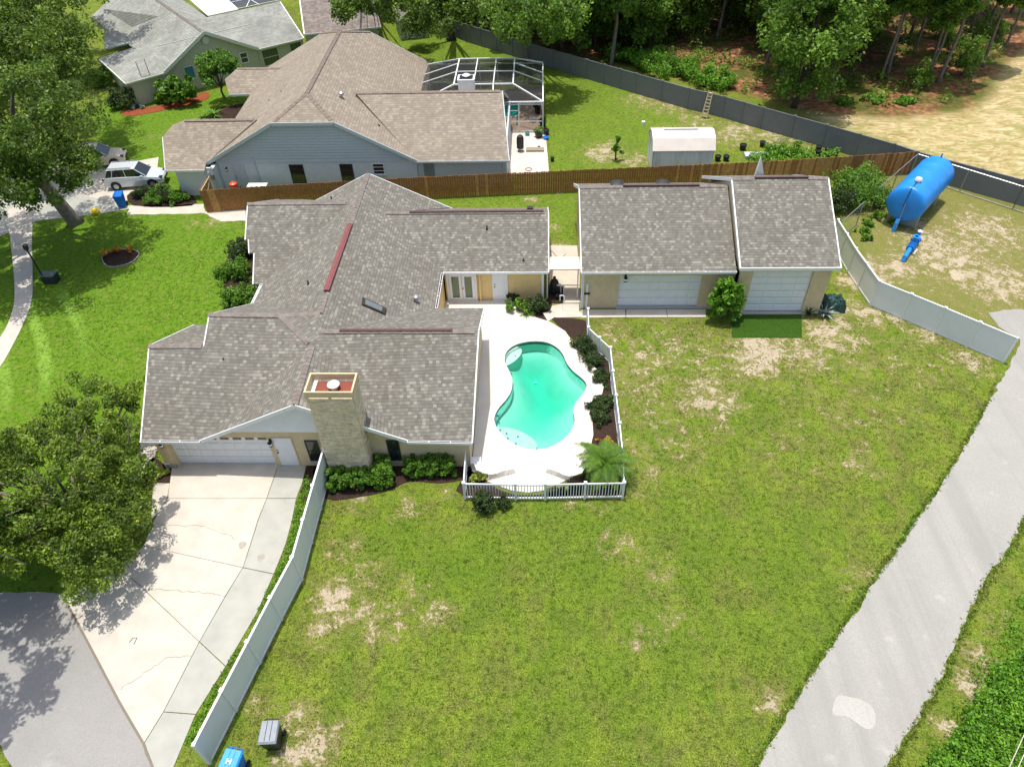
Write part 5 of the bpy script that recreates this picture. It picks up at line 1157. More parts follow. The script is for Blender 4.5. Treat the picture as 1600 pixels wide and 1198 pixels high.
tree('low_tree', 'wide low bushy tree with bare twigs between street and driveway', (-21, 18.8), [((-21.9, 19.0, 3.0), (4.3, 4.2, 1.9), 1.0), ((-19.1, 16.9, 2.3), (2.5, 2.7, 1.4), .4), ((-24.0, 16.2, 3.2), (3.4, 2.4, 1.8), .4), ((-22.0, 24.2, 2.6), (2.6, 2.6, 1.2), .24), ((-20.3, 21.0, 1.6), (1.8, 1.8, 1.0), .12)], .22, MAT['leaf_low'], BK, 230, .40, 190, .065, 21, limbs=60, trunk_top=1.6)
# bare twigs standing out of the low tree
lt_ = [o for o in bpy.data.objects if o.get('category') == 'tree' and o.name.startswith('low_tree')][0]
for i in range(44):
    rs_ = R; a_ = rs_.uniform(0, 6.28); d_ = rs_.uniform(1, 5); p = Vector((-21.2 + math.cos(a_) * d_, 19 + math.sin(a_) * d_, rs_.uniform(2.8, 4.2))); p.x = min(p.x, -19.2); q = p + Vector((rs_.uniform(-.7, .7), rs_.uniform(-.7, .7), rs_.uniform(.3, 1.1)))
    MB().tube([p - Vector((0, 0, .5)), p.lerp(q, .5) + Vector((rs_.uniform(-.1, .1), 0, 0)), q], [.025, .018, .006], 4).build('branch', BK, lt_)
tree('street_tree', 'tall street tree off the lower left corner casting dappled shade', (-26.5, 12), [((-22.6, 12.6, 9.2), (3.4, 3.6, 2.2), 1.0), ((-25, 15, 9), (3, 3, 2), .5)], .3, MAT['leaf_oak'], BK, 95, .6, 110, .12, 31, limbs=8)
# lone trunk and dangling crown near the path
t_ = thing('lamp_post', 'thin black lamp post by the curved path under the oak', 'lamp post', (*G(72, 440), 0))
g_ = G(73, 443); MB().tube([(g_[0], g_[1], 0), (g_[0], g_[1], 2.6)], .05, 8).build('pole', MAT['black'], t_); MB().lathe((g_[0], g_[1], 2.6), [(.05, 0), (.14, .1), (.17, .4), (.03, .5)], 8).build('lantern', MAT['black'], t_)
bx_ = G(82, 440); o = thing('utility_box', 'dark green utility box at foot of the lamp post', 'utility box', (bx_[0], bx_[1], 0)); B('body', bx_[0] - .45, bx_[0] + .45, bx_[1] - .3, bx_[1] + .3, 0, .6, plain('utility_green', (.02, .03, .025), .5), o); B('lid', bx_[0] - .48, bx_[0] + .48, bx_[1] - .33, bx_[1] + .33, .6, .66, plain('weathered_lid', (.12, .15, .14), .5), o)

# woodland tree kinds, then copies
def wood_kind(name, label, h, cr, ch, tr, seed, nclump=95, per=95, leaf=.17, mat='leaf_wood', loc=(0, 0), lean=(0, 0)):
    return tree(name, label, loc, [((loc[0] + lean[0], loc[1] + lean[1], h - ch), (cr, cr, ch), 1.0), ((loc[0] + lean[0] * .7, loc[1], h - ch * 1.9), (cr * .7, cr * .75, ch * .6), .3)], tr, MAT[mat], BK if name == 'slender_tree' else BD, nclump, cr * .24, per, leaf, seed, limbs=8, trunk_top=h - ch * 1.2, lean=lean)
GW = 'woodland trees beyond the grey fence'
kinds = []
firsts = [(1240, 168, 0, 1.05), (880, 100, 1, 1.0), (1452, 112, 2, 1.0), (1000, 85, 3, 1.0), (1120, 62, 4, 1.0)]
specs = [('broadleaf_tree', 11.5, 4.3, 4.4, .26), ('broadleaf_tree', 10.5, 3.6, 3.6, .22), ('slender_tree', 12.5, 2.3, 2.8, .16), ('broadleaf_tree', 9.0, 3.2, 3.2, .2), ('slender_tree', 11, 2.6, 3.0, .18)]
LB = ['full broadleaf tree at the woodland edge, directly above the tank fence corner', 'dense woodland tree overhanging the grey fence above the screen cage', 'slender pale-trunked tree at the edge of the straw clearing', 'dark round-crowned tree close behind the grey fence', 'slim tree in the middle of the woodland edge behind the ladder']
for (px_, py_, kd, sc), (nm, h_, cr_, ch_, tr_), lb in zip(firsts, specs, LB):
    kinds.append(wood_kind(nm, lb, h_, cr_, ch_, tr_, 40 + kd, loc=(0, 0), lean=(R.uniform(-.6, .6), R.uniform(-.3, .3))))
for kk, (px_, py_, kd, sc) in zip(kinds, firsts): kk.location = (*G(px_, py_), 0); kk['group'] = GW
placed = [G(a, b) for a, b, _, _ in firsts]
front = [(930, 80, 3), (955, 60, 1), (1065, 60, 0), (1195, 110, 2), (1300, 130, 4), (1325, 90, 0), (1385, 122, 2), (1420, 60, 2), (1180, 50, 0), (1470, 60, 2), (1515, 50, 2), (1350, 60, 1), (1250, 60, 0), (870, 60, 0), (1545, 40, 4), (1540, 15, 2), (1580, 20, 2), (1490, 20, 1), (1100, 30, 1), (985, 25, 0), (1280, 155, 2), (1447, 128, 2), (1220, 135, 4), (1465, 130, 2), (1375, 125, 2), (1535, 105, 2), (1570, 75, 2)]
for px_, py_, kd in front: placed.append(G(px_, py_))
def P2(x, y):
    c = x * ee + y * nn - CAMH * uu; return 800 + FPX * c[0] / c[2], 599 + FPX * c[1] / c[2]
used_l = {}
def wlabel(x, y, kd):
    c = P2(x, y)
    marks = [(930, 'above the pool cage'), (1000, 'between cage and white shed'), (1060, 'above the white shed'), (1120, 'behind the stepladder'), (1180, 'just right of the stepladder'), (1240, 'above the garage gable end'), (1300, 'above the tall garage'), (1370, 'above the tank thicket'), (1430, 'above the fence corner'), (1490, 'above the blue tank'), (1550, 'along the straw clearing'), (9999, 'at the far right edge')]
    where = [m for lim, m in marks if c[0] < lim][0]
    row = 'first row' if c[1] > 105 else ('second row' if c[1] > 70 else ('third row' if c[1] > 35 else 'rear row'))
    kn = {0: 'full broadleaf tree', 1: 'dense broadleaf tree', 2: 'slender tall-trunked tree', 3: 'low round tree', 4: 'slim broadleaf tree'}[kd]
    return '%s, %s, %s' % (kn, row, where)
def unseen(x, y): return P2(x, y)[1] < -15
def past_fence(x, y): return y > 83.5 + (x + 7.7) * (63.7 - 83.5) / (17.2 + 7.7) + 3 if x < 17.2 else y > 63.7 + (x - 17.2) * (58.0 - 63.7) / 7 + 3
rs = np.random.RandomState(5); extra = []
for _ in range(6000):
    x = rs.uniform(-40, 72); y = rs.uniform(66, 122)
    if not past_fence(x, y) or len(extra) > 125 or unseen(x, y): continue
    p = np.array((x, y))
    if x < -12 and y < 94: continue
    if x > 31 + (y - 68) * .85: continue              # the straw clearing stays open
    if P2(x, y)[0] > 1330 and rs.rand() < .8: continue
    if 985 < P2(x, y)[0] < 1190 and P2(x, y)[1] > 72: continue
    if any((x - a) ** 2 + (y - b) ** 2 < 9.5 for a, b in placed): continue
    placed.append((x, y)); extra.append((x, y))
for px_, py_, kd in front:
    g_ = G(px_, py_); sc = R.uniform(.82, 1.1); dup(kinds[kd], (*g_, 0), R.uniform(0, 6.28), wlabel(*g_, kd), (sc, sc, sc * R.uniform(.9, 1.1)), GW)
for x, y in extra:
    kd = 2 if P2(x, y)[0] > 1330 else R.choice([0, 1, 2, 3, 4, 0, 1]); sc = R.uniform(.85, 1.2); dup(kinds[kd], (x, y, 0), R.uniform(0, 6.28), wlabel(x, y, kd), (sc, sc, sc), GW)
tree('oak_tree', 'mossy oak with thick forked trunk inside the grey fence by the cage', G(825, 94), [((*G(835, 20, 7.5), 7.5), (4.3, 4.2, 3.0), 1.0), ((*G(790, 10, 6.0), 6.0), (2.6, 2.6, 2.2), .35)], .42, MAT['leaf_wood'], BK, 110, .8, 110, .15, 51, limbs=9, trunk_top=5)
tree('oak_tree', 'dark-trunked mossy oak beside the sage garden shed', G(705, 62), [((*G(700, 10, 6.5), 6.5), (4.6, 4.2, 2.8), 1.0), ((*G(655, 35, 2.6), 2.6), (1.5, 1.5, 1.5), .2)], .5, MAT['leaf_oak'], BD, 110, .8, 110, .14, 52, limbs=9, trunk_top=5)
tree('oak_tree', 'oak shading the end of the brown roof at the top edge', G(588, 30), [((*G(590, -10, 7), 7), (4.2, 4.0, 2.8), 1.0), ((*G(555, 12, 6.5), 6.5), (2.2, 2.2, 1.2), .25)], .38, MAT['leaf_oak'], BD, 100, .8, 100, .14, 53, limbs=8, trunk_top=5)
for i, (px_, py_) in enumerate([(480, -30), (640, -10), (760, 10), (250, -20)]):
    tree('oak_tree', ['oak beyond the brown roof ridge at the top edge', 'oak behind the sage shed at the top edge', 'oak behind the shed oak in front of the far fence end', 'oak beyond the sage house at the top left'][i], G(px_, py_), [((G(px_, py_)[0], G(px_, py_)[1], 7.5), (4.6, 4.6, 3.4), 1.0)], .35, MAT['leaf_oak'], BD, 80, .95, 90, .16, 60 + i, limbs=7, trunk_top=5)

# ------------------------------------------------------------------ shrubs
LBsh = MAT['leaf_bush']; LDk = MAT['leaf_dark']; LWd = MAT['leaf_weed']
h1_ = thing('hedge', 'clipped bright green hedge at the foot of the stone chimney', 'hedge', (*G(558, 750), 0))
def hedgeP(poly, z0, z1, n_, seed): 
    rs = np.random.RandomState(seed); P_ = np.array(GP(poly, (z0 + z1) / 2)); lo = P_.min(0); hi = P_.max(0); out = []
    while len(out) < n_:
        q = rs.uniform(lo, hi)
        if inpoly(np.array([q[0]]), np.array([q[1]]), [tuple(v) for v in P_])[0]: out.append((q[0], q[1], rs.uniform(z0, z1)))
    return np.array(out)
leafmesh('foliage', np.concatenate([hedgeP([(510, 728), (575, 720), (575, 735), (612, 730), (612, 752), (560, 758), (512, 760)], .15, .95, 260, 1), hedgeP([(585, 712), (607, 712), (612, 745), (582, 745)], .3, 1.15, 75, 2)]), .14, 110, .045, LBsh, h1_, 3)
h2_ = thing('hedge', 'clipped bright green hedge below the tan wall left of pool fence', 'hedge', (*G(670, 735), 0))
leafmesh('foliage', hedgeP([(632, 710), (708, 708), (710, 735), (632, 738)], .15, 1.0, 230, 5), .14, 110, .045, LBsh, h2_, 6)
def bsh(px_, py_, r_, lab, mat=LBsh, n_=14, per=70, leaf=.07, seed=0, cat='shrub', nm='shrub', z=0):
    return bush(nm, lab, G(px_, py_), r_, mat, n_, per, leaf, seed or int(px_ + py_), cat)
bsh(757, 793, (.55, .5, 1.0), 'dark round shrub outside the pool fence, larger of two', LDk, 26, 120, .06); bsh(787, 792, (.35, .3, .6), 'small dark shrub outside the pool fence beside the larger one', LDk, 16, 90, .05)
bsh(372, 470, (1.2, .9, .95), 'rounded green shrub beside the front entrance walk', LBsh, 30, 100, .08); bsh(365, 432, (1.2, .9, 1.0), 'round shrub in the middle of the front entrance bed', LBsh, 30, 100, .08)
bsh(385, 400, (1.0, .9, 1.1), 'dense shrub at the top of the front entrance bed', LDk, 30, 100, .08); bsh(398, 470, (.5, .5, .6), 'small shrub beneath the entrance gutter', LBsh, 12, 80, .07)
bsh(255, 743, (.32, .3, .4), 'variegated yellow green plant at the garage corner', MAT['leaf_yellow'], 10, 60, .07)
for i, (px_, py_, r_) in enumerate([(912, 545, .62), (925, 570, .55), (938, 592, .5), (932, 640, .55), (940, 655, .5), (948, 628, .4)]):
    bsh(px_, py_, (r_, r_, r_ * 1.1), 'dark flowering shrub in the pool bed, number %s from the garage end' % ['first', 'second', 'third', 'fifth', 'last', 'fourth'][i], LDk, 14, 110, .06)
bsh(812, 486, (.9, .55, .7), 'leafy clump under the tan wall right of the white door', LBsh, 16, 80, .08); bsh(838, 484, (.8, .6, .9), 'dark shrub beside the pool pump corner', LDk, 20, 90, .07); bsh(800, 470, (.5, .3, .7), 'dark shrub touching the wall beside the white door', LDk, 10, 90, .06)
bsh(745, 750, (.5, .35, .4), 'yellow green plants inside the pool fence corner', MAT['leaf_yellow'], 10, 60, .07)
bsh(870, 762, (.7, .25, .3), 'low brownish plants under the front pool fence', MAT['leaf_yellow'], 8, 30, .06)
bsh(948, 690, (.4, .3, .4), 'small reddish plant behind the palm in the pool bed', MAT['leaf_flower'], 6, 25, .05)
for i, (px_, py_, r_) in enumerate([(1335, 320, 1.5), (1318, 300, 1.3), (1350, 300, 1.4), (1310, 330, 1.1), (1365, 318, 1.0)]):
    bsh(px_, py_, (r_, r_, r_ * 1.35), '%s bush of the loose thicket beside the tank lot' % ['nearest', 'left', 'right', 'lowest', 'outermost'][i], LBsh if i != 3 else LDk, 26, 60, .09)
for i, (px_, py_, r_) in enumerate([(1345, 362, .5), (1358, 352, .4), (1370, 342, .6), (1352, 375, .35), (1395, 350, .4)]):
    bsh(px_, py_, (r_ * 1.3, r_, r_ * .8), '%s weed clump along the lot side of white fence' % ['left', 'second', 'tallest', 'lowest', 'tank-side'][i], LWd, 8, 60, .08, cat='weeds', nm='weed_clump')
# big glossy fig shrub in front of garages: leaves large enough to tell apart
def bigleaf(name, label, c, r, n_, size, mat, seed, cat='shrub'):
    root = thing(name, label, cat, (c[0], c[1], 0)); rs = np.random.RandomState(seed)
    P_ = crown_points((c[0], c[1], r[2] * .5), (r[0], r[1], r[2] * .55), n_, seed, -.5, .5)
    leafmesh('foliage', P_, .16, 14, size, mat, root, seed)
    for q in P_[rs.choice(len(P_), 7)]: MB().tube([(c[0], c[1], 0), (c[0] + (q[0] - c[0]) * .3, c[1], q[2] * .5), tuple(q)], [.05, .04, .015], 5).build('stem', BD, root)
    return root
bigleaf('fig_shrub', 'tall glossy large-leaved shrub between the two white garage doors', G(1128, 498), (1.0, .75, 2.7), 170, .17, MAT['leaf_weed'], 9)
bigleaf('tropical_shrub', 'large tropical shrubs under the teal window of sage house', G(283, 163), (2.1, 1.3, 2.6), 130, .22, LBsh, 12)
bigleaf('tropical_shrub', 'pale leaved plant left of the tropical shrubs by sage wall', G(258, 160), (.8, .6, 1.1), 40, .18, LBsh, 13)
tree('small_tree', 'small multi-stem tree between the sage and blue houses', G(352, 155), [((*G(345, 110, 3), 3), (2.3, 2.0, 1.6), 1.0)], .12, LBsh, BK, 70, .45, 110, .11, 71, limbs=14, trunk_top=1.6)
bsh(193, 168, (1.4, 1.2, 1.7), 'rounded dark shrub at the sage house front corner', LDk, 26, 90, .1); bsh(160, 135, (1.5, 1.2, 1.8), 'bright shrub between sage house front and the oak', LBsh, 24, 80, .1); bsh(178, 118, (1.2, 1.0, 1.6), 'dark shrub tucked under the sage house front eave', LDk, 20, 80, .1)
bsh(215, 170, (.7, .5, .5), 'low pale spiky plant in the red mulch bed', MAT['leaf_agave'], 8, 40, .1)
for i, (px_, py_) in enumerate([(240, 317), (262, 316), (280, 316), (225, 308), (262, 303), (245, 305)]):
    bsh(px_, py_, (.75, .6, .7), '%s shrub of the hedge bed before the blue house' % ['front left', 'front middle', 'front right', 'rear left', 'rear right', 'rear middle'][i], LDk if i % 2 else LBsh, 16, 90, .07)
for i, (px_, py_) in enumerate([(1010, 108), (1038, 114), (1062, 121), (1098, 132), (1125, 138), (1022, 100), (1078, 112), (982, 98), (1320, 162), (1360, 158), (1410, 162)]):
    bsh(px_, py_, ((1.9, 1.5, 1.4) if i < 8 else (.9, .7, .5)), 'bright green undergrowth clump by the grey fence, %s along the wood edge' % ['third', 'fourth', 'fifth', 'seventh', 'eighth', 'second', 'sixth', 'first', 'ninth', 'tenth', 'eleventh'][i], LWd, 22, 70, .12, nm='undergrowth', cat='undergrowth')
bsh(962, 250, (.4, .4, 1.9), 'lone upright feathery shrub on bare patch in neighbour yard', LWd, 18, 80, .07); 
lw = bsh(1185, 172, (.4, .3, .5), 'little weed at the grey fence below the ladder', LWd, 6, 40, .07, nm='weed', cat='weeds')
for i, (px_, py_) in enumerate([(168, 396), (184, 391), (204, 390)]): bush('flower_clump', 'orange flowering plant in the oval bed, %s' % ['left', 'middle', 'right'][i], G(px_, py_ + 5), (.35, .25, .6), MAT['leaf_flower'], 8, 30, .07, 80 + i, 'flowers')
# spiky plants
def spiky(name, label, c, n_, L_, mat, wd, seed, z0=0, up=(.25, 1.2), cat='plant', droop=.35, leafname='leaf', frond=False):
    root = thing(name, label, cat, (c[0], c[1], 0)); rs = np.random.RandomState(seed)
    for i in range(n_):
        a = i * 2.399 + rs.uniform(-.2, .2); el = rs.uniform(*up); l_ = L_ * rs.uniform(.75, 1.1); d = Vector((math.cos(a), math.sin(a), 0)); sd_ = Vector((-d.y, d.x, 0))
        mb = MB(); K = 5; pts = []
        for k_ in range(K + 1):
            t = k_ / K; e_ = el - droop * t * 2
            p = Vector((c[0], c[1], z0)) + d * (l_ * t * math.cos(el - droop * t)) + Vector((0, 0, l_ * t * math.sin(el - droop * t)))
            pts.append(p)
        if not frond:
            for k_, p in enumerate(pts): w_ = wd * (1 - (k_ / K) ** 1.5) + .004; mb.v += [tuple(p - sd_ * w_), tuple(p + Vector((0, 0, -w_ * .3))), tuple(p + sd_ * w_)]
            for k_ in range(K): mb.f += [(3 * k_, 3 * k_ + 1, 3 * k_ + 4, 3 * k_ + 3), (3 * k_ + 1, 3 * k_ + 2, 3 * k_ + 5, 3 * k_ + 4)]
        else:
            mb.tube(pts, [.02, .018, .015, .012, .008, .004], 4)
            N_ = 22
            for k_ in range(N_):
                t = .15 + .85 * k_ / N_; f_ = t * K; i0_ = min(K - 1, int(f_)); p = pts[i0_].lerp(pts[i0_ + 1], f_ - i0_); dd = (pts[i0_ + 1] - pts[i0_]).normalized()
                ll = wd * (math.sin(math.pi * min(1, t * .9 + .1)) * .8 + .2)
                for s_ in (-1, 1):
                    tip = p + sd_ * s_ * ll * .8 + dd * ll * .55 + Vector((0, 0, -ll * .25)); mb.add([tuple(p - dd * .026), tuple(p + dd * .026), tuple(tip + dd * .012), tuple(tip - dd * .012)], [(0, 1, 2, 3)])
        o = mb.build(leafname, mat, root)
        at = o.data.attributes.new('tint', 'FLOAT', 'FACE'); at.data.foreach_set('value', np.clip(rs.uniform(0, 1) * .6 + rs.uniform(0, .4, len(o.data.polygons)), 0, 1).astype(np.float32))
    return root
pr_ = spiky('palm', 'feathery pygmy date palm in the corner of the pool bed', G(943, 742), 52, 1.6, MAT['leaf_palm'], .34, 4, z0=.95, up=(.1, 1.35), cat='palm', droop=.9, leafname='frond', frond=True)
for k_ in range(3): MB().tube([(pr_.location.x + .15 * k_ - .15, pr_.location.y + .1 * (k_ % 2), 0), (pr_.location.x + .06 * k_ - .06, pr_.location.y, .98)], [.09, .07], 8).build('trunk', BD, pr_)
spiky('agave', 'large variegated agave beside the tall garage corner', G(1287, 492), 26, .95, MAT['leaf_agave'], .07, 5, z0=.1, up=(.2, 1.3), cat='agave', droop=.25)
spiky('agave', 'smaller dark agave touching the tall garage wall', G(1262, 492), 16, .65, MAT['leaf_dark'], .05, 6, z0=.1, up=(.2, 1.3), cat='agave', droop=.25)
spiky('cycad', 'spreading sago plant on lawn beside the small blue gable', G(335, 183), 26, 1.2, LBsh, .1, 7, z0=.2, up=(.1, 1.1), cat='cycad', droop=.4)
spiky('cycad', 'sago plant beside the larger one next to the driveway wall', G(318, 186), 20, .9, LBsh, .1, 8, z0=.1, up=(.1, 1.1), cat='cycad', droop=.4)
spiky('strap_plant', 'bright strap leaved clump at the north wall of pool deck', G(822, 492), 30, .7, MAT['leaf_bush'], .035, 9, z0=.05, up=(.3, 1.4), cat='plant', droop=.5)
# hedge of weeds and brush at the bottom right corner
def region_stuff(name, label, cat, poly, n_, zr, r_, per, leaf, mat, seed):
    o = leafmesh(name, hedgeP(poly, zr[0], zr[1], n_, seed), r_, per, leaf, mat, None, seed); return tag(o, label, cat, kind='stuff')
region_stuff('brush', 'dense low green brush filling the lower right corner', 'brush', [(1600, 1020), (1560, 1050), (1535, 1090), (1510, 1120), (1500, 1155), (1460, 1185), (1440, 1240), (1700, 1240), (1700, 1000)], 900, (0, .7), .3, 60, .06, LWd, 1)
region_stuff('ground_cover', 'sparse bright ground cover on the verge right of road', 'ground cover', [(1600, 930), (1560, 960), (1530, 1030), (1500, 1100), (1450, 1160), (1430, 1220), (1600, 1220), (1700, 900)], 240, (0, .12), .3, 30, .05, LWd, 2)
region_stuff('grass_strip', 'lush weedy grass strip between driveway and white fence', 'grass', [(480, 740), (486, 760), (484, 790), (455, 870), (425, 925), (385, 990), (345, 1070), (305, 1150), (285, 1180), (310, 1115), (353, 1045), (403, 958), (430, 897), (450, 850), (465, 785)], 300, (0, .04), .13, 26, .04, LWd, 3)
region_stuff('vegetable_garden', 'tangled vegetable garden plants behind the wooden fence', 'garden plants', [(1165, 245), (1210, 228), (1250, 232), (1310, 238), (1300, 246), (1230, 250), (1170, 255)], 120, (.1, .5), .35, 34, .09, LWd, 4)
region_stuff('undergrowth', 'low green undergrowth on the floor of the woodland', 'undergrowth', [(860, 60), (1000, 100), (1200, 150), (1290, 150), (1300, 165), (1400, 165), (1500, 150), (1560, 80), (1560, 30), (1500, -60), (900, -60)], 520, (.1, .7), .7, 40, .16, MAT['leaf_wood'], 5)
# scattered grass tufts over the yard (nobody could count them)
rs = np.random.RandomState(77); lawn = GP([(505, 790), (725, 785), (985, 785), (978, 720), (960, 540), (925, 505), (1140, 500), (1145, 532), (1256, 530), (1300, 500), (1400, 490), (1560, 575), (1490, 715), (1400, 850), (1180, 1198), (1180, 1240), (300, 1240), (345, 1190)])
q = rs.uniform([-18, 6], [28, 38], (90000, 2)); ok = inpoly(q[:, 0], q[:, 1], lawn); q = q[ok]
lawn2 = GP([(60, 480), (300, 380), (380, 345), (385, 400), (350, 470), (300, 530), (233, 545), (215, 640), (0, 600)]); q2 = rs.uniform([-45, 20], [-15, 50], (60000, 2)); q2 = q2[inpoly(q2[:, 0], q2[:, 1], lawn2)]
def grasstuft(name, a, b, c, trans):
    m = leafmat(name, a, b, c, trans); t = m.node_tree; bs = t.nodes['Principled BSDF']; src = bs.inputs['Base Color'].links[0].from_socket
    g = t.nodes.new('ShaderNodeNewGeometry'); mp = t.nodes.new('ShaderNodeMapping'); mp.inputs['Scale'].default_value = (1, .35, 1); t.links.new(g.outputs['Position'], mp.inputs['Vector'])
    nz = t.nodes.new('ShaderNodeTexNoise'); nz.inputs['Scale'].default_value = .5; nz.inputs['Detail'].default_value = 5; nz.inputs['Roughness'].default_value = .65; t.links.new(mp.outputs[0], nz.inputs['Vector'])
    rp_ = t.nodes.new('ShaderNodeValToRGB'); e = rp_.color_ramp.elements; e[0].position = .42; e[1].position = .62; e[1].color = (.85, .85, .85, 1); t.links.new(nz.outputs['Fac'], rp_.inputs['Fac'])
    mx = t.nodes.new('ShaderNodeMix'); mx.data_type = 'RGBA'; mx.blend_type = 'MULTIPLY'; mx.inputs['B'].default_value = (.55, .95, .35, 1)
    t.links.new(rp_.outputs[0], mx.inputs['Factor']); t.links.new(src, mx.inputs['A'])
    n2 = t.nodes.new('ShaderNodeTexNoise'); n2.inputs['Scale'].default_value = 4.2; n2.inputs['Detail'].default_value = 4; n2.inputs['Roughness'].default_value = .7; n2.inputs['Distortion'].default_value = .4; t.links.new(g.outputs['Position'], n2.inputs['Vector'])
    r2 = t.nodes.new('ShaderNodeValToRGB'); e = r2.color_ramp.elements; e[0].position = .38; e[0].color = (.5, .58, .4, 1); e[1].position = .64; e[1].color = (1.45, 1.4, 1.35, 1); t.links.new(n2.outputs['Fac'], r2.inputs['Fac'])
    m2 = t.nodes.new('ShaderNodeMix'); m2.data_type = 'RGBA'; m2.blend_type = 'MULTIPLY'; m2.inputs['Factor'].default_value = 1; t.links.new(mx.outputs['Result'], m2.inputs['A']); t.links.new(r2.outputs[0], m2.inputs['B'])
    t.links.new(m2.outputs['Result'], bs.inputs['Base Color']); return m
def tufts(nm, lab, Q, mat, seed): 
    o = leafmesh(nm, np.concatenate([Q, np.full((len(Q), 1), .025)], 1),   .04, 2, .030, mat, None, seed, long=1.1); return tag(o, lab, 'grass', kind='stuff')
MAT['leaf_grass'] = grasstuft('grass_tufts', (.035, .048, .007), (.14, .19, .018), (.36, .41, .08), .2)
MAT['leaf_lushgrass'] = leafmat('lush_grass_tufts', (.035, .08, .005), (.105, .20, .012), (.23, .36, .04), .2)
from mathutils import noise as mnoise
def thin(Q, sc, thr, seed): return Q[np.array([mnoise.fractal(Vector((a * sc + seed, b * sc * .8, seed)), .6, 2.2, 4) > thr for a, b in Q], bool)]
q = thin(q, .9, -.10, 3.3); q2 = thin(q2, 1.1, -.05, 7.7)
tufts('grass', 'short yellow green grass tufts over the large rough yard', q, MAT['leaf_grass'], 1); tufts('grass', 'short lush green grass tufts over the front lawn', q2, MAT['leaf_lushgrass'], 2)

EL = [(1160, 1240), (1184, 1198), (1225, 1125), (1275, 1044), (1325, 972), (1369, 906), (1408, 853), (1434, 810), (1461, 774), (1497, 717), (1530, 660), (1560, 600)]
ER_ = [(1640, 740), (1600, 806), (1578, 853), (1537, 909), (1503, 981), (1469, 1062), (1428, 1128), (1387, 1198), (1370, 1240)]
def along(line, n_, sd, seed):
    rs = np.random.RandomState(seed); P_ = np.array(GP(line)); out = []
    for _ in range(n_):
        i = rs.randint(len(P_) - 1); t = rs.rand(); d = P_[i + 1] - P_[i]; nrm = np.array([-d[1], d[0]]) / np.linalg.norm(d); out.append([*(P_[i] + d * t + nrm * (rs.normal() * sd + .10)), .03])
    return np.array(out)
vgp = np.concatenate([along(EL, 1500, .07, 1), along(ER_, 1100, .09, 2)]); vgp[:, 2] = .022; vg = leafmesh('verge_grass', vgp, np.array([[.06, .06, .015]] * len(vgp)), 9, .032, MAT['leaf_grass'], None, 9); tag(vg, 'ragged grass creeping over both edges of the grey road', 'grass', kind='stuff')
for i, (px_, py_) in enumerate([(1480, 85), (1500, 118), (1462, 60), (1540, 60), (1430, 140), (1520, 95)]): bsh(px_, py_, (1.5, 1.3, 2.4), 'scrubby bush at the right edge of the wood, %s' % ['middle of its row', 'nearest the straw', 'farthest back on left', 'farthest right', 'lowest on left', 'between the trunks'][i], MAT['leaf_wood'], 18, 60, .12)
# ------------------------------------------------------------------ blue water tank and pump
def turned(c, ang_):
    m = Matrix.Translation(Vector((c[0], c[1], 0))) @ Matrix.Rotation(ang_, 4, 'Z'); return lambda p: tuple(m @ Vector(p))
ta = Vector((25.25, 44.55, 0)); tb = Vector((28.9, 48.9, 0)); dirn = (tb - ta).normalized(); ang_ = math.atan2(dirn.y, dirn.x); Lt = (tb - ta).length; rt = 1.27; zc = 1.85
tk = thing('water_tank', 'large glossy blue horizontal water tank on concrete saddles', 'tank', (ta.x, ta.y, 0)); T = turned(ta, ang_)
def cyl(prof, name, mat, parent, n_=40, smooth=True):
    v = []; f = []
    for x_, r_ in prof:
        for j in range(n_): t = 2 * math.pi * j / n_; v.append(T((x_, r_ * math.cos(t), zc + r_ * math.sin(t))))
    for i in range(len(prof) - 1):
        for j in range(n_): f.append((i * n_ + j, i * n_ + (j + 1) % n_, (i + 1) * n_ + (j + 1) % n_, (i + 1) * n_ + j))
    return MB().add(v, f).build(name, mat, parent, smooth=smooth)
cyl([(-.0, rt), (Lt, rt)], 'shell', MAT['tank'], tk)
hd = [(math.sin(t) * .32, rt * math.cos(t)) for t in np.linspace(0, math.pi / 2 - .001, 9)]
cyl([(-a, b) for a, b in hd], 'end_cap', MAT['tank'], tk); cyl([(Lt + a, b) for a, b in hd], 'end_cap', MAT['tank'], tk)
for x_ in (.02, Lt * .25, Lt * .5, Lt * .75, Lt - .02): cyl([(x_ - .03, rt + .001), (x_ - .02, rt + .014), (x_ + .02, rt + .014), (x_ + .03, rt + .001)], 'weld_seam', MAT['tank'], tk)
MB().obox(T((-.335, .35, zc + .1)), (.01, .5, .35), ang_).build('plate', MAT['white'], tk) if False else None
for x_ in (.9, Lt - .9):
    v = [T((x_ + dx_, y_, z_)) for dx_ in (-.2, .2) for y_, z_ in ((-1.0, 0), (1.0, 0), (1.0, 1.15), (.5, .82), (-.5, .82), (-1.0, 1.15))]
    MB().add(v, [(0, 1, 2, 3, 4, 5), (11, 10, 9, 8, 7, 6)] + [(i, i + 6, (i + 1) % 6 + 6, (i + 1) % 6) for i in range(6)]).build('saddle', MAT['concrete_new'], tk)
p = T((1.0, 0, zc + rt - .03)); MB().lathe(p, [(.16, 0), (.16, .14), (.24, .16), (.2, .3), (.05, .36)], 12).build('top_vent', MAT['white'], tk)
MB().tube([T((1.0, .0, zc + rt + .08)), T((.35, 0, zc + rt + .05)), T((-.15, 0, zc + rt * .97)), T((-.5, 0, zc + .5)), T((-.62, 0, zc + .1))], .025, 6).build('pipe', MAT['black'], tk)
MB().tube([T((-.35, .0, zc - 1.0)), T((-.5, 0, .6)), T((-.6, 0, 0))], .14, 10).build('drain_pipe', MAT['tank'], tk)
MB().tube([T((-.6, -.1, zc + .3)), T((-.62, -.1, .05))], .025, 6).build('gauge_pipe', MAT['metal'], tk)
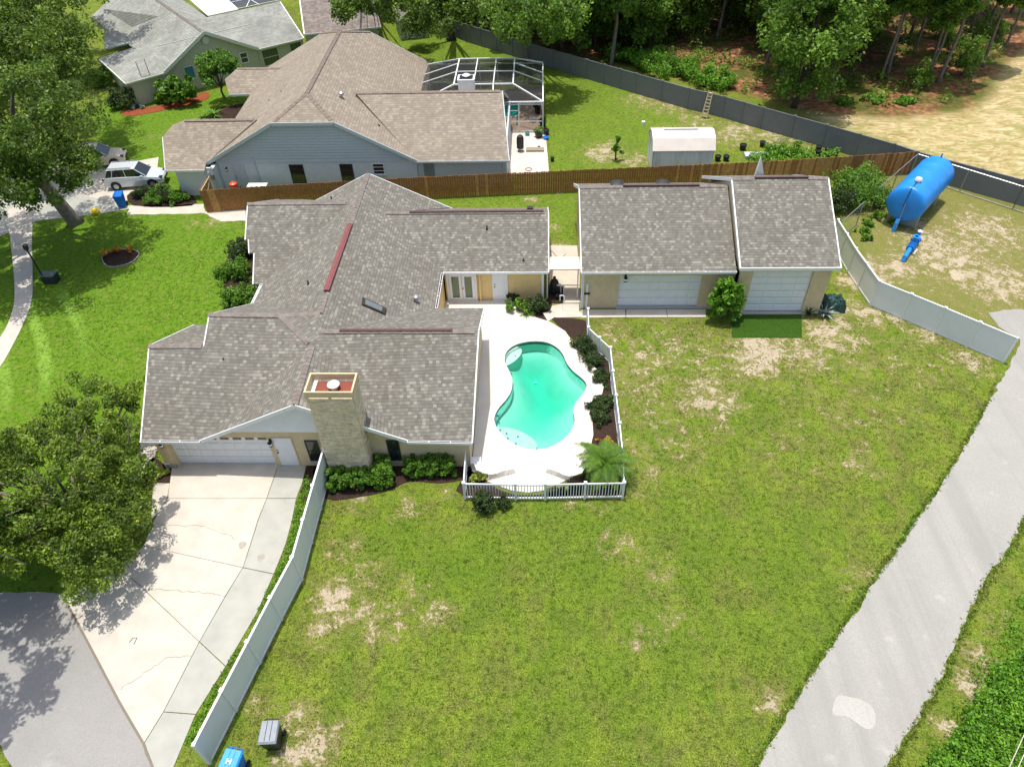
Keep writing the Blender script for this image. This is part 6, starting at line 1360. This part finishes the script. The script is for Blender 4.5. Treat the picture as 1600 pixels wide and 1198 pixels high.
MB().tube([T((Lt - .1, 0, zc + rt)), T((Lt - .1, 0, zc + rt + .3))], .05, 6).build('fitting', MAT['tankdark'], tk)
pc_ = G(1425, 395); pu = thing('well_pump', 'bright blue flanged well pump pipe on the tank lot grass', 'pump', (*G(1412, 408), 0))
a = Vector((*G(1411, 408), .3)); b = Vector((*G(1430, 380), .45)); d = (b - a); TD = MAT['tankdark']; TK = MAT['tank']
MB().tube([a - Vector((0, 0, .25)), a, a + d * .55], .15, 12).build('pipe', TK, pu)
for t in (.42, .48, .58, .66, .82): MB().tube([a + d * (t - .012), a + d * (t + .012)], .27, 14).build('flange', TK, pu)
MB().tube([a + d * .55, a + d * .8], .2, 12).build('valve_body', TD, pu)
MB().tube([a + d * .7, a + d * .7 + Vector((0, 0, .55))], .12, 10).build('valve_stem', TK, pu); MB().tube([a + d * .7 + Vector((0, 0, .5)), a + d * .7 + Vector((0, 0, .55))], .24, 14).build('handwheel', TK, pu)
MB().tube([a + d * .8, b, b + Vector((0, 0, .45))], [.14, .14, .1], 10).build('riser', TK, pu); MB().tube([a + d * .88 + Vector((.3, 0, 0)), a + d * .88 - Vector((.3, 0, 0))], .13, 10).build('side_outlet', TD, pu); MB().lathe(tuple(b + Vector((0, 0, .45))), [(.16, 0), (.16, .06), (.08, .12)], 12).build('cap', MAT['white'], pu)
MB().tube([a + d * .35 + Vector((.32, -.1, -.28)), a + d * .6 + Vector((.35, -.1, -.28))], .08, 6).build('footing', MAT['concrete'], pu)

# ------------------------------------------------------------------ wheelie bins
def bin_(label, c, rz, body, lid, hh=1.0):
    r = thing('wheelie_bin', label, 'bin', (0, 0, 0)); 
    w0, w1, d0, d1 = .24, .31, .27, .37; v = [(-w0, -d0, .06), (w0, -d0, .06), (w0, d0, .06), (-w0, d0, .06), (-w1, -d1, hh), (w1, -d1, hh), (w1, d1, hh), (-w1, d1, hh)]
    MB().add(v, [(3, 2, 1, 0), (4, 5, 6, 7), (0, 1, 5, 4), (1, 2, 6, 5), (2, 3, 7, 6), (3, 0, 4, 7)]).build('body', body, r)
    W1 = w1 + .03; D1 = d1 + .03
    v = [(-W1, -D1, hh), (W1, -D1, hh), (W1, D1, hh), (-W1, D1, hh), (-W1 + .05, -D1 + .07, hh + .06), (W1 - .05, -D1 + .07, hh + .06), (W1 - .05, D1 - .02, hh + .09), (-W1 + .05, D1 - .02, hh + .09)]
    l_ = MB().add(v, [(3, 2, 1, 0), (4, 5, 6, 7), (0, 1, 5, 4), (1, 2, 6, 5), (2, 3, 7, 6), (3, 0, 4, 7)]).build('lid', lid, r)
    for x_ in (-.09, .09): MB().beam((x_, -D1 + .1, hh + .065), (x_, D1 - .04, hh + .092), .02, .02).build('rib', body, l_)
    MB().tube([(-w1 + .05, d1 + .02, hh), (-w1 + .05, d1 + .1, hh - .02), (w1 - .05, d1 + .1, hh - .02), (w1 - .05, d1 + .02, hh)], .018, 6).build('handle', body, r)
    for s_ in (-1, 1): MB().tube([(s_ * .26, d0 + .04, .12), (s_ * .31, d0 + .04, .12)], .12, 12).build('wheel', MAT['rubber'], r)
    r.location = (*c, 0); r.rotation_euler = (0, 0, rz); return r
bb = bin_('bright blue wheelie bin at the near end of white fence', G(372, 1205), math.radians(-8), MAT['bluebin'], plain('bright_blue_lid', (.03, .30, .78), .35))
k_ = bin_('black wheelie bin with shiny grey lid on the rough grass', G(431, 1160), math.radians(4), MAT['black'], plain('grey_glossy_lid', (.22, .25, .28), .18, spec=.8))
lg = MB(); lg.box(-.09, -.05, -.1, .08, 1.095, 1.10).box(.05, .09, -.1, .08, 1.095, 1.10).box(-.05, .05, -.03, .01, 1.095, 1.10); o = lg.build('lid_emblem', MAT['white'], None); o.parent = bb

# ------------------------------------------------------------------ sun loungers
def lounger(label, c, rz):
    r = thing('sun_lounger', label, 'sun lounger', (0, 0, 0)); LW = .33
    seat = [(-.75, .34), (-.1, .30), (.25, .36), (1.15, .30)]; back = [(-.1, .32), (-.45, .62), (-.78, .92)]
    seatp = [(0, .34), (.35, .30), (.75, .38), (1.25, .30)]; backp = [(0, .34), (-.35, .62), (-.62, .92)]
    for s_ in (-1, 1):
        MB().tube([(x_, s_ * LW, z_) for x_, z_ in seatp], .018, 6).build('rail', W, r); MB().tube([(x_, s_ * LW, z_) for x_, z_ in backp], .018, 6).build('rail', W, r)
        MB().tube([(-.15, s_ * LW, .5), (-.05, s_ * (LW + .03), .62), (.4, s_ * (LW + .03), .58), (.5, s_ * LW, .34)], .014, 6).build('arm', W, r)
        for x_ in (.05, 1.0): MB().tube([(x_, s_ * LW, .32), (x_ - .08, s_ * LW, 0)], .016, 6).build('leg', W, r)
    n_ = 22
    for i in range(n_):
        t = i / (n_ - 1) * (len(seatp) - 1); a = min(int(t), len(seatp) - 2); f_ = t - a; x_ = seatp[a][0] + (seatp[a + 1][0] - seatp[a][0]) * f_; z_ = seatp[a][1] + (seatp[a + 1][1] - seatp[a][1]) * f_
        B('strap', x_ - .022, x_ + .022, -LW, LW, z_, z_ + .008, W, r)
    for i in range(14):
        t = i / 13 * 2; a = min(int(t), 1); f_ = t - a; x_ = backp[a][0] + (backp[a + 1][0] - backp[a][0]) * f_; z_ = backp[a][1] + (backp[a + 1][1] - backp[a][1]) * f_
        MB().beam((x_, -LW, z_), (x_, LW, z_), .03, .012).build('strap', W, r)
    r.location = (*c, .05); r.rotation_euler = (0, 0, rz); return r
lounger('white strap sun lounger by the house corner of the deck', G(763, 741), math.radians(18)); lounger('white strap sun lounger beside the palm', G(893, 744), math.radians(155))
tbx = thing('side_table', 'small white side table beside the left sun lounger', 'table', (*G(744, 726), 0)); g_ = G(744, 728); B('top', g_[0] - .25, g_[0] + .25, g_[1] - .22, g_[1] + .22, .42, .46, W, tbx)
for sx in (-.2, .2):
    for sy in (-.18, .18): B('leg', g_[0] + sx - .02, g_[0] + sx + .02, g_[1] + sy - .02, g_[1] + sy + .02, .05, .42, W, tbx)

# ------------------------------------------------------------------ pool equipment
pe = thing('pool_pump', 'black pool filter with white pipes between house and garage', 'pool pump', (*G(868, 462), 0)); g_ = G(866, 462)
tag(MB().prism(GP([(856, 446), (880, 446), (880, 474), (858, 474)]), -.02, .05).build('equipment_pad', MAT['soil']), kind='structure')
MB().lathe((g_[0], g_[1] + .3, .05), [(.27, 0), (.3, .1), (.3, .7), (.24, .9), (.1, 1.02), (.09, 1.2), (.03, 1.22)], 14).build('filter', MAT['black'], pe)
MB().tube([(g_[0] + .1, g_[1] - .35, .25), (g_[0] + .55, g_[1] - .35, .25)], .14, 10).build('motor', MAT['black'], pe)
for o_ in ((.42, .25), (.6, .05)): MB().tube([(g_[0] + o_[0], g_[1] + o_[1], .05), (g_[0] + o_[0], g_[1] + o_[1], .7), (g_[0] + o_[0] - .15, g_[1] + o_[1] - .05, .8), (g_[0] + .1, g_[1] + .1, .75)], .04, 8).build('pipe', W, pe)
MB().tube([(g_[0] + .35, g_[1] - .6, .05), (g_[0] + .35, g_[1] - .6, .45), (g_[0] + .5, g_[1] - .62, .5), (g_[0] + .62, g_[1] - .62, .4), (g_[0] + .62, g_[1] - .62, .05)], .04, 8).build('pipe', W, pe)
hz_ = thing('hose', 'thin dark garden hose coiled on the concrete near the canopy', 'hose', (*G(868, 395), 0)); g_ = G(868, 397); MB().tube([(g_[0] - .6 + .1 * i, g_[1] + .4 * math.sin(i * .55) - .03 * i, .06) for i in range(14)], .018, 5).build('hose', MAT['greyfence'], hz_)
# tarp covered heap
tp = thing('covered_heap', 'heap under a dark green tarpaulin beside the agave', 'tarpaulin', (*G(1300, 478), 0)); g_ = G(1298, 480)
rs = np.random.RandomState(3); v = []; f = []
for i in range(15):
    for j in range(15):
        u, w_ = i / 7 - 1, j / 7 - 1; rr = math.hypot(u, w_); hgt = max(0, 1 - max(abs(u), abs(w_)) ** 4) ** .5 * .75
        v.append((g_[0] + u * .75 + rs.uniform(-.05, .05), g_[1] + w_ * .6 + rs.uniform(-.05, .05), hgt * (1 + rs.uniform(-.14, .14)) + .02))
for i in range(14):
    for j in range(14): f.append((i * 15 + j, (i + 1) * 15 + j, (i + 1) * 15 + j + 1, i * 15 + j + 1))
MB().add(v, f).build('tarpaulin', MAT['cover'], tp)

# ------------------------------------------------------------------ cars
def car(label, c, rz, paint, L_=4.6, W_=1.85, hh=1.66):
    r = thing('parked_car', label, 'car', (0, 0, 0)); w_ = W_ / 2
    sec = [(-L_ / 2, .42, .92, .86), (-L_ / 2 + .15, .3, 1.02, .95), (-1.2, .26, 1.04, 1.0), (0, .25, 1.0, 1.0), (.95, .26, .98, 1.0), (1.7, .3, .88, .96), (L_ / 2 - .1, .34, .74, .85), (L_ / 2, .42, .62, .72)]
    mb = MB(); v = []
    for x_, zl, zt, k_ in sec: v += [(x_, -w_ * k_, zl), (x_, -w_ * k_, (zl + zt) / 2 + .1), (x_, -w_ * k_ * .93, zt), (x_, w_ * k_ * .93, zt), (x_, w_ * k_, (zl + zt) / 2 + .1), (x_, w_ * k_, zl)]
    f = []
    for i in range(len(sec) - 1):
        for j in range(6): f.append((i * 6 + j, (i + 1) * 6 + j, (i + 1) * 6 + (j + 1) % 6, i * 6 + (j + 1) % 6))
    f += [tuple(range(6)), tuple(range((len(sec) - 1) * 6, len(sec) * 6))[::-1]]
    o = mb.add(v, f).build('body', paint, r, smooth=False)
    md = o.modifiers.new('bevel', 'BEVEL'); md.width = .06; md.segments = 3; md.angle_limit = .35
    # glasshouse and roof
    lo = [(-2.1, .80), (-1.9, .80), (1.0, .84)]; zb = .97
    gl = [(-2.12, -w_ * .84, zb), (1.12, -w_ * .86, zb - .03), (1.12, w_ * .86, zb - .03), (-2.12, w_ * .84, zb), (-1.75, -w_ * .70, hh - .06), (.30, -w_ * .72, hh - .06), (.30, w_ * .72, hh - .06), (-1.75, w_ * .70, hh - .06)]
    MB().add(gl, [(0, 1, 5, 4), (1, 2, 6, 5), (2, 3, 7, 6), (3, 0, 4, 7), (4, 5, 6, 7)]).build('window_glass', MAT['glass'], r)
    rfm = MB().add([(-1.82, -w_ * .72, hh - .07), (.36, -w_ * .74, hh - .07), (.36, w_ * .74, hh - .07), (-1.82, w_ * .72, hh - .07), (-1.7, -w_ * .62, hh), (.15, -w_ * .64, hh), (.15, w_ * .64, hh), (-1.7, w_ * .62, hh)], [(0, 1, 5, 4), (1, 2, 6, 5), (2, 3, 7, 6), (3, 0, 4, 7), (4, 5, 6, 7), (3, 2, 1, 0)]).build('roof', paint, r)
    for s_ in (-1, 1):
        for p_, q_ in (((1.13, s_ * w_ * .87, zb - .03), (.3, s_ * w_ * .735, hh - .05)), ((-.45, s_ * w_ * .86, zb), (-.5, s_ * w_ * .725, hh - .05)), ((-1.55, s_ * w_ * .86, zb), (-1.35, s_ * w_ * .725, hh - .05)), ((-2.12, s_ * w_ * .85, zb), (-1.76, s_ * w_ * .715, hh - .05))): MB().beam(p_, q_, .06, .06).build('pillar', paint, r)
        MB().beam((-1.7, s_ * w_ * .66, hh + .05), (.1, s_ * w_ * .68, hh + .05), .04, .04).build('roof_rail', MAT['metal'], r)
        B('mirror', .72, .92, s_ * (w_ + .09) - .09, s_ * (w_ + .09) + .09, .98, 1.12, paint, r)
        B('headlight', L_ / 2 - .42, L_ / 2 - .08, s_ * w_ * .66 - .16, s_ * w_ * .66 + .16, .68, .80, MAT['glass'], r)
        B('tail_light', -L_ / 2 - .02, -L_ / 2 + .2, s_ * w_ * .8 - .1, s_ * w_ * .8 + .1, .8, .98, MAT['redvent'], r)
        for x_ in (-1.4, 1.42):
            wh = MB().tube([(x_, s_ * (w_ - .2), .34), (x_, s_ * (w_ + .015), .34)], .345, 20).build('wheel', MAT['rubber'], r)
            MB().tube([(x_, s_ * (w_ + .01), .34), (x_, s_ * (w_ + .025), .34)], .2, 12).build('rim', MAT['metal'], wh)
            MB().tube([(x_, s_ * (w_ - .1), .36), (x_, s_ * (w_ + .005), .36)], .41, 20).build('wheel_arch', MAT['black'], r)
    B('grille', L_ / 2 - .06, L_ / 2 + .02, -.45, .45, .45, .62, MAT['black'], r)
    r.location = (*c, .03); r.rotation_euler = (0, 0, rz); return r
car('silver grey family car parked on the driveway beside blue house', (-32.4, 51.9), math.radians(8), MAT['carpaint'])
car('pale beige car mostly hidden under the oak beyond the silver car', (-37.2, 55.3), math.radians(16), MAT['beigecar'])
bn2 = bin_('dark blue wheelie bin standing under the oak by the path', G(192, 322), .2, MAT['bluebin'], MAT['bluebin'])
MB_y = MB().lathe((*G(150, 333), .0), [(.3, 0), (.34, .2), (.22, .32), (.05, .34)], 12).build('yellow_toy', MAT['yellow'], None); tag(MB_y, 'small bright yellow plastic toy on the grass by the oak trunk', 'toy')

# ------------------------------------------------------------------ yard clutter next door
ld = thing('ladder', 'pale wooden stepladder leaning against the grey fence', 'ladder', (*G(1099, 182), 0)); f0 = Vector((*G(1096, 184), 0)); f1 = Vector((*G(1104, 186), 0)); tp0 = Vector(G3(1108, 142, 2.3)); tp1 = Vector(G3(1114, 143, 2.3))
for a, b in ((f0, tp0), (f1, tp1)): MB().beam(a, b, .07, .09).build('stile', MAT['ladder'], ld)
for i in range(8): t = (i + .6) / 8.2; MB().beam(f0.lerp(tp0, t), f1.lerp(tp1, t), .12, .04).build('step', MAT['ladder'], ld)
MB().beam(tp0, Vector((*G(1101, 178), 0)) + Vector((.9, .5, 0)), .04, .05).build('rear_leg', MAT['ladder'], ld)
sm = thing('smoker', 'black upright barrel smoker on the neighbour stone patio', 'smoker', (*G(813, 237), 0)); MB().lathe((*G(813, 237), .3), [(.25, 0), (.3, .05), (.3, .9), (.22, 1.08), (.06, 1.14), (.05, 1.2)], 14).build('barrel', MAT['black'], sm)
for a_ in (0, 2.1, 4.2): MB().tube([(G(813, 237)[0] + .25 * math.cos(a_), G(813, 237)[1] + .25 * math.sin(a_), 0), (G(813, 237)[0] + .22 * math.cos(a_), G(813, 237)[1] + .22 * math.sin(a_), .35)], .025, 5).build('leg', MAT['black'], sm)
def pot(px_, py_, label, r_=.25, h_=.35, mat='black', plant=None, nm='plant_pot', seed=1):
    g_ = G(px_, py_); root = thing(nm, label, 'plant pot', (*g_, 0)); MB().lathe((*g_, .02), [(r_ * .75, 0), (r_, h_), (r_ * .86, h_), (r_ * .8, h_ - .06)], 12).build('pot', MAT[mat], root)
    if plant: leafmesh('plant', crown_points((g_[0], g_[1], h_ + .2), (r_ * 1.2, r_ * 1.2, .35), 8, seed), .16, 40, .06, MAT[plant], root, seed)
    return root
pot(842, 215, 'large black pot of grassy plants at the cage corner', .38, .45, 'black', 'leaf_bush'); pot(853, 210, 'black pot beside the large potted grasses, on the lawn edge', .3, .4)
pot(824, 212, 'light blue pot of pale leaves at the cage door', .22, .28, 'tealglass'); pot(853, 218, 'sky blue pot lying at the patio edge', .25, .22, 'bluebin'); pot(848, 198, 'dark pot with shrub inside cage side by the blue tubs', .3, .4, 'black', 'leaf_dark')
pot(826, 266, 'flat terracotta saucer on the stone patio near the wooden fence', .28, .08, 'terracotta'); pot(863, 252, 'little dark pot alone on the grass right of patio', .18, .3); pot(842, 232, 'small dark pot at the right edge of patio', .12, .16)
g_ = G(836, 236); tag(B('stone_trough', g_[0] - .75, g_[0] + .75, g_[1] - .3, g_[1] + .3, .03, .2, plain('trough_stone', (.3, .25, .18))), 'low brown stone trough lying on the patio', 'trough')
pot(833, 190, 'round grey tub inside the screen cage', .4, .3, 'metal'); pot(840, 178, 'tall dark potted plant inside the cage near its right wall', .3, .6, 'black', 'leaf_dark')
pot(1160, 234, 'black nursery pot highest beside the vegetable garden', .3, .45); pot(1191, 229, 'black nursery pot at top of the vegetable garden', .28, .4)
for i, (px_, py_) in enumerate([(1121, 251), (1134, 251), (1199, 238), (1213, 238), (1244, 236), (1278, 236), (1278, 243), (1292, 240), (1292, 246), (1303, 244)]):
    pot(px_, py_, 'black nursery pot behind the wooden fence, %s' % ['just right of white shed', 'second right of white shed', 'left in the garden', 'second in the garden', 'in the garden middle', 'upper of the left pair', 'lower of the left pair', 'upper of the right pair', 'lower of the right pair', 'the rightmost'][i], .27, .4, 'black', 'leaf_weed' if i in (2, 4) else None, seed=i)
g_ = G(1180, 245); tag(B('garden_cloth', g_[0] - .9, g_[0] + .9, g_[1] - .4, g_[1] + .4, .02, .25, plain('pale_blue_cloth', (.45, .5, .55), .7, var=.3, vs=2)), 'crumpled pale blue cloth heap in the vegetable garden', 'cloth')
g_ = G(1219, 233); cr_ = thing('wire_crate', 'grey wire crate standing in the vegetable garden', 'crate', (*g_, 0))
for i in range(7): MB().beam((g_[0] - .45 + i * .15, g_[1], 0), (g_[0] - .45 + i * .15, g_[1], .9), .025, .025).build('wire', MAT['metal'], cr_)
for z_ in (.05, .45, .9): MB().beam((g_[0] - .46, g_[1], z_), (g_[0] + .46, g_[1], z_), .025, .025).build('wire', MAT['metal'], cr_)
g_ = G(1005, 195); tag(B('white_bucket', g_[0] - .14, g_[0] + .14, g_[1] - .14, g_[1] + .14, 0, .3, W), 'tiny white bucket on the grass above the white shed', 'bucket')
# things in the alley behind the wooden fence
def alley(px_, py_, z_, y_): v = ray(px_, py_); t = y_ / v[1]; return v[0] * t
ax_ = alley(366, 296, .5, 49.4); og = thing('gas_can', 'red orange fuel can behind the wooden fence by the door', 'can', (ax_, 49.5, 0)); MB().lathe((ax_, 49.5, 0.9), [(.25, 0), (.32, .15), (.3, .35), (.12, .45), (.1, .5)], 12).build('can_body', MAT['orange'], og); B('shelf', ax_ - .4, ax_ + .4, 49.2, 49.8, 0, .9, MAT['dark'], og)
tb_ = thing('white_table', 'white plastic table top showing above the wooden fence', 'table', (alley(403, 293, .5, 49.6), 49.6, 0)); xx = tb_.location.x; B('top', xx - .75, xx + .75, 49.3, 49.9, 1.0, 1.06, W, tb_)
for sx in (-.6, .6): B('leg', xx + sx - .03, xx + sx + .03, 49.5, 49.6, 0, 1.0, W, tb_)
# power lines over the lower right corner
pw = thing('power_line', 'pair of thin pale wires crossing the lower right corner', 'cable', G3(1590, 1170, 7))
for dx_ in (0, 14): MB().tube([G3(1500 + dx_, 1370, 7), G3(1577 + dx_, 1198, 7), G3(1640 + dx_, 1060, 7)], .012, 5).build('wire', MAT['concrete'], pw)

# every woodland tree says where it stands among those like it
byl = {}
for o in bpy.data.objects:
    if o.get('group') == GW: byl.setdefault(o['label'], []).append(o)
ORD = ['leftmost', 'second', 'third', 'fourth', 'fifth', 'sixth', 'seventh', 'eighth', 'ninth', 'tenth', 'eleventh', 'twelfth', 'thirteenth', 'fourteenth', 'fifteenth', 'sixteenth', 'seventeenth', 'eighteenth']
for l_, os_ in byl.items():
    if len(os_) > 1:
        for i, o in enumerate(sorted(os_, key=lambda o: P2(o.location.x, o.location.y)[0])): o['label'] = l_ + (', leftmost' if i == 0 else ', %s from left' % ORD[min(i, 17)])
